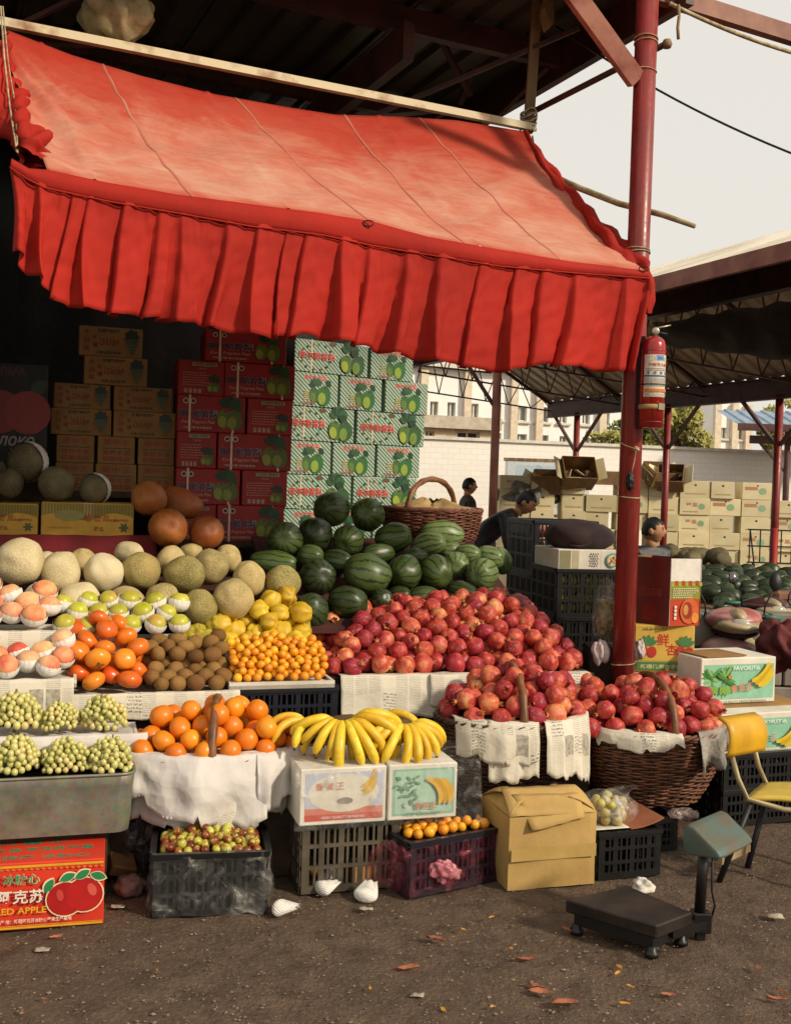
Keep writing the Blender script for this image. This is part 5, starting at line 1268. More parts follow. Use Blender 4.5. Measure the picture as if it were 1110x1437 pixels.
# ---- oranges in their basket
def orange_basket():
    vc = .42; rx, ry = .36, .22; cx = 302; zrim = Z(cx, 1072, vc - ry) ; zbot = .30; c = S(U(cx, 1072, vc), vc, zbot)
    b = basket('wicker basket of oranges draped with crumpled white paper', T(c, YAW), rx, ry, zrim - zbot, .6, .22, M_WICKER, 28, R(83), 'wicker fruit baskets'); uc = uv(c)[0]; r = .0445
    sf = lambda u, v: zrim + .15 * max(0, 1 - ((u - uc) / rx) ** 2 - ((v - vc) / ry) ** 2) ** .6
    C = heap(r, lambda u, v: ((u - uc) / (rx - r * .85)) ** 2 + ((v - vc) / (ry - r * .85)) ** 2 < 1, lambda u, v: sf(u, v) - 1.9 * r, lambda u, v: sf(u, v) + 1.1 * r, 1500, 8, .07, bounds=(uc - rx, uc + rx, vc - ry, vc + ry), maxn=85)
    OM = [round_mesh('orange', .05, M_ORANGE, .92, k=i, dip=.05) for i in range(3)]
    fruits('orange', OM, C, stallW, .05, 'bright orange in the white paper lined basket', 'orange', 'oranges in the basket', 4)
    P = [[Vector((rx * .93 * q * math.cos(a), ry * .93 * q * math.sin(a), zrim - zbot - 2.4 * r + .15 * max(0, 1 - q * q) ** .6)) for a in np.linspace(0, 2 * math.pi, 31)] for q in np.linspace(0, 1, 9)]
    part('lining', solid(P, .003), M_PAPER, b, True)
    drape('white_paper', 'crumpled white paper hanging over the front of the orange basket', rimline(c, zrim, .365, .228, R(172), R(296), 24), .19, M_PAPER, .03, .06, 'paper', 3, 'white papers on the orange basket', wave=.05, ragged=.06, slant=.35)
    drape('white_paper', 'white paper skirt at the banana side of the orange basket', rimline(c, zrim, .368, .23, R(290), R(358), 20), .15, M_PAPER, .034, .05, 'paper', 9, 'white papers on the orange basket', wave=.045, ragged=.05, slant=-.5)
    drape('newspaper', 'newspaper corner peeping out below the white paper of the orange basket', rimline(c, zrim, .35, .22, R(262), R(318), 16), .26, M_NEWS, .012, .03, 'newspaper', 8, 'newspapers lining the trays', slant=-.4)
    drape('newspaper', 'folded paper edge under the white paper beside the metal trough', rimline(c, zrim, .35, .22, R(190), R(258), 16), .245, M_PAPER, .006, .03, 'newspaper', 12, 'newspapers lining the trays', slant=.2)
    step(uc - .26, uc + .3, .30, .62, .298); print('oranges', len(C))
orange_basket()

# ---- trays of smaller fruit
def flat_heap(name, meshes, base_r, r, xl, yl, xr, yr, v0, v1, rise, label, cat, group, seed, maxn, thick=1.6, tilt=math.pi, tries=1500, kids=(), hump=0., euler=None, rvar=.08, topk=.8):
    A, B = V(xl, yl, v0), V(xr, yr, v0); ua, ub = uv(A)[0], uv(B)[0]; za = (A.z + B.z) / 2
    hm = lambda u: hump * math.sin(math.pi * max(0, min(1, (u - ua) / (ub - ua)))) ** .7
    fl = lambda u, v: za + rise * max(0, v - v0) / (v1 - v0)
    tp = lambda u, v: fl(u, v) + (thick * 2 * r) * (.55 + .45 * min(1, (v - v0) / (.5 * (v1 - v0)))) + hm(u) * min(1, (v - v0) / (.6 * (v1 - v0))) + topk * r * .3
    C = heap(r, lambda u, v: ua + r * .8 < u < ub - r * .8 and v0 + r * .8 < v < v1 - r * .6, fl, tp, tries, seed, rvar, bounds=(ua, ub, v0, v1), maxn=maxn)
    o = fruits(name, meshes, C, stallW, base_r, label, cat, group, seed, tilt, kids, euler); print(name, len(C)); return ua, ub, za, o
def tray(label, ua, ub, v0, v1, z, m, h=.06, name='fruit_tray'):
    root = thing(name, label, 'tray', SM(ua - .015, v0 - .015, z - .018)); w, d = ub - ua + .03, v1 - v0 + .03
    mb = MB(); mb.box((w / 2, d / 2, .008), (w, d, .016)); part('base', mb, m, root)
    for c, q in (((w / 2, .006, h / 2), (w, .012, h)), ((w / 2, d - .006, h / 2), (w, .012, h)), ((.006, d / 2, h / 2), (.0118, d - .025, h - .002)), ((w - .006, d / 2, h / 2), (.0118, d - .025, h - .002))): mb = MB(); mb.box(c, q); part('side', mb, m, root)
    return root
PERS = [round_mesh('persimmon', .05, M_PERSIM, .76, .03, 4, k=i, dip=.1) for i in range(3)]
KIW = [round_mesh('kiwi', .035, M_KIWI, 1.22, k=i, dip=.02) for i in range(3)]
KUM = [round_mesh('kumquat', .02, M_KUM, .95, k=i, dip=.02, nlat=10, nlon=14) for i in range(3)]
JUJ = [round_mesh('jujube', .018, M_JUJ, 1.08, k=i, dip=.02, nlat=10, nlon=14) for i in range(3)]
QUI = [round_mesh('quince', .048, M_QUINCE, 1.05, .11, 5, k=i, dip=.22, irr=.14, nlon=25) for i in range(3)]
PEA = [round_mesh('peach', .046, M_PEACH, .95, k=i, dip=.1) for i in range(3)]
GRP = [round_mesh('green_pear', .034, M_APPLEG, 1.0, k=i, dip=.14) for i in range(3)]
CAL = MB(); 
for q in range(4):
    a = q * math.pi / 2; CAL.add([(0, 0, .034), (.014 * math.cos(a - .4), .014 * math.sin(a - .4), .0365), (.022 * math.cos(a), .022 * math.sin(a), .034), (.014 * math.cos(a + .4), .014 * math.sin(a + .4), .0365)], [(0, 1, 2, 3)])
CAL.tube([(0, 0, .03), (0, 0, .042)], .003, 5); CALM = [CAL.mesh('calyx', mat('calyx_green', '#6a6238', '#4c4628', rand=0))]
ua, ub, za, _ = flat_heap('persimmon', PERS, .05, .047, 96, 980, 208, 978, .66, .98, .12, 'glossy orange persimmon heaped beside the kiwis', 'persimmon', 'persimmons in the tray', 21, 70, 1.75, hump=.06, tries=2200, kids=[('calyx', CALM)], euler=lambda g: Euler((math.pi + g.uniform(-.9, .9), g.uniform(-.9, .9), g.uniform(-3, 3))).to_matrix().to_4x4())
k0 = ub
u2, u3, z2, _ = flat_heap('kiwi', KIW, .035, .0335, 205, 978, 326, 974, .66, .96, .12, 'fuzzy brown kiwi heaped beside the persimmons', 'kiwi', 'kiwis in the tray', 22, 75, 1.5, euler=lambda g: Euler((R(90) + g.uniform(-.5, .5), g.uniform(-.5, .5), g.uniform(-1.5, 1.5))).to_matrix().to_4x4())
z2 = (za + z2) / 2
tray('shallow newspaper lined tray shared by persimmons and kiwis', ua, u3, .66, .99, min(za, z2), M_WHITECARD, .03); step(ua - .02, u3 + .02, .67, 1.0, min(za, z2) - .022)
line = [S(u, .645, max(za, z2) + .012) for u in np.linspace(ua - .01, u3 + .03, 18)]
drape('newspaper', 'newspaper hung down in front of the persimmon and kiwi tray', line, .105, M_NEWS, .008, .02, 'newspaper', 10, 'newspapers lining the trays', wave=.008, ragged=.015)
# yellow net bags behind the kiwis
M_YNET = mat('yellow_net', '#b3a12a', '#8d7c1e', scale=40, rough=.6, rand=.1, bump=.6, bscale=120, bdist=.006)
for i, (px, py, rx, rz, v) in enumerate(((224, 912, .10, .05, 1.0), (272, 896, .075, .06, 1.02), (300, 880, .07, .06, 1.08), (408, 868, .055, .075, 1.24), (428, 888, .03, .06, 1.12))):
    c = V(px, py, v); lump('net_bag', ['flat yellow net bag of fruit between persimmons and kiwis', 'plump yellow net bag beside the foam wrapped pears', 'yellow net bag wedged behind the quince tray', 'tied yellow net bag standing among the quinces', 'slim folded yellow net at the end of the quinces'][i], 'net bag', c, rx, .06, rz, M_YNET, i * 3, .35, 3, .04, 'yellow net bags')
# kumquat tray on its black crate
ua, ub, za, _ = flat_heap('kumquat', KUM, .02, .0195, 326, 962, 464, 958, .70, .92, .09, 'small golden kumquat in the tray above the banana bunches', 'kumquat', 'kumquats in the raised tray', 23, 190, 2.0, hump=.03, tries=2500)
tray('white edged tray of kumquats on a dark crate', ua, ub, .70, .93, za, M_WHITECARD, .03)
kc_h = .22; crate('dark slotted crate under the kumquat tray', SM(ua - .01, .70, za - .022 - kc_h), ub - ua + .04, .30, kc_h, M_CRNAVY, 'plastic crates'); step(ua, ub, .73, 1.0, za - .024 - kc_h)
# quinces
ua, ub, za, _ = flat_heap('quince', QUI, .048, .046, 300, 922, 440, 920, .98, 1.24, .12, 'lumpy yellow quince heaped above the kumquats', 'quince', 'quinces in the tray', 24, 42, 1.75, tries=1400)
tray('paper lined tray holding the yellow quinces', ua, ub, .98, 1.26, za, M_WHITECARD, .035); step(ua, ub, 1.0, 1.25, za - .022)
line = [S(u, .965, za + .02) for u in np.linspace(ua - .01, ub + .01, 18)]
drape('white_paper', 'white paper edge hanging below the quinces', line, .06, M_PAPER, .008, .03, 'paper', 5, 'white papers on the trays', wave=.01, ragged=.02)
# foam wrapped pears and peaches
def foam_mesh(r, top=.25): 
    m = foamcup(-.97, top, 1.10, 16); m = m.copy(); m.transform(Matrix.Scale(r, 4)); return m
FG, FP = foam_mesh(.034, .3), foam_mesh(.046, .22)
up = lambda g: Euler((R(-28) + g.uniform(-.4, .4), g.uniform(-.5, .5), g.uniform(-3, 3))).to_matrix().to_4x4() if False else (Matrix.Rotation(YAW, 4, 'Z') @ Euler((R(14) + g.uniform(-.3, .35), g.uniform(-.45, .45), 0)).to_matrix().to_4x4())
ua, ub, za, _ = flat_heap('green_pear', GRP, .034, .043, 74, 906, 266, 900, .92, 1.08, .155, 'small yellow green pear in a white foam net', 'pear', 'foam wrapped pears', 25, 40, 1.0, euler=up, kids=[('foam_net', [FG])], tries=700)
tray('paper lined tray of foam wrapped pears', ua, ub, .92, 1.09, za, M_WHITECARD, .03); step(ua, ub, .93, 1.085, za - .022)
line = [S(u, .905, za + .015) for u in np.linspace(ua - .01, U(180, 900, .92), 14)]
drape('newspaper', 'newspaper strip below the foam wrapped pears', line, .07, M_NEWS, .008, .02, 'newspaper', 13, 'newspapers lining the trays', wave=.01, ragged=.02)
ua, ub, za, _ = flat_heap('peach', PEA, .046, .049, -60, 893, 82, 889, .84, 1.04, .12, 'pink peach in a foam net on the upper peach tray', 'peach', 'peaches on the upper tray', 26, 24, 1.4, euler=up, kids=[('foam_net', [FP])], tries=500)
tray('upper newspaper lined tray of peaches', ua, ub, .84, 1.05, za, M_WHITECARD, .03); step(ua, ub, .86, 1.04, za - .022)
line = [S(u, .825, za + .012) for u in np.linspace(ua, ub + .01, 14)]
drape('newspaper', 'newspaper sheet hanging below the upper peach tray', line, .10, M_NEWS, .008, .02, 'newspaper', 14, 'newspapers lining the trays', wave=.008, ragged=.015)
ua, ub, za, _ = flat_heap('peach', PEA, .046, .048, -60, 962, 102, 957, .60, .80, .07, 'yellow pink peach in a foam net on the lower peach tray', 'peach', 'peaches on the lower tray', 27, 22, 1.1, euler=up, kids=[('foam_net', [FP])], tries=500)
tray('lower newspaper lined tray of peaches', ua, ub, .60, .81, za, M_WHITECARD, .03); step(ua, ub - .01, .62, .80, za - .022)
line = [S(u, .585, za + .012) for u in np.linspace(ua, ub + .005, 14)]
drape('newspaper', 'wide newspaper sheet hanging below the lower peach tray behind the grapes', line, .15, M_NEWS, .008, .02, 'newspaper', 15, 'newspapers lining the trays', wave=.008, ragged=.015)

# ---- grapes, the metal trough
def m_grape():
    s = NT('grape_skin'); v = s.coord('Object'); n = s.noise(v, 16, 3); col = s.ramp(n, [(.32, lin('#a8a458')), (.55, lin('#cdc47e')), (.75, lin('#bf9a60'))]); s.set(col, .25, spec=.5); s.b.inputs['Subsurface Weight'].default_value = .25; s.b.inputs['Subsurface Radius'].default_value = (.01, .01, .004); s.b.inputs['Subsurface Scale'].default_value = .5; return s.m
MG = m_grape()
def ico_pts():
    bm = bmesh.new(); bmesh.ops.create_icosphere(bm, subdivisions=2, radius=1); bm.verts.ensure_lookup_table(); v = [x.co.copy() for x in bm.verts]; f = [tuple(q.index for q in p.verts) for p in bm.faces]; bm.free(); return v, f
IV, IF = ico_pts()
def bunch_mesh(seed):
    gg = random.Random(seed); mb = MB(); r = .0104
    C = heap(r, lambda x, y: (x / .075) ** 2 + (y / .06) ** 2 < 1, lambda x, y: .085 * max(0, 1 - (x / .08) ** 2 - (y / .065) ** 2) ** .5 - .012, lambda x, y: .10 * max(.05, 1 - (x / .085) ** 2 - (y / .07) ** 2) ** .5 + .02, 1300, seed, .14, bounds=(-.075, .075, -.06, .06), maxn=190, roll=7)
    for x, y, z, q in C:
        sx, sz = gg.uniform(.92, 1.0), gg.uniform(1.0, 1.2); mb.add([(x + v.x * q * sx, y + v.y * q * sx, z + v.z * q * sz) for v in IV], IF)
    me = mb.mesh('berries', MG, True); mb = MB(); mb.tube([(0, 0, 0), (.006, .004, .07), (0, .01, .125)], [.005, .004, .003], 6)
    for k in range(7):
        a = k * .9; mb.tube([(0, 0, .03 + .01 * k), (.045 * math.cos(a), .035 * math.sin(a), .03 + .009 * k)], .0018, 4)
    return me, mb.mesh('stalk', mat('grape_stalk', '#7d7a3c', '#5d5a2c', rand=0), True)
GB = [bunch_mesh(41), bunch_mesh(47), bunch_mesh(53)]
def grape(px, py, v, k, rz, sc_, label, group):
    c = V(px, py, v); o = thing('grape_bunch', label, 'grapes', Matrix.Translation(c) @ Matrix.Rotation(rz, 4, 'Z') @ Matrix.Scale(sc_, 4), group)
    b = link('berries', GB[k][0], o); b['kind'] = 'stuff'; link('stalk', GB[k][1], o); return c.z
z = [grape(x, 1028, .46 + .0 * i, i % 3, i * 1.3, s_, lb, 'grape bunches on the upper paper') for i, (x, s_, lb) in enumerate(((20, 1.3, 'large green grape bunch on white paper below the peaches'), (84, 1.0, 'small brownish grape bunch between two green ones on white paper'), (145, 1.2, 'green grape bunch on white paper below the kiwi newspaper')))]
zg2 = sum(z) / 3 - .002
z = [grape(x, 1088, .27, (i + 1) % 3, 2 + i * 1.7, s_, lb, 'grape bunches in the metal trough') for i, (x, s_, lb) in enumerate(((22, 1.22, 'pale grape bunch at the closed end of the metal trough'), (92, 1.15, 'pale grape bunch in the middle of the metal trough'), (153, 1.2, 'brown tinged grape bunch at the round corner of the metal trough')))]
zt2 = sum(z) / 3 - .002
grape(-32, 1088, .27, 2, .4, 1.0, 'grape bunch cut by the frame in the metal trough', 'grape bunches in the metal trough')
# white paper ledge under the upper bunches
u1 = U(188, 1030, .40); tray('white paper covered ledge carrying the upper grape bunches', -.75, u1, .38, .58, zg2, M_PAPER, .02); step(-.75, u1, .42, .59, zg2 - .022)
line = [S(u, .365, zg2 + .004) for u in np.linspace(-.75, u1 + .05, 22)]
drape('white_paper', 'creased white paper hanging from the ledge of upper grapes', line, .085, M_PAPER, .01, .02, 'paper', 6, 'white papers on the trays', wave=.02, ragged=.03)
def trough():
    v0 = .14; ub = U(190, 1120, v0); z1 = Z(95, 1091, v0); z0 = Z(95, 1175, v0); ua = -.9; root = thing('metal_trough', 'dented galvanised metal trough holding grapes above the red apple carton', 'trough', SM(ua, v0, z0)); w = ub - ua; d = .30; h = z1 - z0
    def ring(inset, rr, n=7):
        pts = []
        for cx, cy, a0 in ((w - rr - inset, rr + inset, -90), (w - rr - inset, d - rr - inset, 0), (rr + inset, d - rr - inset, 90), (rr + inset, rr + inset, 180)):
            for k in range(n): a = R(a0 + 90 * k / (n - 1)); pts.append((cx + rr * math.cos(a), cy + rr * math.sin(a)))
        return pts
    prof = [(.018, 0), (.012, h * .25), (.009, h * .5), (.004, h * .8), (0, h), (.004, h + .004), (.008, h - .002), (.016, h * .5), (.024, .01)]; rows = []
    for ins, z in prof:
        r_ = ring(ins, .05); rows.append([Vector((x + .003 * fnoise(x * 7, z * 9), y + .004 * fnoise(x * 6, z * 8, 4), z)) for x, y in r_ + r_[:1]])
    mb = MB(); mb.grid(rows); 
    def gm():
        s = NT('galvanised_metal'); v = s.coord('Object'); a = s.noise(v, 5, 5, .65); b = s.noise(v, 26, 4, .7); vo = s.n('ShaderNodeTexVoronoi'); vo.inputs['Scale'].default_value = 40; s.l(v, vo.inputs['Vector'])
        c = s.mix(s.ramp(a, [(.35, 0.), (.7, 1.)]), lin('#8d8c7c'), lin('#6f6b5a')); c = s.mix(s.math('MULTIPLY', s.ramp(b, [(.58, 0.), (.72, 1.)]), .7), c, lin('#7a5b3e')); c = s.mix(.12, c, vo.outputs['Color'], 'OVERLAY')
        s.set(c, s.ramp(b, [(.3, .38), (.7, .62)]), .55, .5); s.bump(a, .2, .01); return s.m
    m = gm(); part('wall', mb, m, root, True); mb = MB(); r_ = ring(.02, .05); mb.add([(x, y, .006) for x, y in r_], [tuple(range(len(r_)))]); part('bottom', mb, m, root)
    mb = MB(); mb.tube([Vector((x, y, h)) for x, y in ring(.002, .05)], .006, 6, closed=True); part('rolled_rim', mb, m, root, True)
    mb = MB(); r_ = ring(.028, .05); mb.add([(x, y, zt2 - z0) for x, y in r_] + [(x, y, zt2 - z0 - .02) for x, y in r_], [tuple(range(len(r_)))] + [(i, (i + 1) % len(r_), len(r_) + (i + 1) % len(r_), len(r_) + i) for i in range(len(r_))]); part('grape_liner', mb, M_DARKSHEET, root)
    step(ua, ub - .08, .22, .40, z0 - .004)
trough()

# ---- bananas on two film wrapped cartons over a dusty crate
def banana_mesh(k):
    mb = MB(); n = 17; rows = []; sw = R(100 + 14 * k); Rr = .112; N = 10
    for i in range(n):
        t = i / (n - 1); a = t * sw - .55; c = Vector((Rr * (math.sin(a) + .52) * 1.1, 0, Rr * (math.cos(a) - .85))); tg = Vector((math.cos(a) * 1.1, 0, -math.sin(a))).normalized(); y = Vector((0, 1, 0)); x = y.cross(tg)
        r = .0195 * (.36 if t < .08 else .36 + .64 * min(1, (t - .08) / .14) ** .7) * (1 - max(0, (t - .80) / .20) ** 2 * .72); row = []
        for j in range(N + 1):
            an = 2 * math.pi * (j % N) / N; q = r * (1 + .07 * math.cos(5 * an)); row.append(c + (x * math.cos(an) + y * math.sin(an)) * q)
        rows.append(row)
    mb.grid(rows); mb.add(rows[0][:-1], [tuple(range(N))[::-1]]); mb.add(rows[-1][:-1], [tuple(range(N))]); c = sum(rows[-1][:-1], Vector()) / N
    mb2 = MB(); dirv = (c - sum(rows[-2][:-1], Vector()) / N).normalized(); mb2.tube([c - dirv * .003, c + dirv * .011], [.0072, .005], 7)
    return mb.mesh('banana', M_BANANA, True), mb2.mesh('tip', M_STEMD, True)
BN = [banana_mesh(k) for k in range(3)]
def hand(px, py, v, fan, yaw, pitch, roll, label, seed, scale=1.0, n=8, lay=2):
    gg = random.Random(seed); c = V(px, py, v); root = thing('banana_hand', label, 'bananas', Matrix.Translation(c) @ Euler((pitch, roll, YAW + yaw)).to_matrix().to_4x4() @ Matrix.Scale(scale, 4), 'banana hands')
    for L_ in range(lay):
        m_ = n - L_ * 2
        for i in range(m_):
            q = i / (m_ - 1) - .5; a = R(-90) + fan * q * (1.0 - .2 * L_) + gg.uniform(-.09, .09); pr_ = R(2 + 24 * L_) + gg.uniform(-.12, .12) - .25 * abs(q); k = gg.randrange(3)
            M_ = Matrix.Translation((.040 * q * 2, .010 * L_ - .012 * (1 - 4 * q * q), -.022 * L_)) @ Matrix.Rotation(a, 4, 'Z') @ Matrix.Rotation(pr_, 4, 'Y') @ Matrix.Rotation(gg.uniform(-.12, .12), 4, 'X') @ Matrix.Scale(gg.uniform(.88, 1.08) * (1 - .1 * L_), 4)
            b = link('banana', BN[k][0], root, M_); link('tip', BN[k][1], b)
    mb = MB(); mb.tube([(-.055, .006, -.014), (-.03, -.004, -.002), (0, -.008, .002), (.03, -.004, -.002), (.055, .006, -.014)], [.012, .018, .019, .018, .012], 9); part('stem_crown', mb, M_STEMD, root, True)
hand(482, 1008, .20, R(165), -.12, R(34), R(-6), 'wide hand of ripe bananas fanned over the white fruit carton', 1, .95, 10)
hand(566, 1014, .21, R(140), .30, R(32), R(8), 'hand of yellow green bananas pointing towards the pomegranate basket', 2, .92, 9)
hand(524, 1008, .32, R(80), .15, R(0), 0, 'banana hand squeezed behind between the two larger ones', 3, .85, 5, 1)
hand(440, 1016, .32, R(90), -.9, R(-5), 0, 'banana hand behind showing its curved backs beside the dark crate', 4, .85, 4, 1)
def banana_cartons():
    v0 = .05; zb0 = Z(480, 1157, v0); zt0 = Z(480, 1078, v0); h = zt0 - zb0
    for i, (x0, x1, lb) in enumerate(((420, 541, 'film wrapped white carton with faded red and blue banana print'), (544, 640, 'film wrapped white carton with faded green banana print'))):
        u0, u1 = U(x0, 1140, v0), U(x1, 1140, v0); w = u1 - u0; p = Print()
        if i == 0:
            p.rect(w * .06, h * .08, w * .96, h * .92, '#b9bccb'); p.rect(w * .06, h * .08, w * .96, h * .3, '#c97a66'); p.ell(w * .5, h * .56, w * .41, h * .34, '#d3cdbd'); p.rect(w * .06, h * .08, w * .96, h * .19, '#bf5648')
            for a in range(3): p.arc(w * .66, h * (.95 - .07 * a), w * .2, h * .05, R(-78 + 4 * a), R(2), ('#d0ad50', '#c49c40')[a % 2])
            for k, ch in enumerate('香蕉王'): p.text(ch, w * (.22 + .12 * k), h * .62, h * .13, '#c98a72')
            p.ell(w * .52, h * .42, w * .09, h * .06, '#8a7f76'); p.text('HIGH QUALITY BANANAS', w * .5, h * .105, h * .055, '#dcd0c4', w * .5)
        else:
            p.rect(w * .06, h * .08, w * .96, h * .92, '#8fb49c'); p.rect(w * .1, h * .12, w * .92, h * .88, '#a6c4ae')
            gg = random.Random(3)
            for a in range(26): p.leaf(w * gg.uniform(.12, .4), h * gg.uniform(.3, .75), w * .09, h * .025, gg.uniform(0, 6), '#6f9478')
            for a in range(3): p.arc(w * (.52 + .07 * a), h * .42, w * .24, h * .065, R(-28), R(86 - 8 * a), ('#d6a93e', '#c8982f')[a % 2])
            for k, ch in enumerate('香蕉王'): p.text(ch, w * (.42 + .11 * k), h * .2, h * .12, '#c77d62')
            p.text('FRESH BANANAS', w * .5, h * .1, h * .05, '#5f8a6c', w * .5)
        c = carton(lb, SM(u0, v0, zb0), w, .34, h, M_WHITECARD, [(p.mesh(), 'front')], (), 'film wrapped banana cartons')
    u0, u1 = U(416, 1140, v0), U(668, 1140, v0); P = []
    prof = [(-.012, -.012), (-.012, h * .4), (-.01, h * .85), (.004, h + .006), (.06, h + .008), (.16, h + .008), (.28, h + .007), (.345, h + .004)]
    for y, z in prof: P.append([S(u0 - .01 + (u1 - u0 + .02) * s_, v0 + y, zb0 + z) + Vector((0, 0, .004 * fnoise(s_ * 20, y * 20, 2) * (1 if z > h * .9 else .3))) - E2 * (.012 * abs(fnoise(s_ * 14, z * 16, 6)) + (.0 if s_ < .86 else .03 * (s_ - .86) / .14 * (1 - z / h))) for s_ in np.linspace(0, 1, 60)])
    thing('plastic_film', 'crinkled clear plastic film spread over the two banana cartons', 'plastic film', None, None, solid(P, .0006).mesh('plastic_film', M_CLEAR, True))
    # the dusty crate below
    hh = zb0 - .002; u0, u1 = U(416, 1200, .10), U(560, 1200, .10)
    crate('dusty grey slotted crate under the banana cartons', SM(u0 + .02, .10, 0), .38, .38, hh, M_CRDUST, 'plastic crates')
    crate('dark crate hidden behind the kumquats under the banana cartons', SM(u0 + .43, .14, 0), .30, .32, hh, M_CRBLACK, 'plastic crates')
banana_cartons()

# ---- row on the ground
# red apple carton
v0 = 0.0; ub = U(146, 1250, 0); w, d, h = .50, .26, Z(140, 1203, 0); p = Print()
p.rect(.004, h * .02, w - .004, h * .05, '#d9a52a'); p.rect(.004, h * .93, w - .004, h * .965, '#d9a52a'); p.rect(.004, h * .06, w - .004, h * .07, '#d9a52a')
for i in range(26): p.poly([(w * i / 26 + .004, h * .90), (w * (i + .5) / 26, h * .93), (w * (i + 1) / 26 - .002, h * .90)], '#c9892a')
p.ell(w * .745, h * .44, h * .285, h * .27, '#e9d3a8'); p.ell(w * .87, h * .49, h * .285, h * .275, '#e9d3a8')
p.ell(w * .745, h * .44, h * .265, h * .25, '#a81c1c'); p.ell(w * .87, h * .49, h * .265, h * .255, '#b3201e'); p.ell(w * .92, h * .56, h * .06, h * .1, '#cf5a4a', .4); p.ell(w * .71, h * .5, h * .05, h * .09, '#c4443a', .2)
for x, y, a in ((.60, .55, 1.0), (.70, .72, .4), (.80, .74, .5), (.90, .80, -.3)): p.leaf(w * x, h * y, h * .27, h * .075, a, '#e9d3a8'); p.leaf(w * x + .003, h * y, h * .24, h * .06, a, '#2f8050')
p.text('冰糖心', w * .46, h * .70, h * .16, '#d9cfa8', w * .24); p.text('冰糖心', w * .457, h * .705, h * .15, '#2f8a5a', w * .235)
p.text('阿克苏', w * .462, h * .41, h * .215, '#7a1710', w * .31); p.text('阿克苏', w * .458, h * .42, h * .205, '#e6dccb', w * .30); p.text('RED APPLE', w * .46, h * .27, h * .095, '#e0a82c', w * .33)
p.text('产 地：新疆阿克苏冰糖心苹果生产基地', w * .56, h * .13, h * .065, '#e0c8b0', w * .46)
pt = Print(); pt.text('新疆特产 冰糖心', w * .5, d * .12, d * .16, '#3c8a66', w * .8); pt.text('绿色食品 阿克苏苹果', w * .5, d * .42, d * .16, '#3c8a66', w * .85); pt.text('红富士', w * .5, d * .7, d * .16, '#3c8a66', w * .5)
carton('red apple carton with two printed apples standing on the ground', SM(ub - w, 0, 0, R(-2)), w, d, h, M_APPLERED, [(p.mesh(), 'front'), (pt.mesh(), 'top')])
# jujube crate wrapped in clear film
def film_wrap(name, label, M, w, d, h, m, seed, off=.008, puff=.03):
    P = []; n = 80
    for z in np.linspace(.004, h + .012, 12):
        row = []
        for j in range(n + 1):
            s_ = (j % n) / n * 2 * (w + d); 
            if s_ < w: x, y, nx, ny = s_, 0, 0, -1
            elif s_ < w + d: x, y, nx, ny = w, s_ - w, 1, 0
            elif s_ < 2 * w + d: x, y, nx, ny = w - (s_ - w - d), d, 0, 1
            else: x, y, nx, ny = 0, d - (s_ - 2 * w - d), -1, 0
            k = off + puff * abs(fnoise(s_ * 9, z * 12, seed)) * (1.3 - z / h * .8); row.append(M @ Vector((x + nx * k, y + ny * k, z + .008 * fnoise(s_ * 14, seed, z))))
        P.append(row)
    return thing(name, label, 'plastic film', None, None, solid(P, .0005).mesh(name, m, True))
u0, u1 = U(214, 1265, 0), U(372, 1265, 0); w, d, h = u1 - u0, .30, Z(290, 1196, 0)
MJ = SM(u0, .0, 0, R(-6)); crate('black crate of jujubes wrapped in clear film on the ground', MJ, w, d, h, M_CRBLACK, 'plastic crates')
def crate_fill(name, meshes, base_r, r, M, w, d, zf, label, cat, group, seed, maxn, hump=.03, tries=2600, thick=1.35):
    fl = lambda x, y: zf + hump * math.sin(math.pi * max(0, min(1, x / w))) ** .6 * math.sin(math.pi * max(0, min(1, y / d))) ** .6
    C = heap(r, lambda x, y: .02 + r < x < w - .02 - r and .02 + r < y < d - .02 - r, fl, lambda x, y: fl(x, y) + thick * 2 * r, tries, seed, .1, bounds=(0, w, 0, d), maxn=maxn, roll=9); print(name, len(C))
    fruits(name, meshes, C, lambda x, y, z: M @ Vector((x, y, z)), base_r, label, cat, group, seed)
    return fl
def liner(parent, fl, w, d, m):
    P = [[Vector((.016 + (w - .032) * i / 14, .016 + (d - .032) * j / 10, fl(.016 + (w - .032) * i / 14, .016 + (d - .032) * j / 10) - .002)) for i in range(15)] for j in range(11)]
    part('liner', solid(P, .003), m, parent, True)
fl = crate_fill('jujube', JUJ, .018, .0172, MJ, w, d, h - .035, 'small green and brown jujube in the film wrapped crate', 'jujube', 'jujubes in the crate', 31, 190, .035)
jc = [o for o in bpy.data.objects if o.get('label', '').startswith('black crate of jujubes')][0]; liner(jc, fl, w, d, M_DARKSHEET)
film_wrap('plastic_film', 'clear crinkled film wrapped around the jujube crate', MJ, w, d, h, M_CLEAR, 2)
# kumquat crate with pink film
A, B = G(573, 1262), G(697, 1236); w = (B - A).length; yk = math.atan2((B - A).y, (B - A).x); d = .30; hk = W(575, 1185, A.y).z; MK = T((A.x, A.y, 0), yk)
kc = crate('navy crate of kumquats wrapped in pink film on the ground', MK, w, d, hk, M_CRNAVY, 'plastic crates')
fl = crate_fill('kumquat', KUM, .02, .0215, MK, w, d, hk - .016, 'large kumquat in the pink wrapped crate on the ground', 'kumquat', 'kumquats in the ground crate', 32, 210, .02, thick=1.15); liner(kc, fl, w, d, M_DARKSHEET)
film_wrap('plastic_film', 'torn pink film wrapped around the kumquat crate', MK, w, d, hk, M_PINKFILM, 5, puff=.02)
c = MK @ Vector((-.03, .0, hk * .62)); lump('plastic_bag', 'crumpled pink plastic bulging beside the kumquat crate', 'plastic bag', (c.x - .05, c.y, c.z), .08, .05, .08, M_PINKFILM, 4, .5, 3, .05)
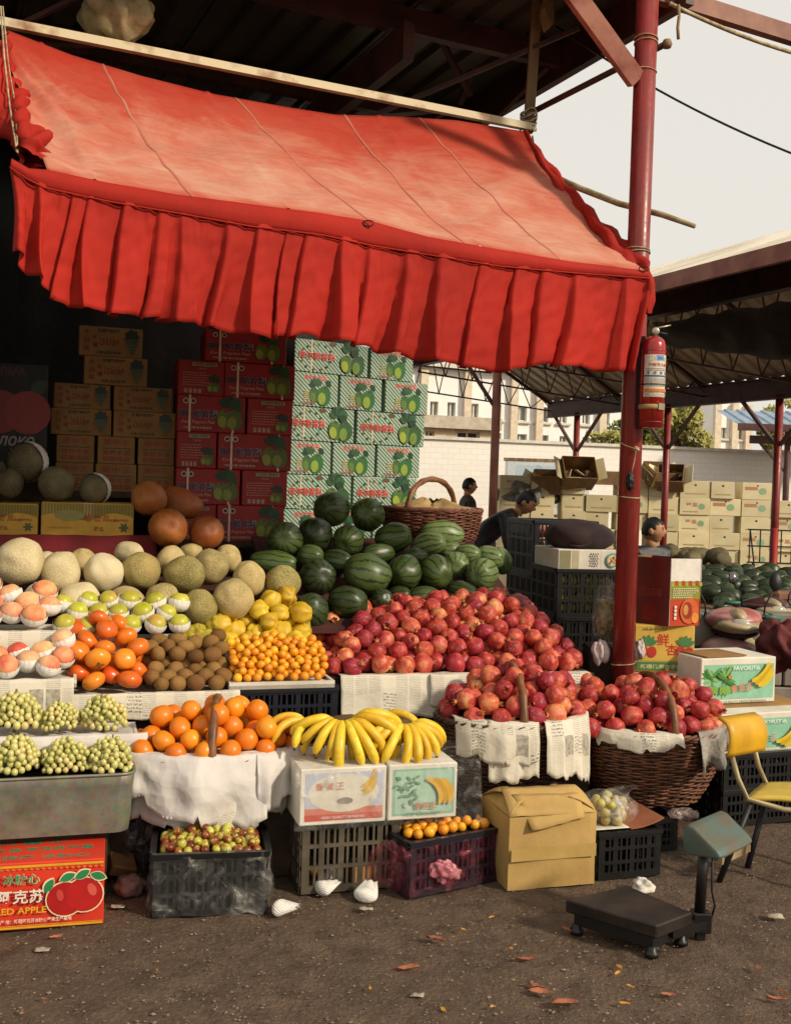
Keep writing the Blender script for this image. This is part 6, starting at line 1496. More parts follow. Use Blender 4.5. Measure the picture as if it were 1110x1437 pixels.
c = MK @ Vector((w * .33, -.035, hk * .45)); lump('plastic_bag', 'pale pink plastic knot stuck on the front of the kumquat crate', 'plastic bag', c, .05, .016, .04, mat('pale_pink_film', '#c8868c', '#98404e', scale=12, rough=.25, rand=0, bump=.8, bscale=20, bdist=.02), 8, .5, 3, .12)
# fold of crate rim: small kumquat carton on the left and wooden block
c = G(500, 1250); mb = MB(); mb.box((0, 0, .05), (.11, .07, .10)); thing('wooden_block', 'short wooden block on the ground beside the dusty crate', 'block', T((c.x + .03, c.y + .05, 0), .3), None, mb.mesh('wooden_block', mat('orange_wood', '#9a6a3c', '#7a5230', scale=12, rand=0), bevel=.006))
# big yellow carton with bulging flaps
def yellow_box():
    A, B = G(712, 1251), G(837, 1244); w = (B - A).length; yw = math.atan2((B - A).y, (B - A).x) + R(4); h = W(775, 1150, A.y).z; d = .30
    root = thing('carton', 'big plain yellow carton with taped bulging flaps on the ground', 'carton', T((A.x, A.y, 0), yw)); P = []; n = 12
    def bul(x, y, z): return Vector((x, y, z))
    mb = MB(); rows = []
    for k in range(9):
        z = h * k / 8; row = []
        for (x0, y0, x1, y1) in ((0, 0, w, 0), (w, 0, w, d), (w, d, 0, d), (0, d, 0, 0)):
            for q in range(n):
                t = q / n; x, y = x0 + (x1 - x0) * t, y0 + (y1 - y0) * t; nx, ny = (y1 - y0), -(x1 - x0); L_ = math.hypot(nx, ny); b = .014 * math.sin(math.pi * t) * math.sin(math.pi * k / 8) + .006 * fnoise(x * 9, y * 9, z * 9)
                row.append(Vector((x + nx / L_ * b, y + ny / L_ * b, z)))
        row.append(row[0].copy()); rows.append(row)
    mb.grid(rows); M_TAN = mat('tan_card', '#b7975a', '#a08048', scale=4, rough=.75, bump=.3, bscale=9, bdist=.02, rand=0); part('body', mb, M_TAN, root, True)
    def flap(name, q, t=.004):
        P = [[q[0].lerp(q[1], j / 8).lerp(q[3].lerp(q[2], j / 8), i / 6) + Vector((0, 0, .012 * math.sin(math.pi * i / 6) + .006 * fnoise(i * .6, j * .6, 3))) for j in range(9)] for i in range(7)]
        part(name, solid(P, -t), M_TAN, root, True)
    Vv = Vector; flap('flap', [Vv((0, 0, h)), Vv((w, 0, h)), Vv((w * .95, d * .52, h + .065)), Vv((w * .06, d * .52, h + .07))]); flap('flap', [Vv((0, d, h)), Vv((w, d, h)), Vv((w * .94, d * .48, h + .055)), Vv((w * .05, d * .48, h + .06))])
    flap('flap', [Vv((0, 0, h)), Vv((0, d, h)), Vv((.09, d * .8, h + .05)), Vv((.09, d * .2, h + .05))]); flap('flap', [Vv((w, 0, h)), Vv((w, d, h)), Vv((w - .09, d * .8, h + .045)), Vv((w - .09, d * .2, h + .045))])
    flap('loose_flap', [Vv((w * .12, d * .3, h + .062)), Vv((w * .9, d * .3, h + .055)), Vv((w * .84, -.02, h - .01)), Vv((w * .22, -.035, h - .045))])
    mb = MB(); mb.box((w / 2, -.017, h * .5), (w * .98, .001, .05)); part('tape', mb, M_TAPE, root)
yellow_box()
# dark crate with carton sheet and bag of fruit
A, B = G(838, 1236), G(926, 1229); w = (B - A).length; yk = math.atan2((B - A).y, (B - A).x); h = W(880, 1172, A.y).z; MC = T((A.x, A.y, 0), yk + R(2)); d = .28
crate('black crate with newspaper and a bag of fruit on top', MC, w, d, h, M_CRBLACK, 'plastic crates')
P = [[MC @ Vector((-.015 + .16 * i / 8, .01 + .2 * j / 8, h + .012 + .004 * fnoise(i, j))) for i in range(9)] for j in range(9)]
thing('newspaper', 'newspaper sheet on the black crate under the bag of fruit', 'newspaper', None, 'newspapers lining the trays', sheet_mesh('newspaper', P, M_NEWS, .2, .2))
P = [[MC @ Vector((.145 + .15 * i / 6, .0 + .24 * j / 6, h + .012 + .035 * (i / 6) ** 2)) for i in range(7)] for j in range(7)]
thing('cardboard_sheet', 'loose reddish cardboard flap on the black crate', 'cardboard', None, None, solid(P, .004).mesh('cardboard_sheet', mat('reddish_card', '#a5694a', '#8a5238', rand=0)))
c = MC @ Vector((.085, .10, h + .075)); C = heap(.02, lambda x, y: x * x + y * y < .065 ** 2, lambda x, y: 0, lambda x, y: .1, 300, 9, .1, bounds=(-.08, .08, -.08, .08), maxn=34)
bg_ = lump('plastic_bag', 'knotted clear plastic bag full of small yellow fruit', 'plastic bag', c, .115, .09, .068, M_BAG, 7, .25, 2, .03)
mb = MB(); rows = []
for i in range(12):
    t = i / 11; cc = Vector((c.x, c.y, c.z)).lerp(W(885, 1106, A.y + .05), t) + Vector((.0, 0, .02 * math.sin(3 * t))); rr = .06 * (1 - t) ** 1.2 + .012 + .012 * max(0, t - .8) * 5
    rows.append([cc + Vector((math.cos(a) * rr * 1.2, math.sin(a) * rr, rr * .3 * math.sin(4 * a + t * 5))) for a in np.linspace(0, 6.283, 25)])
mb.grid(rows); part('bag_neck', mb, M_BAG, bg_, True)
fruits('loquat', [round_mesh('loquat', .02, fruitmat('loquat_skin', [(.3, '#a89a4a'), (.7, '#c0ae5c')], 9, .3), .95, k=i, nlat=9, nlon=12) for i in range(2)], C, lambda x, y, z: c + Vector((x, y, z - .062)), .02, 'small pale yellow fruit inside the knotted plastic bag', 'fruit', 'fruit in the plastic bag', 3)
# crates deeper below the baskets
c = G(890, 1212); crate('black crate under the large pomegranate basket', T((c.x - .18, c.y + .06, 0), YAW), .42, .34, .145, M_CRBLACK, 'plastic crates')
c = W(955, 1130, 4.62); lump('fruit_packet', 'small film packet of pinkish fruit on the crate under the basket', 'packet', (c.x, c.y - .05, .17), .06, .04, .024, plastic('packet_film', '#b39a92', .8), 3, .35, 3)
c = G(160, 1235); lump('plastic_bag', 'dark crumpled plastic bag stuffed under the metal trough', 'plastic bag', (c.x + .06, c.y + .12, .14), .10, .09, .14, plastic('grey_film', '#6f6a66', .55), 2, .45, 2.5, .08)
c = G(158, 1240); mb = MB(); mb.box((0, 0, 0), (.10, .10, .05)); thing('brick', 'small broken brick leaning behind the red apple carton', 'brick', T((c.x + .02, c.y + .05, .055), .5, .35, .3), None, mb.mesh('brick', mat('tan_brick_piece', '#a3764c', '#7f5a3a', rand=0), bevel=.006))
c = G(165, 1262); lump('stone', 'rounded pinkish stone on the ground beside the apple carton', 'stone', (c.x + .03, c.y + .04, .035), .06, .05, .038, mat('pink_stone', '#7d6258', '#5f4a42', rand=0), 3, .3, 2)

# ---- the deep basket behind the watermelons
vb = 2.25; zrim = Z(604, 716, vb - .25); c = S(U(606, 716, vb), vb, zrim - .34)
bk = basket('brown wicker basket lined with brown paper behind the watermelons', T(c, YAW), .30, .25, .34, .55, .20, mat('reddish_wicker', '#7d4a38', '#55301f', scale=26, rough=.55, bump=.3, bscale=90, rand=0), 28, R(45), 'wicker fruit baskets')
step(uv(c)[0] - .2, uv(c)[0] + .2, 2.1, 2.5, zrim - .342)
M_BRPAPER = mat('brown_paper', '#b89a68', '#9a7d4e', scale=6, rough=.85, bump=.6, bscale=10, bdist=.03, rand=.1)
for i, (a0, a1, tl) in enumerate(((R(150), R(262), .06), (R(250), R(350), .05), (R(10), R(120), .05))):
    P = []
    for q in np.linspace(1.03, .25, 8): P.append([c + E1 * (.30 * q * math.cos(a)) + E2 * (.25 * q * math.sin(a)) + Vector((0, 0, .345 + .03 * (1 - q) + .02 * fnoise(a * 3, q * 4, i) + tl * (1 - q) * math.sin((a - a0) / (a1 - a0) * math.pi))) for a in np.linspace(a0, a1, 14)])
    thing('brown_paper', ['torn brown paper over the striped carton side of the back basket', 'brown paper flap folded into the front of the back basket', 'brown paper lining the far side of the back basket'][i], 'paper', None, 'brown papers in the back basket', solid(P, .001).mesh('brown_paper', M_BRPAPER, True))
# ================================================================== RIGHT SIDE, BACKGROUND GOODS, PEOPLE, LITTER
# ---- fire extinguisher on the column
def extinguisher():
    c = W(913, 600, 5.10); top = W(913, 472, 5.10); h = top.z - c.z; r = .058
    root = thing('fire_extinguisher', 'red fire extinguisher with white label strapped to the steel column', 'extinguisher', T((c.x, c.y, c.z)))
    mb = MB(); mb.lathe([(0, 0), (r, 0), (r, h * .86), (r * .97, h * .91), (r * .86, h * .955), (r * .6, h * .985), (r * .3, h), (0, h)], 32); part('cylinder', mb, mat('glossy_red', '#a8221c', '#951d18', rough=.22, rand=0, bump=0, spec=.6), root, True)
    mb = MB(); mb.lathe([(r + .001, h * .055), (r + .002, h * .06), (r + .001, h * .065)], 32); mb.lathe([(r + .001, h * .835), (r + .002, h * .84), (r + .001, h * .845)], 32); part('bead', mb, M_RED, root, True)
    pr = Print(); 
    wv, hv = 2.4 * r, h * .46
    pr.rect(0, 0, wv, hv, '#d6cdbd'); pr.rect(0, hv * .86, wv, hv, '#d8d2c2'); pr.ell(wv * .25, hv * .9, wv * .14, hv * .05, '#c9b23a'); pr.rect(wv * .42, hv * .86, wv * .72, hv * .99, '#6d9ac4'); pr.ell(wv * .84, hv * .9, wv * .1, hv * .05, '#c9b23a')
    pr.text('ABC', wv * .57, hv * .885, hv * .06, '#2d5a94'); pr.text('干粉灭火器', wv * .5, hv * .72, hv * .08, '#b8432e', wv * .7)
    pr.lines(wv * .08, wv * .92, hv * .62, hv * .7, 2, '#6d655c', .4, .1, 1)
    for i in range(4): pr.rect(wv * (.12 + .22 * i), hv * .54, wv * (.2 + .22 * i), hv * .6, '#7a6a60')
    pr.rect(0, hv * .48, wv, hv * .515, '#3a6a9c'); pr.lines(wv * .05, wv * .95, hv * .25, hv * .46, 7, '#8f887c', .4, .15, 1); pr.rect(0, hv * .12, wv, hv * .19, '#cf7a34'); pr.lines(wv * .05, wv * .95, hv * .02, hv * .1, 3, '#8f887c', .4, .1, 1)
    vs = []
    for x, y, z in pr.v: a = (x / wv - .5) * 2.4; q = r + .0008 - y * .5; vs.append((q * math.sin(a), -q * math.cos(a), z + h * .33))
    # curve big rectangles around the body by cutting them into strips
    pr2 = Print(); pr2.k = 1; pv = []; pf = []; pc = []
    for f, col in zip(pr.f, pr.c):
        q = [pr.v[i] for i in f]; xs = [k[0] for k in q]
        if len(q) == 4 and max(xs) - min(xs) > .02:
            x0, x1 = min(xs), max(xs); z0, z1 = min(k[2] for k in q), max(k[2] for k in q); n = 10
            for i in range(n):
                o = len(pv); a0, a1 = x0 + (x1 - x0) * i / n, x0 + (x1 - x0) * (i + 1) / n; pv += [(a0, q[0][1], z0), (a1, q[0][1], z0), (a1, q[0][1], z1), (a0, q[0][1], z1)]; pf.append((o, o + 1, o + 2, o + 3)); pc.append(col)
        else: o = len(pv); pv += q; pf.append(tuple(range(o, o + len(q)))); pc.append(col)
    pr2.v = [((r + .0008 - y * .6) * math.sin((x / wv - .5) * 2.4), -(r + .0008 - y * .6) * math.cos((x / wv - .5) * 2.4), z + h * .33) for x, y, z in pv]; pr2.f = pf; pr2.c = pc
    link('label_print', pr2.mesh('label_print'), root, T((0, 0, 0), R(14)))
    steel = mat('clip_steel', '#b5aa94', '#8d8371', metal=.8, rough=.35, rand=0)
    for z, w in ((h * .2, .02), (h * .46, .006)):
        mb = MB(); mb.lathe([(r + .0015, z), (r + .004, z + w * .1), (r + .004, z + w), (r + .0015, z + w * 1.1)], 32); part('strap', mb, mat('tan_strap', '#a8905c', '#8b7548', rand=0) if w > .01 else M_BLACK, root, True)
    mb = MB(); mb.box((.035, -r * .86, h * .2 + .011), (.04, .006, .03), R(35)); part('buckle', mb, steel, root)
    mb = MB(); mb.lathe([(.014, h - .004), (.014, h + .02), (.018, h + .022), (.018, h + .034), (0, h + .034)], 14); part('valve', mb, steel, root, True)
    mb = MB(); mb.lathe([(0, 0), (.019, 0), (.019, .012), (.015, .014), (0, .014)], 18, c=(0, -.018, h + .022), M=Matrix.Rotation(R(90), 4, 'X')); part('gauge', mb, steel, root, True)
    mb = MB(); mb.tube([(-.02, 0, h + .03), (.02, -.006, h + .042), (.075, -.01, h + .055)], [.006, .005, .004], 6); part('lever', mb, steel, root, True); mb = MB(); mb.tube([(-.01, 0, h + .02), (.02, -.004, h + .02), (.06, -.01, h + .012)], .005, 6); part('handle', mb, M_BLACK, root, True)
    mb = MB(); mb.tube([(.0, .01, h + .02), (.05, .03, h - .02), (.062, .03, h * .6), (.06, .02, h * .4)], .009, 7); part('hose', mb, M_BLACK, root, True)
    mb = MB(); mb.box((-.05, .03, h * .5), (.03, .02, h * 1.02)); part('wall_bracket', mb, M_BLACK, root)
    return root
extinguisher()
c = W(884, 676, 5.13); lump('hanging_switch', 'black light switch hanging on a string against the column', 'switch', (c.x, c.y, c.z), .018, .018, .042, M_BLACK, 2, .4, 3)
cable('hanging_string', 'thin white string looped on the column above the black switch', [W(868, 620, 5.13), W(880, 626, 5.12), W(893, 630, 5.12), W(890, 648, 5.12), W(887, 660, 5.12), W(885, 668, 5.13)], .0025, M_ROPE, 'string')
c = W(893, 630, 5.125); lump('string_knot', 'white knot of string tied on the column', 'knot', c, .014, .012, .012, M_ROPE, 4, .4, 3)

# ---- cartons right of the column
def rot_carton(label, px, py, D, w, d, h, yaw, m, prints, **k):
    a = W(px, py, D); return carton(label, T(a, yaw), w, d, h, m, prints, **k), a
# stand for this corner
pc_ = W(925, 965, 5.35)
# white plastic basket
def white_basket():
    a = W(884, 990, 5.25); b = W(984, 990, 5.35); z1 = W(930, 945, 5.3).z; w = (b - a).length; d = .26; z0 = a.z; h = z1 - z0
    m = mat('white_plastic', '#cdbfb4', '#bfb0a5', rough=.4, rand=0, bump=0); root = thing('plastic_basket', 'white pink slotted plastic basket under the apricot carton', 'basket', T(a, YAW * .6))
    mb = MB()
    for y in (0, d):
        for i in range(15): mb.box((w * i / 14, y, h / 2), (.006, .004, h))
        for z in (.01, h * .33, h * .66): mb.box((w / 2, y + .0005, z), (w, .003, .01))
    for x in (0, w):
        for i in range(10): mb.box((x, d * i / 9, h / 2), (.004, .006, h))
        mb.box((x, d / 2, h / 2), (.003, d, .02))
    part('slotted_side', mb, m, root)
    mb = MB(); mb.box((w / 2, d / 2, .004), (w, d, .006)); part('base', mb, m, root)
    mb = MB()
    for c_, q in (((w / 2, -.006, h), (w + .04, .024, .014)), ((w / 2, d + .006, h), (w + .04, .024, .014)), ((-.008, d / 2, h), (.024, d - .012, .0138)), ((w + .008, d / 2, h), (.024, d - .012, .0138))): mb.box(c_, q)
    part('rim', mb, m, root)
    for x in (.42, .66): mb = MB(); mb.bar((w * x, -.008, h), (w * x - .02, -.008, h * .3), .012, .004); part('red_tie', mb, mat('red_plastic', '#b03026', '#9a281f', rand=0), root)
    mb = MB(); mb.box((w / 2, d / 2, h * .4), (w - .02, d - .02, h * .7)); part('packing', mb, mat('pink_packing', '#b5564a', '#c9b09a', scale=40, rand=0), root)
    return a, w, z1 + .008, z0
wa, ww, wz, wz0 = white_basket()
root = thing('corner_table', 'low wooden table under the white plastic basket', 'table', T((wa.x - .06, wa.y - .02, 0), YAW * .6)); mb = MB(); mb.box((.24, .17, wz0 - .014), (.52, .36, .022)); part('table_top', mb, M_DKWOOD, root)
for x in (.03, .45):
    for y in (.03, .3): mb = MB(); mb.box((x, y, (wz0 - .025) / 2), (.04, .04, wz0 - .025)); part('leg', mb, M_DKWOOD, root)
# apricot carton
a = W(889, 944, 5.27); b = W(975, 944, 5.27); w = b.x - a.x; h = W(930, 878, 5.27).z - wz; d = .22; p = Print()
p.text('鲜', w * .47, h * .56, h * .26, '#b83426'); p.text('杏', w * .62, h * .36, h * .24, '#b83426'); p.text('ئۆرۈك تازا', w * .32, h * .88, h * .08, '#3f5a34', w * .4)
for x in (.22, .84):
    for k in range(5): p.leaf(w * x, h * .56, h * .24, h * .05, .5 + k * .5, '#4a7a4a')
    p.ell(w * (x - .07), h * .45, w * .07, h * .12, '#b3342a'); p.ell(w * (x + .07), h * .43, w * .075, h * .12, '#b3342a')
p.rect(w * .04, h * .05, w * .96, h * .22, '#4d7a4a'); p.text('新疆优质杏子批发', w * .5, h * .08, h * .09, '#c9c08a', w * .8); p.rect(w * .04, h * .235, w * .96, h * .245, '#4d7a4a')
carton('tan apricot carton with red fruits standing on the white basket', T((a.x, a.y, wz), R(4)), w, d, h, M_KRAFT2, [(p.mesh(), 'front')])
za_ = wz + h
# tall dark red open carton on top, turned
p1 = Print(); p2 = Print(); wl_, wr_, hh = .27, .185, W(930, 783, 5.3).z - za_
p1.text('石榴王', wl_ * .5, hh * .72, hh * .14, '#6a2a1e', wl_ * .5); p1.text('新疆红石榴', wl_ * .55, hh * .42, hh * .13, '#8a3a2a', wl_ * .6); p1.text('ئانار', wl_ * .5, hh * .56, hh * .08, '#7a3226', wl_ * .4); p1.ell(wl_ * .6, hh * .18, hh * .14, hh * .14, '#7a241a')
p2.rect(.002, hh * .002, wr_ - .002, hh * .66, '#b8401e'); p2.rect(.002, hh * .40, wr_ - .002, hh * .66, '#8a8c34'); p2.rect(.002, hh * .665, wr_ - .002, hh * .995, '#e0dad0')
for k in range(9): p2.ell(wr_ * (.08 + .11 * k), hh * (.62 + .02 * (k % 2)), wr_ * .06, hh * .035, '#b8401e' if k % 2 else '#a3a040')
p2.lines(wr_ * .08, wr_ * .9, hh * .42, hh * .58, 5, '#dcd4b0', .45, .25, 1); p2.ell(wr_ * .62, hh * .22, wr_ * .3, hh * .19, '#c9602c'); p2.ell(wr_ * .55, hh * .23, wr_ * .16, hh * .13, '#93301c'); p2.ell(wr_ * .5, hh * .24, wr_ * .08, hh * .08, '#c98a4a')
for k in range(4): p2.rect(wr_ * .13, hh * (.1 + .055 * k), wr_ * .2, hh * (.14 + .055 * k), '#e0dad0')
p2.ell(wr_ * .8, hh * .12, wr_ * .12, hh * .08, '#d98a3a')
q = W(938, 884, 5.24); yl = R(-52); yr = yl + math.pi / 2
# origin lower front corner: left face runs back-left, right face runs to the right
root = thing('open_carton', 'dark red pomegranate carton with a white flap open on top of the apricot carton', 'carton', T((q.x, q.y, za_ + .001), 0))
dl = Vector((math.cos(R(140)), math.sin(R(140)), 0)); dr = Vector((math.cos(R(22)), math.sin(R(22)), 0)); mcr = mat('maroon_card', '#6a1f1a', '#561815', rough=.45, rand=0); t_ = .006
def wall_q(a_, b_, name, m, inner):
    mb = MB(); n_ = Vector((-(b_ - a_).y, (b_ - a_).x, 0)).normalized() * t_
    vs = [a_, b_, b_ + n_, a_ + n_]; vs = vs + [v_ + Vector((0, 0, hh)) for v_ in vs]; mb.add(vs, [(0, 3, 2, 1), (4, 5, 6, 7), (0, 1, 5, 4), (1, 2, 6, 5), (2, 3, 7, 6), (3, 0, 4, 7)]); return part(name, mb, m, root)
o_ = Vector((0, 0, 0)); wall_q(o_ + dl * wl_, o_, 'side', mcr, 1); wall_q(o_ + dr * .001, o_ + dr * wr_, 'side', M_WHITECARD, 1); wall_q(o_ + dr * wr_, o_ + dr * wr_ + dl * wl_, 'side', mcr, 1); wall_q(o_ + dr * wr_ + dl * wl_, o_ + dl * wl_, 'side', M_KRAFT, 1)
mb = MB(); mb.add([o_, dr * wr_, dr * wr_ + dl * wl_, dl * wl_], [(0, 1, 2, 3)]); part('bottom', mb, M_KRAFT, root)
link('print', p1.mesh(), root, Matrix.Translation(dl * wl_ ) @ Matrix.Rotation(math.atan2(-dl.y, -dl.x), 4, 'Z') @ Matrix.Translation((0, -.0006, 0))); link('print', p2.mesh(), root, Matrix.Rotation(math.atan2(dr.y, dr.x), 4, 'Z') @ Matrix.Translation((.001, -.0006, 0)))
# banana cartons further right
def pr_banana(w, h):
    p = Print(); p.rect(w * .04, h * .1, w * .97, h * .86, '#8cc0a2'); gg = random.Random(5)
    for x in (.15, .3):
        for k in range(13): p.leaf(w * x, h * (.5 + .1 * gg.random()), h * gg.uniform(.16, .34), h * .035, gg.uniform(-.4, 3.5), ('#3d7a34', '#5f964a', '#82ae62')[k % 3])
        p.rect(w * x - w * .006, h * .16, w * x + w * .006, h * .55, '#5c7a3c')
        for k in range(5): p.ell(w * (x - .05 + .025 * k), h * (.3 + .03 * (k % 2)), w * .022, h * .09, '#7aa84a')
    p.text('FAVORITA', w * .58, h * .74, h * .09, '#d8e0d4', w * .36); p.ell(w * .36, h * .6, w * .025, h * .045, '#c9744a')
    for k, ch in enumerate('香蕉王'): p.text(ch, w * (.42 + .1 * k), h * (.26 + .02 * k), h * .16, '#cf7a5a')
    for k in range(3): p.arc(w * (.66 + .02 * k), h * (.94 - .06 * k), w * .22, h * .085, R(-92 + 6 * k), R(-6), ('#d8b82c', '#c4a224')[k % 2])
    p.text('HIGH QUALITY FRESH BANANAS', w * .5, h * .03, h * .05, '#3a6a52', w * .7); return p.mesh()
a = W(982, 990, 5.1); b = W(1087, 984, 5.25); w = (b - a).length; h = W(985, 925, 5.1).z - a.z; yb = math.atan2(b.y - a.y, b.x - a.x); zb1 = a.z
carton('white banana carton with green print standing on a cardboard sheet', T(a, yb), w, .3, h, M_WHITECARD, [(pr_banana(w, h), 'front')], group='white banana cartons')
mb = MB(); mb.box((w / 2 + .04, .14, -.006), (w + .2, .36, .008)); thing('cardboard_sheet', 'brown cardboard sheet between the two banana cartons', 'cardboard', T(a, yb), None, mb.mesh('cardboard_sheet', M_KRAFT))
mb = MB(); mb.box((w / 2 - .06, .1, .004), (.25, .2, .006)); thing('cardboard_sheet', 'small flat cardboard piece resting on the upper banana carton', 'cardboard', T((a.x, a.y, a.z + h + .002), yb + .1), None, mb.mesh('cardboard_sheet', M_KRAFT))
a2 = W(1030, 1062, 4.92); b2 = W(1140, 1053, 5.1); w2 = (b2 - a2).length; zt_ = zb1 - .011; h2 = zt_ - a2.z; a2.x -= .12
carton('white banana carton half hidden behind the yellow chair', T(a2, yb), w2 + .1, .42, h2, M_WHITECARD, [(pr_banana(w2 + .1, h2), 'front')], group='white banana cartons')
hc = (a2.z - .004) / 2
for k in range(2): crate(['black crate on the ground behind the yellow chair', 'upper black crate carrying the banana cartons'][k], T((a2.x + .08, a2.y + .02, k * (hc + .001)), yb), .52, .36, hc, M_CRBLACK, 'plastic crates')

# ---- stacked crates behind the pomegranates, left of the column
a = W(748, 808, 6.35); z1 = W(748, 731, 6.35).z; b = W(800, 808, 6.45); hcr = z1 - a.z
ycr = R(14); wcr = .40
def crt(lbl, x, y, z, yaw, w, d, h, m): return crate(lbl, T((x, y, z), yaw), w, d, h, m, 'plastic crates')
crt('top navy crate full of red tomatoes beside the dark bundle', a.x, a.y, a.z, ycr, .40, .44, hcr, M_CRNAVY); zz = a.z
TOM = [round_mesh('tomato', .035, fruitmat('tomato_skin', [(.3, '#b8401c'), (.7, '#c95a24')], 5, .3, .25), .85, k=i) for i in range(2)]
Mt = T((a.x, a.y, a.z), ycr); gg = random.Random(8); C = []
for i in range(5):
    for j in range(5):
        for k in range(4): C.append((.055 + .072 * i, .06 + .078 * j, .05 + .068 * k, .034))
C = [q for q in C if q[1] < .1 or q[0] < .08 or q[2] > .2]
fruits('tomato', TOM, C, lambda x, y, z: Mt @ Vector((x, y, z)), .035, 'red tomato inside the top navy crate', 'tomato', 'tomatoes in the navy crate', 2)
k = 1
while zz > .05:
    hh_ = min(hcr, zz); zz -= hh_; crt(['second black crate down below the tomato crate', 'third black crate down below the tomato crate', 'fourth black crate down below the tomato crate', 'bottom black crate of the tomato crate stack'][min(k - 1, 3)], a.x, a.y, zz, ycr, .40, .44, hh_ - .001, M_CRBLACK); k += 1
# lower stack with the white carton and the dark bundle
a = W(806, 868, 5.75); hcr = W(806, 800, 5.75).z - a.z; zz = a.z; x0, y0 = a.x - .10, a.y
crt('black crate of yellow fruit under the white perforated carton', x0, y0, zz, R(12), .36, .40, hcr, M_CRBLACK); k = 1
Mt = T((x0, y0, zz), R(12)); C = [(.05 + .05 * i, .045, .05 + .05 * q, .024) for i in range(6) for q in range(4)]
fruits('lemon', [round_mesh('lemon', .024, fruitmat('lemon_skin', [(.3, '#b8a83a'), (.7, '#c9bb52')], 8, .3), 1.2, k=1)], C, lambda x, y, z: Mt @ Vector((x, y, z)), .024, 'pale yellow lemon inside the black crate', 'lemon', 'lemons in the black crate', 2)
while zz > .05:
    hh_ = min(hcr, zz); zz -= hh_; crt(['middle black crate under the lemon crate', 'lower black crate under the lemon crate', 'fourth crate down under the lemon crate', 'bottom black crate of the lemon crate stack'][min(k - 1, 3)], x0, y0, zz, R(12), .36, .40, hh_ - .001, M_CRBLACK); k += 1
zt = a.z + hcr; p = Print(); wq, hq = .36, W(800, 771, 5.75).z - zt - .002; 
p.rect(wq * .02, hq * .05, wq * .2, hq * .95, '#8a8464'); p.rect(wq * .22, hq * .05, wq * .33, hq * .95, '#b8ac8a')
for i in range(4):
    for j in range(6): p.ell(wq * (.5 + .035 * (i + .5 * (j % 2))), hq * (.2 + .12 * j), wq * .009, hq * .045, '#3a342c', n=8)
p.ell(wq * .86, hq * .5, wq * .1, hq * .36, '#5f9a8a'); p.ell(wq * .86, hq * .5, wq * .075, hq * .28, '#d0c6a8')
for i in range(8): p.ell(wq * (.86 + .04 * math.cos(i)), hq * (.5 + .15 * math.sin(i * 1.7)), wq * .018, hq * .07, ('#b8552c', '#c9a03a', '#8a3a24')[i % 3])
p.rect(wq * .66, hq * .05, wq * .665, hq * .95, '#a89c84')
carton('white perforated carton under the dark rolled bundle', T((x0 - .0, y0 - .005, zt + .001), R(12)), wq, .38, hq, M_WHITECARD, [(p.mesh(), 'front')])
c = T((x0, y0, zt + hq), R(12)) @ Vector((.19, .18, .068)); lump('rolled_bundle', 'dark brown felt roll lying on the white perforated carton', 'bundle', c, .20, .17, .092, mat('dark_felt', '#3a2a2a', '#261b1c', scale=8, rough=.9, rand=0, bump=.3), 6, .14, 1.5)
mb = MB(); 
for ph in (0,): mb.tube([c + Vector((-.02 + (.10 - .012 * i) * math.cos(i * .55 - 2.2), -.165 + .003 * i, -.005 + (.05 - .004 * i) * math.sin(i * .55 - 2.2))) for i in range(10)], .007, 6)
thing('bundle_fold', 'curled edge of the dark felt roll', 'bundle', None, None, mb.mesh('bundle_fold', MATS['dark_felt'], True))
c = W(852, 860, 5.55); lump('straw_bag', 'clear plastic bag of straw leaning behind the column', 'plastic bag', (c.x, c.y, c.z), .075, .07, .17, M_BAG, 6, .2, 2, .05); lump('straw_bundle', 'tuft of dry straw inside the clear bag', 'straw', (c.x, c.y, c.z - .03), .055, .05, .10, mat('straw', '#9a8458', '#6d5a38', scale=40, rough=.9, rand=0, bump=1, bscale=60), 2, .4, 4)
root = thing('crate_stool', 'upturned dark box carrying the straw bag', 'box', T((c.x, c.y, 0))); mb = MB(); mb.box((0, 0, (c.z - .17) / 2), (.2, .2, c.z - .17)); part('body', mb, M_DKWOOD, root)
for i, (px, py, lb) in enumerate(((842, 915, 'crumpled white plastic bag at the foot of the column beside the pomegranates'), (897, 912, 'bit of white plastic bag showing past the other side of the column'))):
    c = W(px, py, 5.22 + .03 * i); lump('white_bag', lb, 'plastic bag', c, .04 - .012 * i, .03, .06 - .015 * i, mat('white_film', '#b9aaa6', '#8d7d7a', rough=.35, rand=0, bump=.8, bscale=14, bdist=.03), i * 4 + 1, .55, 1.8, .03, 'white bags at the column')

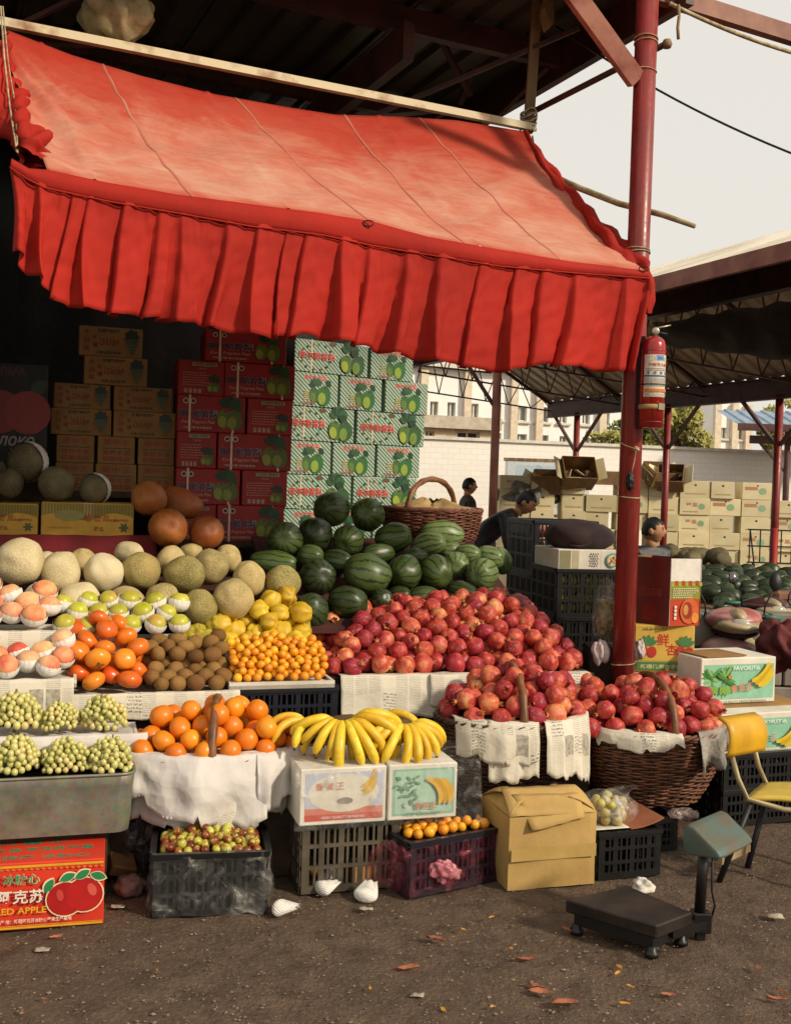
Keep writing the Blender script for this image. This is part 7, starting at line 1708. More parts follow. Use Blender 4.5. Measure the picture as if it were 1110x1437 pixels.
# ---- yellow chair
def chair():
    c = G(1030, 1228); ya = R(-20); D = c.y
    root = thing('yellow_chair', 'low yellow plywood chair with tubular frame beside the weighing scale', 'chair', T((0, 0, 0)))
    bl_, br_, tr_, tl_ = W(1019, 1062, 4.30), W(1070, 1052, 4.48), W(1066, 1003, 4.50), W(1016, 1010, 4.32)
    nrm = (br_ - bl_).cross(tl_ - bl_).normalized(); P = []
    for i in range(9):
        t = i / 8; P.append([bl_.lerp(br_, s_).lerp(tl_.lerp(tr_, s_), t) + nrm * (.018 * math.sin(math.pi * t) + (-.03 * max(0, (t - .8) / .2) ** 2)) for s_ in np.linspace(0, 1, 8)])
    mY = mat('worn_yellow_paint', '#d0a022', '#b5871a', scale=7, rough=.42, rand=0, bump=.1, contrast=(.4, .75)); part('backrest', solid(P, -.012), mY, root, True)
    fl, bl2 = W(1046, 1118, 4.28), W(1072, 1104, 4.52); dx = Vector((.30, -.05, 0)); q = [fl, fl + dx, bl2 + dx, bl2]; zs = sum(v_.z for v_ in q) / 4
    P = []
    for i in range(8):
        t = i / 7; P.append([Vector(((q[0].lerp(q[1], s_)).lerp(q[3].lerp(q[2], s_), t).x, (q[0].lerp(q[1], s_)).lerp(q[3].lerp(q[2], s_), t).y, zs + .012 * math.cos(3 * (s_ - .5)) - .01)) for s_ in np.linspace(0, 1, 10)])
    part('seat', solid(P, -.016), mat('yellow_seat', '#cdb24a', '#b09436', scale=6, rough=.5, rand=0), root, True)
    mF = mat('cream_tube', '#a89a74', '#7d6f50', rough=.45, rand=0, metal=.2)
    for a_, b_ in ((W(1025, 1050, 4.33), fl), (W(1057, 1040, 4.5), bl2)):
        k_ = Vector((b_.x, b_.y, zs)); mb = MB(); mb.tube([a_ + Vector((0, .012, 0)), a_.lerp(k_, .6) + Vector((-.005, 0, 0)), k_ + Vector((.01, 0, -.0)), k_ + dx * .5 + Vector((0, 0, -.03)), k_ + dx + Vector((0, 0, -.03))], .011, 8); part('frame_tube', mb, mF, root, True)
    for (lx, ly), top in (((1009, 1238), fl + Vector((.02, 0, 0))), ((1049, 1218), bl2 + Vector((.02, 0, 0)))):
        g0 = G(lx, ly); mb = MB(); mb.tube([(g0.x, g0.y, 0), (top.x, top.y, zs - .02)], .013, 8); part('leg', mb, M_BLACK, root, True)
        mb = MB(); mb.tube([(g0.x + .33, g0.y - .06, 0), (top.x + .25, top.y - .04, zs - .02)], .013, 8); part('leg', mb, M_BLACK, root, True)
    g0, g1 = G(1009, 1238), G(1049, 1218); mb = MB(); mb.bar(Vector((g0.x, g0.y, .085)), Vector((g1.x, g1.y, .085)), .02, .03); part('stretcher', mb, M_WOOD, root)
chair()

# ---- platform scale
def scale():
    zt = .115; L_, B_, R_, F_ = G(793, 1263, zt), G(880, 1243, zt), G(972, 1281, zt), G(922, 1300, zt)
    root = thing('platform_scale', 'old platform weighing scale with a teal head on a black post', 'scale', T((0, 0, 0)))
    L_, B_, R_, F_ = [Vector((v_.x, v_.y, zt)) for v_ in (L_, B_, R_, F_)]; mP = mat('worn_steel_plate', '#382e27', '#1f1a17', scale=8, rough=.5, metal=.3, rand=0, bump=.25)
    mb = MB(); dn = Vector((0, 0, -.045)); vs = [L_, F_, R_, B_]; mb.add(vs + [v_ + dn for v_ in vs], [(0, 1, 2, 3), (7, 6, 5, 4), (0, 4, 5, 1), (1, 5, 6, 2), (2, 6, 7, 3), (3, 7, 4, 0)]); part('platform', mb, mP, root, bevel=.005)
    cen = (L_ + F_ + R_ + B_) / 4; mk = mat('scale_black_paint', '#1b1918', '#121110', rough=.4, rand=0)
    mb = MB(); vs = [cen + (v_ - cen) * .86 + Vector((0, 0, -.045)) for v_ in (L_, F_, R_, B_)]; mb.add(vs + [v_ + Vector((0, 0, -.042)) for v_ in vs], [(0, 1, 2, 3), (7, 6, 5, 4), (0, 4, 5, 1), (1, 5, 6, 2), (2, 6, 7, 3), (3, 7, 4, 0)]); part('underframe', mb, mk, root)
    for v_ in (L_, F_, R_, B_):
        q = cen + (v_ - cen) * .82; mb = MB(); mb.lathe([(0, .0), (.024, .0), (.024, .014), (.016, .02), (.016, .034), (0, .034)], 14, (q.x, q.y, 0)); part('foot', mb, mk, root, True)
    pb = G(982, 1318); pb = Vector((pb.x, pb.y, 0)); mb = MB(); q = cen + (R_.lerp(F_, .45) - cen) * .8; mb.bar(Vector((q.x, q.y, .06)), Vector((pb.x + .01, pb.y, .06)), .05, .03); mb.bar(Vector((q.x, q.y + .05, .05)), Vector((pb.x + .01, pb.y + .03, .05)), .03, .02); part('bracket', mb, mk, root)
    mb = MB(); mb.box((pb.x, pb.y, .062), (.065, .055, .07)); part('post_socket', mb, mk, root, bevel=.004)
    mb = MB(); mb.box((pb.x, pb.y, .03), (.03, .03, .06)); part('socket_foot', mb, mk, root)
    th = W(988, 1190, pb.y); mb = MB(); mb.tube([(pb.x - .005, pb.y, .08), (th.x, th.y, th.z + .03)], .019, 12); part('post', mb, mk, root, True)
    hc_ = W(1003, 1172, pb.y); mt = mat('worn_teal_paint', '#4a5c56', '#57503f', scale=9, rough=.5, rand=0, contrast=(.46, .66), bump=.2)
    # head: wedge prism whose sloping keyboard faces down left, long axis leaning back right
    ax = Vector((.62, .55, .06)).normalized(); sx = Vector((-.78, .52, 0)).normalized(); upv = Vector((0, 0, 1)); sec = [(.84 * a_, .84 * b_) for a_, b_ in [(-.085, -.055), (-.10, -.045), (-.085, -.02), (.02, .062), (.045, .068), (.062, .055), (.07, .0), (.062, -.05), (.04, -.062)]]
    mb = MB(); rows = []
    for t in np.linspace(-.105, .105, 8):
        k_ = 1 - .06 * (abs(t) / .105) ** 6; rows.append([hc_ + ax * t + sx * (-x_ * k_) * -1 + upv * z_ * k_ for x_, z_ in sec + sec[:1]])
    mb.grid(rows); mb.add(rows[0][:-1], [tuple(range(len(sec)))]); mb.add(rows[-1][:-1], [tuple(range(len(sec)))[::-1]])
    bm = mb.mesh('display_head', mt); b_ = bmesh.new(); b_.from_mesh(bm); bmesh.ops.remove_doubles(b_, verts=b_.verts, dist=1e-5); bmesh.ops.recalc_face_normals(b_, faces=b_.faces); bmesh.ops.dissolve_limit(b_, angle_limit=.12, verts=b_.verts, edges=b_.edges); bmesh.ops.bevel(b_, geom=list(b_.edges), offset=.009, segments=3, affect='EDGES', profile=.5, clamp_overlap=True); [setattr(f_, 'smooth', True) for f_ in b_.faces]; b_.to_mesh(bm); b_.free(); part('display_head', bm, None, root)
    mb = MB(); mb.box((th.x, th.y, th.z + .02), (.05, .05, .03)); part('head_mount', mb, mk, root)
    mb = MB(); mb.tube([(th.x + .03, th.y, th.z), (th.x + .03, th.y - .01, th.z - .15), (pb.x + .045, pb.y - .01, .12), (pb.x + .03, pb.y, .05)], .004, 6); part('cable', mb, M_BLACK, root, True)
scale()

# ---- carton wall in the background
def bgprint(w, h, k):
    p = Print(); 
    if k == 0: p.text('苹果', w * .4, h * .45, h * .28, '#b87a5a', w * .4); p.ell(w * .72, h * .5, h * .2, h * .18, '#8fae8a'); p.rect(w * .1, h * .15, w * .6, h * .22, '#b8a070')
    elif k == 1: p.rect(w * .08, h * .55, w * .5, h * .75, '#c08a66'); p.ell(w * .66, h * .5, h * .24, h * .2, '#9ab894'); p.ell(w * .5, h * .82, h * .06, h * .05, '#5a4a34')
    else: p.ell(w * .5, h * .75, h * .08, h * .06, '#4a3c2a'); p.rect(w * .15, h * .2, w * .85, h * .28, '#b8a272')
    return p.mesh()
M_BGCARD = mat('pale_yellow_card', '#dccfa8', '#cdbf94', scale=3, rough=.85, rand=.14, bump=.05)
def bg_cartons():
    D = 16.5; g = random.Random(6); w, h, d = .47, .262, .36; z0 = W(900, 792, D).z; pm = [bgprint(w, h, k) for k in range(3)]; me = box_mesh(w, d, h, M_BGCARD); pme = [bgprint(d, h, 2)]
    x0 = W(700, 740, D).x; x1 = W(1085, 740, D).x
    mb = MB(); mb.box(((x0 + x1) / 2, D + .6, z0 / 2 - .003), (x1 - x0 + .6, 1.6, z0 - .006)); root = thing('loading_platform', 'pale concrete platform under the long carton stack', 'platform'); part('slab', mb, mat('platform_concrete', '#a89c86', '#8d816c', rand=0), root)
    tops = []; x = x0; n = 0
    while x < x1:
        end = g.random() < .28; ww = d if end else w
        px = 555 + x / D * FPX
        rows = 5
        if px > 1050: rows = 4
        if px < 722: rows = 5
        rows -= (g.random() < .3)
        for k in range(rows):
            if g.random() < .02 and k == rows - 1: continue
            e2_ = end if g.random() < .8 else not end
            back = g.uniform(0, .05)
            ob = link('stacked_carton', me); ob.matrix_world = T((x + (0 if not e2_ else d), D + back, z0 + k * (h + .0015)), g.uniform(-.02, .02) + (math.pi / 2 if e2_ else 0)) if not e2_ else T((x + .0, D + back + w, z0 + k * (h + .0015)), -math.pi / 2 + g.uniform(-.02, .02))
            tag(ob, ('pale yellow carton shown end on, ' if e2_ else 'pale yellow carton shown lengthwise, ') + ('bottom row', 'second row up', 'third row up', 'fourth row up', 'fifth row up', 'sixth row up', 'topmost', 'topmost')[k] + ' of the long stack', 'carton', 'pale cartons in the long stack'); n += 1
            if e2_: link('print', pme[0], ob, T((w + .0003, 0, 0), math.pi / 2))
            else: link('print', pm[g.randrange(3)], ob, T((0, -.0003, 0)))
        tops.append((x, z0 + rows * (h + .0015))); x += ww + .012 if not end else d + .012
    print('bg cartons', n); return D
bg_cartons()
def open_box(px, py, D, w, d, h, rz, rx, label, m=None):
    a = W(px, py, D); m = m or mat('brown_open_card', '#8a6a44', '#6d5234', rand=.1); root = thing('open_carton', label, 'carton', T(a, rz, rx), 'open cartons on the long stack'); t = .01
    for c, q in (((0, -d / 2, h / 2), (w, t, h)), ((0, d / 2, h / 2), (w, t, h)), ((-w / 2, 0, h / 2), (t, d - t * 1.1, h)), ((w / 2, 0, h / 2), (t, d - t * 1.1, h))): mb = MB(); mb.box(c, q); part('side', mb, m, root)
    mb = MB(); mb.box((0, 0, .006), (w - .001, d - .001, .012)); part('bottom', mb, m, root)
    mb = MB(); mb.box((w / 2 + .07, 0, h - .04), (.008, d * .95, .17), M=Matrix.Rotation(R(55), 4, 'Y')); part('flap', mb, M_BGCARD, root)
    mb = MB(); mb.box((-w / 2 - .07, 0, h - .04), (.008, d * .95, .17), M=Matrix.Rotation(R(-55), 4, 'Y')); part('flap', mb, M_BGCARD, root)
open_box(805, 672, 16.65, 0.52, 0.39, 0.34, R(10), R(58), 'large open brown carton tipped forward on top of the stack')
open_box(768, 688, 16.70, 0.44, 0.34, 0.29, R(-14), R(20), 'smaller open carton tipped beside the large open one')
open_box(840, 680, 16.70, 0.52, 0.39, 0.21, R(5), 0, 'shallow open carton on the stack left of the column')
open_box(920, 676, 16.65, 0.44, 0.36, 0.26, R(25), R(30), 'open carton with raised flaps on the stack right of the column')
open_box(942, 678, 16.60, 0.39, 0.34, 0.26, R(-20), R(52), 'dark open carton tipped forward beside the raised flap carton')
c = W(738, 692, 16.7); lump('grey_sheet', 'grey plastic sheet bunched on the carton stack beside the open cartons', 'plastic sheet', c, .45, .25, .2, mat('grey_sheet', '#7d7a70', '#5a564c', rough=.5, rand=0, bump=.6, bscale=8, bdist=.05), 5, .5, 2.5, .08)

# ---- heaps of dark melons behind the scooters
DM = [unit('dark_melon', m_unit_melon('dark_green_rind', '#3c4830', '#2e3925', '#1f281b', '#4f5a3a', 6, .75), i) for i in range(2)]
def melon_heap(xl, xr, yl, Df, Db, yb, r, n, label, group, meshes, seed, cat='melon'):
    a, b = W(xl, yl, Df), W(xr, yl, Df); za = (a.z + b.z) / 2; zb_ = W((xl + xr) / 2, yb, Db).z
    fl = lambda x, y: za + (zb_ - za) * (y - Df) / (Db - Df)
    C = heap(r, lambda x, y: a.x + r < x < b.x * Db / Df and Df + r < y < Db, fl, lambda x, y: fl(x, y) + 1.5 * r, 500, seed, .12, bounds=(a.x, b.x * 1.15, Df, Db), maxn=n)
    for x, y, z, q in C:
        o = link('dark_melon', RNG.choice(meshes)); g2 = random.Random(int(x * 1e5)); o.matrix_world = Matrix.Translation((x, y, z)) @ Euler((R(90) + g2.uniform(-.3, .3), g2.uniform(-.3, .3), R(90) + g2.uniform(-.9, .9))).to_matrix().to_4x4() @ Matrix.Diagonal((q * .88, q * .88, q * 1.28, 1)); tag(o, label, cat, group)
    root = thing('melon_stand', 'sloping board under the heap: ' + label.split(' in ')[0] + 's', 'stand'); mb = MB(); P = [[Vector((x, Df, za - .006)) for x in (a.x - .05, b.x * 1.15)], [Vector((x, Db + .1, zb_ - .006)) for x in (a.x - .05, b.x * 1.15)]]; part('board', solid(P, .03), M_WOOD, root)
    for x in (a.x, b.x):
        for y, z in ((Df + .05, za), (Db, zb_)): mb = MB(); mb.box((x, y, (z - .05) / 2), (.08, .08, z - .05)); part('leg', mb, M_WOOD, root)
    print(label, len(C)); return root
melon_heap(1000, 1115, 872, 8.2, 9.5, 812, .085, 75, 'dark green melon in the heap beyond the scooters', 'dark melons beyond the scooters', DM, 3)['label'] = 'sloping board under the dark green melons'
TM = [unit('tan_melon', UDK, i + 5) for i in range(2)]
melon_heap(948, 1000, 800, 9.7, 10.3, 788, .09, 10, 'brownish melon in the heap beside the boy', 'brown melons beside the boy', TM, 5)['label'] = 'sloping board under the brownish melons'
# ---- brick pile and red tarp right
for i, (px, py, D) in enumerate(((1098, 848, 8.0), (1100, 836, 8.0), (1092, 858, 7.9))):
    c = W(px, py, D); mb = MB(); mb.box((0, 0, 0), (.2, .12, .07)); thing('clay_lump', 'rough brown clay block stacked at the edge of the dark melons', 'block', T(c, .3 * i), 'clay blocks', mb.mesh('clay_lump', mat('clay', '#8a6248', '#6a4836', rand=.1), bevel=.015))
c = W(1096, 905, 6.9); lump('red_tarp', 'dull red tarp heaped behind the scooter', 'tarp', c, .15, .16, .15, mat('dull_red_tarp', '#6a2827', '#4c1d1c', rough=.8, rand=0, bump=.6, bscale=9, bdist=.04), 5, .5, 2.4, .07)
root = thing('pallet_stack', 'pile of grey blocks behind the scooter under the melons', 'blocks', T((c.x - .3, c.y + .3, 0)))
for i in range(5):
    for j in range(3): mb = MB(); mb.box((.36 * i - .55 + .1 * (j % 2), .15, .13 + .25 * j), (.345, .2, .24)); part('block', mb, mat('grey_block', '#8d8478', '#6f675c', rand=.15), root, bevel=.008)

# ---- scooters
def scooter(M, label, body, gray=False):
    root = thing('scooter', label, 'scooter', M, 'parked scooters'); B = mat(body[0], body[1], body[2], scale=7, rough=.35, rand=0, spec=.5, contrast=(.4, .7)); C2 = mat('cream_panel', '#b8a884', '#9a8a68', rough=.4, rand=0); K = M_BLACK
    def egg(name, c, r, m, seed, amp=.12, par=None):
        mb = MB(); P = []
        for i in range(15):
            th = math.pi * i / 14; P.append([Vector(c) + Vector((r[0] * math.sin(th) * math.cos(a), r[1] * math.sin(th) * math.sin(a), r[2] * math.cos(th))) * (1 + amp * fnoise(math.cos(a) + seed, math.sin(a), th)) for a in np.linspace(0, 6.2832, 25)])
        mb.grid(P); return part(name, mb, m, par or root, True)
    egg('head_cowl', (0, .02, .985), (.20, .17, .075), B, 1, .2); egg('cowl_panel', (0, -.07, .95), (.165, .13, .055), C2, 3, .2); egg('beak', (0, -.04, .91), (.15, .12, .05), K, 5, .1); egg('nose_stripe', (0, -.05, 1.012), (.06, .13, .05), C2, 9, .1); egg('headlight', (.0, -.165, .96), (.07, .03, .05), mat('lamp_glass', '#b5b0a4', '#9a958a', rough=.1, rand=0), 2, .02)
    egg('front_shield', (.02, .02, .62), (.23, .13, .25), C2, 4, .2); egg('shield_panel', (-.04, -.02, .76), (.20, .12, .11), B, 6, .2); egg('fender', (.03, -.14, .40), (.08, .2, .07), B, 2, .1)
    egg('seat', (.05, .75, .76), (.16, .34, .07), mat('scooter_seat', '#6a3030', '#4a2424', rand=0, rough=.5), 7); egg('rear_body', (.05, .8, .6), (.17, .36, .14), B, 8)
    mb = MB(); mb.box((.03, .35, .34), (.26, .45, .06)); part('floorboard', mb, K, root)
    for y in (-.12, 1.05):
        w = link('wheel', None, root, T((.03, y, .23))); mb = MB(); mb.tube([(0, .19 * math.cos(a), .19 * math.sin(a)) for a in np.linspace(0, 6.283, 29)[:-1]], .042, 9, closed=True); part('tyre', mb, K, w, True); mb = MB(); mb.lathe([(.0, -.03), (.15, -.03), (.15, .03), (0, .03)], 20, M=Matrix.Rotation(R(90), 4, 'Y')); part('rim', mb, mat('wheel_alloy', '#8a8884', '#6c6a66', metal=.7, rough=.4, rand=0), w)
    mb = MB(); mb.tube([(.03, -.12, .3), (.03, -.02, .95)], .03, 8); part('fork', mb, K, root, True)
    mb = MB(); mb.tube([(-.27, .06, 1.0), (-.15, .02, 1.01), (0, 0, 1.0), (.15, .02, 1.01), (.27, .06, 1.0)], .013, 8); part('handlebar', mb, K, root, True)
    for sx in (-1, 1):
        mb = MB(); mb.tube([(sx * .2, .035, 1.005), (sx * .31, .075, .995)], .018, 8); part('grip', mb, mat('green_grip', '#3f7a68', '#2c5a4c', rough=.5, rand=0), root, True)
        mb = MB(); mb.tube([(sx * .19, .03, 1.0), (sx * .20, .03, 1.09), (sx * .26, .04, 1.2)], .006, 6); mr = part('mirror_arm', mb, K, root, True)
        mb = MB(); mb.lathe([(0, -.012), (.045, -.012), (.052, 0), (.045, .008), (0, .012)], 18, (sx * .262, .04, 1.245), M=Matrix.Rotation(R(80), 4, 'X') @ Matrix.Diagonal((.8, 1.25, 1, 1))); part('mirror', mb, mat('mirror_glass', '#777672', '#5c5b58', metal=.9, rough=.15, rand=0) if (gray and sx < 0) else K, mr, True)
    return root
b = W(1032, 866, 7.2); scooter(T((b.x, b.y, b.z - 1.0), R(-6), s=1), 'pink and cream scooter parked behind the banana cartons', ('faded_pink_paint', '#a5605c', '#b89a90'))
b2_ = W(1076, 848, 7.75); scooter(T((b2_.x, b2_.y, 0.0), R(10), s=(.95, .95, b2_.z / 1.0)), 'dark scooter parked behind the pink one with a silver mirror', ('dark_maroon_paint', '#4a2a2a', '#38201f'), True)

# ---- wire rack with a red post
def rack():
    p = W(1086, 768, 10.2); root = thing('wire_rack', 'black wire rack with a red post before the carton stack', 'rack', T((p.x, p.y, 0))); z0, z1 = W(1086, 790, 10.2).z, W(1086, 744, 10.2).z
    mb = MB(); mb.tube([(0, 0, 0), (0, 0, z1 + .02)], .035, 10); part('post', mb, mat('bright_red_post', '#a82c26', '#8f241f', rand=0), root, True)
    mb = MB()
    for i in range(7): mb.bar((-.24 + .1 * i, -.02, z0), (-.24 + .1 * i, -.02, z1), .01)
    for z in (z0, (z0 + z1) / 2, z1): mb.bar((-.26, -.02, z), (.5, -.02, z), .014)
    mb.bar((-.24, -.02, z1), (-.14, -.02, z0 - .35), .012); part('wire_panel', mb, M_BLACK, root)
    for x in (-.2, .45): mb = MB(); mb.tube([(x, -.02, 0), (x, -.02, z0)], .012, 6); part('leg', mb, M_BLACK, root, True)
rack()
# ---- people
M_SKIN = mat('skin', '#b88662', '#a87652', rough=.55, rand=0, bump=.05); M_HAIR = mat('black_hair', '#14110f', '#0c0a09', rough=.55, rand=0, bump=.5, bscale=80)
def person(label, M, J, E, rad, m, hair=True, head_c=None, head_r=.105, look=0.0, tilt=0.0, feet=True):
    "J joints, E edges, rad per joint: one skinned body; the head with its face is part of the same figure"
    root = thing('person', label, 'person', M, 'people in the background')
    me = bpy.data.meshes.new('body'); names = list(J); me.from_pydata([J[k] for k in names], [(names.index(a), names.index(b)) for a, b in E], [])
    o = link('body', me, None); md = o.modifiers.new('skin', 'SKIN'); md.use_smooth_shade = True
    for k, v_ in zip(names, me.skin_vertices[0].data): r_ = rad[k]; v_.radius = (r_, r_) if isinstance(r_, float) else r_; v_.use_root = (k == 'pelvis')
    sb = o.modifiers.new('sub', 'SUBSURF'); sb.levels = 2; sb.render_levels = 2
    dg = bpy.context.evaluated_depsgraph_get(); bm_ = bpy.data.meshes.new_from_object(o.evaluated_get(dg)); bpy.data.objects.remove(o)
    bm_.name = 'body'; bm_.materials.clear(); bm_.materials.append(m); part('body', bm_, None, root)
    h0 = Vector(head_c); Rm = Matrix.Rotation(look, 4, 'Z') @ Matrix.Rotation(tilt, 4, 'X'); mb = MB(); r = head_r
    def hf(th, ph):                                              # face looks along -Y
        d = sph(th, ph); p = Vector((d.x * .78, d.y * .92, d.z * 1.08)); f = max(0, -d.y)
        p.y -= .16 * f ** 8 * math.exp(-((d.z + .08) / .16) ** 2) * math.exp(-(d.x / .14) ** 2) * 1.4        # nose
        p.y += .06 * f * (math.exp(-((d.z - .1) / .1) ** 2) * math.exp(-((abs(d.x) - .3) / .14) ** 2))        # eye sockets
        p.y -= .05 * f * math.exp(-((d.z + .42) / .1) ** 2) * math.exp(-(d.x / .25) ** 2)                      # lips
        p.y += .04 * f * math.exp(-((d.z + .56) / .07) ** 2)
        if d.z < -.2: k = (-.2 - d.z); p.x *= 1 - .42 * k; p.y *= 1 - .12 * k                                 # jaw
        return p * r
    hm = blob('head', hf, M_SKIN, 30, 40); hd = link('head', hm, root, Matrix.Translation(h0) @ Rm)
    mb = MB()
    def hh(th, ph):
        d = sph(th, ph); lim = (.42 if d.y < -.35 else .05 if d.y < .1 else -.35) + .12 * fnoise(d.x * 5, d.y * 5, 3); s_ = 1.035 if d.z > lim else .86; s_ += .03 * fnoise(d.x * 6, d.y * 6, d.z * 6)
        return Vector((d.x * .80 * s_, d.y * .94 * s_ + .012, d.z * 1.10 * s_)) * r
    link('hair', blob('hair', hh, M_HAIR, 26, 36), hd)
    for sx in (-1, 1):
        mb = MB(); mb.lathe([(0, -.01), (.018, -.008), (.022, .002), (.012, .008), (0, .006)], 12, (sx * r * .80, .008, -.005), M=Matrix.Rotation(R(90), 4, 'Y') @ Matrix.Diagonal((1.45, 1, 1, 1))); part('ear', mb, M_SKIN, hd, True)
        mb = MB(); mb.lathe([(0, -.006), (.011, -.003), (.011, .003), (0, .006)], 10, (sx * r * .30, -r * .80, r * .10), M=Matrix.Rotation(R(90), 4, 'X')); part('eye', mb, mat('eye_dark', '#1e1612', '#120e0b', rough=.2, rand=0), hd, True)
        mb = MB(); mb.bar((sx * r * .16, -r * .87, r * .27), (sx * r * .46, -r * .76, r * .27), .006, .006); part('eyebrow', mb, M_HAIR, hd)
    mb = MB(); mb.bar((-r * .22, -r * .84, -r * .46), (r * .22, -r * .84, -r * .46), .006, .008); part('lips', mb, mat('lip', '#7d4638', '#6a3a2e', rand=0), hd)
    mb = MB(); nk = Vector(J['neck']); mb.tube([nk - Vector((0, 0, .03)), h0 + Rm @ Vector((0, .02, -.06))], [.055, .05], 12); part('neck', mb, M_SKIN, root, True)
    return root
def hand_part(root, c, d, m=None, s_=1.0):
    d = Vector(d).normalized(); x = d.orthogonal().normalized(); y = d.cross(x); mb = MB(); c = Vector(c)
    mb.tube([c - d * .01, c + d * .04, c + d * .085], [.022, .036, .032], 10)
    for k in range(4):
        b = c + d * .075 + x * (.020 * (k - 1.5)); L_ = (.062, .072, .068, .052)[k]; mb.tube([b, b + d * L_ * .5 - y * .006, b + d * L_ * .9 - y * .024], [.0095, .009, .007], 7)
    b = c + d * .02 + x * .034; mb.tube([b, b + (d * .6 + x * .6) * .035, b + (d * .85 + x * .35) * .062], [.011, .0105, .008], 7)
    part('hand', mb, M_SKIN, root, True)
EDG = [('pelvis', 'waist'), ('waist', 'chest'), ('chest', 'neck'), ('chest', 'ls'), ('ls', 'le'), ('le', 'lw'), ('chest', 'rs'), ('rs', 're'), ('re', 'rw'), ('pelvis', 'lh'), ('lh', 'lk'), ('lk', 'la'), ('la', 'lt'), ('pelvis', 'rh'), ('rh', 'rk'), ('rk', 'ra'), ('ra', 'rt')]
RAD = dict(pelvis=.15, waist=.14, chest=.155, neck=.06, ls=.075, le=.055, lw=.042, rs=.075, re=.055, rw=.042, lh=.095, lk=.07, la=.05, lt=.045, rh=.095, rk=.07, ra=.05, rt=.045)
def std(h=1.7, lean=None):
    k = h / 1.7
    J = dict(pelvis=(0, 0, .95), waist=(0, 0, 1.1), chest=(0, 0, 1.32), neck=(0, .01, 1.47), ls=(-.19, 0, 1.38), le=(-.25, .02, 1.1), lw=(-.24, -.08, .86), rs=(.19, 0, 1.38), re=(.25, .02, 1.1), rw=(.24, -.08, .86), lh=(-.1, 0, .88), lk=(-.11, -.02, .48), la=(-.11, .02, .08), lt=(-.12, -.15, .045), rh=(.1, 0, .88), rk=(.11, -.02, .48), ra=(.11, .02, .08), rt=(.12, -.15, .045))
    return {q: tuple(c * k for c in v_) for q, v_ in J.items()}
M_JACKET = mat('dark_jacket', '#2c2b2e', '#1c1b1e', rough=.5, rand=0, bump=.4, bscale=14, bdist=.02, scale=9)
# boy beside the column, turned to the right
p = W(915, 750, 9.5); J = std(1.30); hz = p.z - 0
J.update(ls=(-.16, 0, 1.05), rs=(.16, 0, 1.05), chest=(0, 0, 1.0), neck=(0, 0, 1.10))
rd = {k: (v_ * .82 if isinstance(v_, float) else v_) for k, v_ in RAD.items()}
b = person('boy in a dark jacket looking aside beside the carton stack', T((p.x, p.y, hz - 1.20), R(20)), J, EDG, rd, M_JACKET, head_c=(0, -.02, 1.235), head_r=.108, look=R(48))
for w_ in ('lw', 'rw'): hand_part(b, J[w_], (0, -.2, -1))
# man bending over, seen from the side, facing right
p = W(668, 760, 11.0); J = std(1.7); J.update(pelvis=(0, 0, .93), waist=(0, -.10, 1.05), chest=(0, -.30, 1.20), neck=(0, -.43, 1.30), ls=(-.19, -.34, 1.24), le=(-.22, -.38, .98), lw=(-.18, -.46, .76), rs=(.19, -.34, 1.24), re=(.22, -.36, .98), rw=(.18, -.44, .76), lk=(-.11, -.06, .48), rk=(.11, -.05, .48))
b = person('man in dark clothes bending forward beside the carton stack', T((p.x - .02, p.y, 0.02), R(75)), J, EDG, RAD, M_JACKET, head_c=(0, -.52, 1.385), head_r=.112, tilt=R(30))
for w_ in ('lw', 'rw'): hand_part(b, J[w_], (0, -.2, -1))
# person further back, head above the wicker basket
p = W(657, 680, 15.0); J = std(1.66); b = person('person in striped dark top half hidden behind the wicker basket', T((p.x, p.y, 0), R(100)), J, EDG, RAD, mat('striped_top', '#3a302c', '#1f1a18', scale=16, rough=.8, rand=0, contrast=(.48, .52)), head_c=(0, -.02, 1.56), head_r=.108)
for w_ in ('lw', 'rw'): hand_part(b, J[w_], (0, -.2, -1))

# ---- litter on the ground
M_DRYLEAF = [mat('dry_leaf', '#a5684a', '#7d4a34', scale=20, rough=.8, rand=.15), mat('yellow_leaf', '#c9943a', '#b07a2c', scale=20, rough=.8, rand=.15)]
def leaf(px, py, s_, k, rz, label, seed):
    c = G(px, py); gg = random.Random(seed); P = []
    for i in range(7):
        t = i / 6; row = []
        for j in range(7):
            u_ = j / 6 - .5; wd = (math.sin(math.pi * min(1, t * 1.05)) ** .7) * (.42 + .12 * math.cos(t * 19 + seed)); row.append(Vector((u_ * wd * 2 * s_ * .5, (t - .5) * s_, .010 + .22 * s_ * abs(u_) * (1 + .4 * fnoise(t * 3, u_ * 3, seed)) + .03 * s_ * math.sin(t * 5 + seed))))
        P.append(row)
    o = thing('fallen_leaf', label, 'leaf', T((c.x, c.y, 0), rz, gg.uniform(-.12, .12), gg.uniform(-.12, .12)), 'dry leaves on the ground', solid(P, .0008).mesh('fallen_leaf', M_DRYLEAF[k], True)); return o
LV = [(611, 1323, .07, 0, 1.2), (572, 1365, .075, 0, 1.6), (738, 1352, .075, 0, 2.0), (752, 1389, .05, 0, 1.0), (757, 1398, .07, 0, 1.5), (792, 1415, .09, 0, 1.9), (793, 1309, .05, 0, .7), (1098, 1398, .05, 0, .4), (1090, 1408, .06, 0, 1.2), (78, 1320, .05, 0, 2.2), (937, 1402, .05, 0, 1.7), (1063, 1363, .04, 0, .2), (868, 1362, .035, 1, .3), (867, 1371, .03, 1, 2.3), (876, 1414, .035, 1, 1.1), (622, 1422, .028, 1, .5), (650, 1309, .025, 1, .9), (690, 1292, .03, 1, 2.4), (717, 1336, .025, 1, .1), (885, 1390, .02, 1, 1.0)]
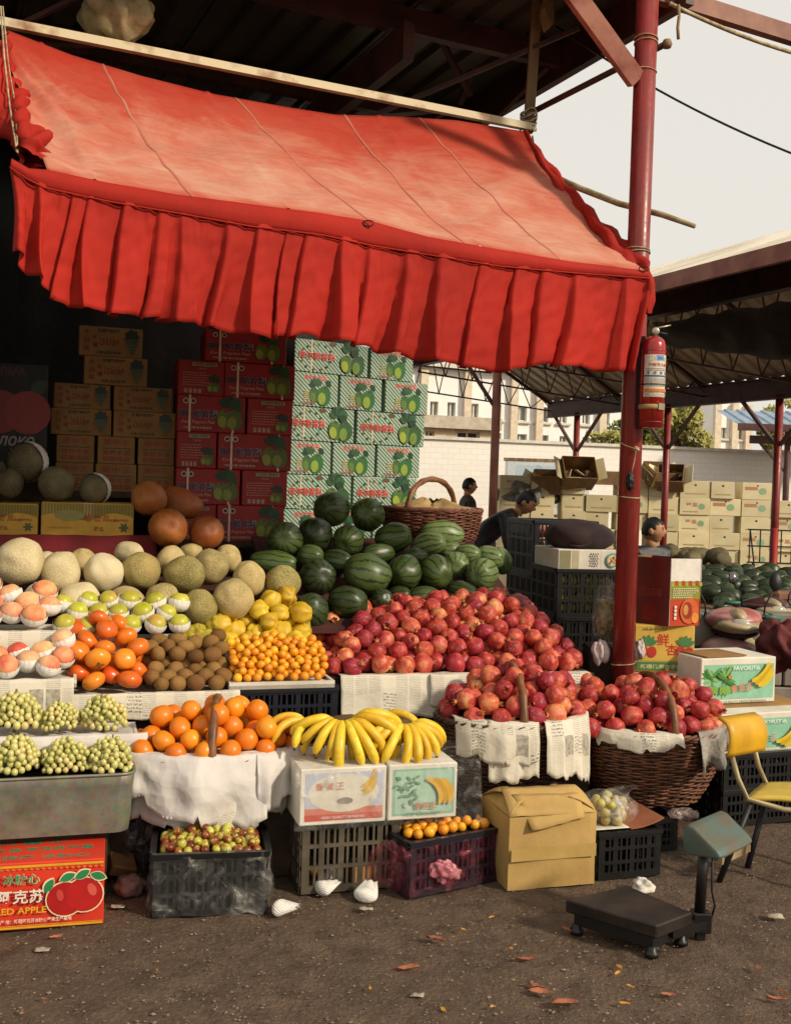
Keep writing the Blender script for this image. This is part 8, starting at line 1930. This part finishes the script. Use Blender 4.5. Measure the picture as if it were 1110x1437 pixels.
for i, (px, py, s_, k, rz) in enumerate(LV): leaf(px, py, s_, k, rz, 'curled reddish brown leaf lying on the dirt' if k == 0 else 'small bright yellow leaf scrap on the dirt', i)
gg = random.Random(77)
for i in range(12): leaf(gg.uniform(0, 1100), gg.uniform(1285, 1430), gg.uniform(.012, .022), gg.randrange(2), gg.uniform(0, 6), 'tiny crumbled leaf fragment on the dirt', 100 + i)
def foam_ground(px, py, r, rz, tilt, label, kids=0):
    c = G(px, py); mb = MB(); rows = []; N = 36
    for i in range(17):                                             # an empty net: closed round end, body, mouth pinched flat and frilled
        t = i / 16; z = -1 + 2.2 * t; q = math.sin(min(1, t / .32) * math.pi / 2) ** .6 * (1 - .55 * max(0, (t - .35) / .65) ** 1.2); fl = .75 - .5 * t
        rows.append([Vector((q * (1 + .05 * ((j + i) % 2)) * math.cos(2 * math.pi * j / N) * (1 + .25 * t), q * (1 + .05 * ((j + i) % 2)) * math.sin(2 * math.pi * j / N) * fl, z + (.10 * (j % 2) if i == 16 else 0) + .1 * t * math.sin(j * .9))) * r for j in range(N + 1)])
    mb.grid(rows); mb.grid([[v_ * .96 for v_ in rw] for rw in rows[::-1]])
    thing('foam_net', label, 'foam net', Matrix.Translation((c.x, c.y + r * .5, r * .62)) @ Matrix.Rotation(rz, 4, 'Z') @ Matrix.Rotation(tilt, 4, 'X'), 'foam fruit nets on the ground', mb.mesh('foam_net', M_FOAM))
foam_ground(397, 1288, .043, R(75), R(80), 'white foam fruit net lying alone on the dirt')
foam_ground(456, 1257, .042, R(120), R(75), 'white foam fruit net resting against another beside the dusty crate')
foam_ground(466, 1243, .04, R(20), R(20), 'white foam fruit net standing against the dusty crate')
foam_ground(514, 1266, .042, R(160), R(60), 'white foam fruit net lying open beside the kumquat crate')
c = G(904, 1253); lump('tissue', 'crumpled white tissue on the ground behind the scale', 'tissue', (c.x, c.y + .02, .02), .045, .035, .026, mat('tissue_white', '#d5d0c6', '#bdb7ac', rough=.9, rand=0, bump=.8, bscale=30, bdist=.02), 6, .6, 1.7, 0)
for i, (px, py, s_) in enumerate(((1087, 1290, .05), (165, 1276, .045), (514, 1279, .04), (850, 1232, .03), (60, 1337, .04), (585, 1402, .035))):
    c = G(px, py); gg = random.Random(i); P = [[Vector((c.x + (a - 1.5) * s_ / 3 * (1 + .3 * gg.random()), c.y + (b_ - 1.5) * s_ / 4, .008 + .006 * gg.random())) for a in range(4)] for b_ in range(4)]
    thing('paper_scrap', 'torn pale paper scrap trodden into the dirt' if i > 2 else ['flat white paper scrap on the ground by the chair', 'white scrap on the ground beside the apple carton', 'thin paper strip on the ground near the foam nets'][i], 'paper', None, 'paper scraps on the ground', solid(P, .0008).mesh('paper_scrap', mat('dirty_paper', '#b5aa98', '#8d8170', rand=.1, scale=20), True))
c = G(441, 1236); fruits('orange', [round_mesh('orange', .03, M_ORANGE, .9)], [(c.x, c.y + .03, .028, .028)], lambda x, y, z: Vector((x, y, z)), .03, 'small orange fallen on the ground against the dusty crate', 'orange', None, 1)
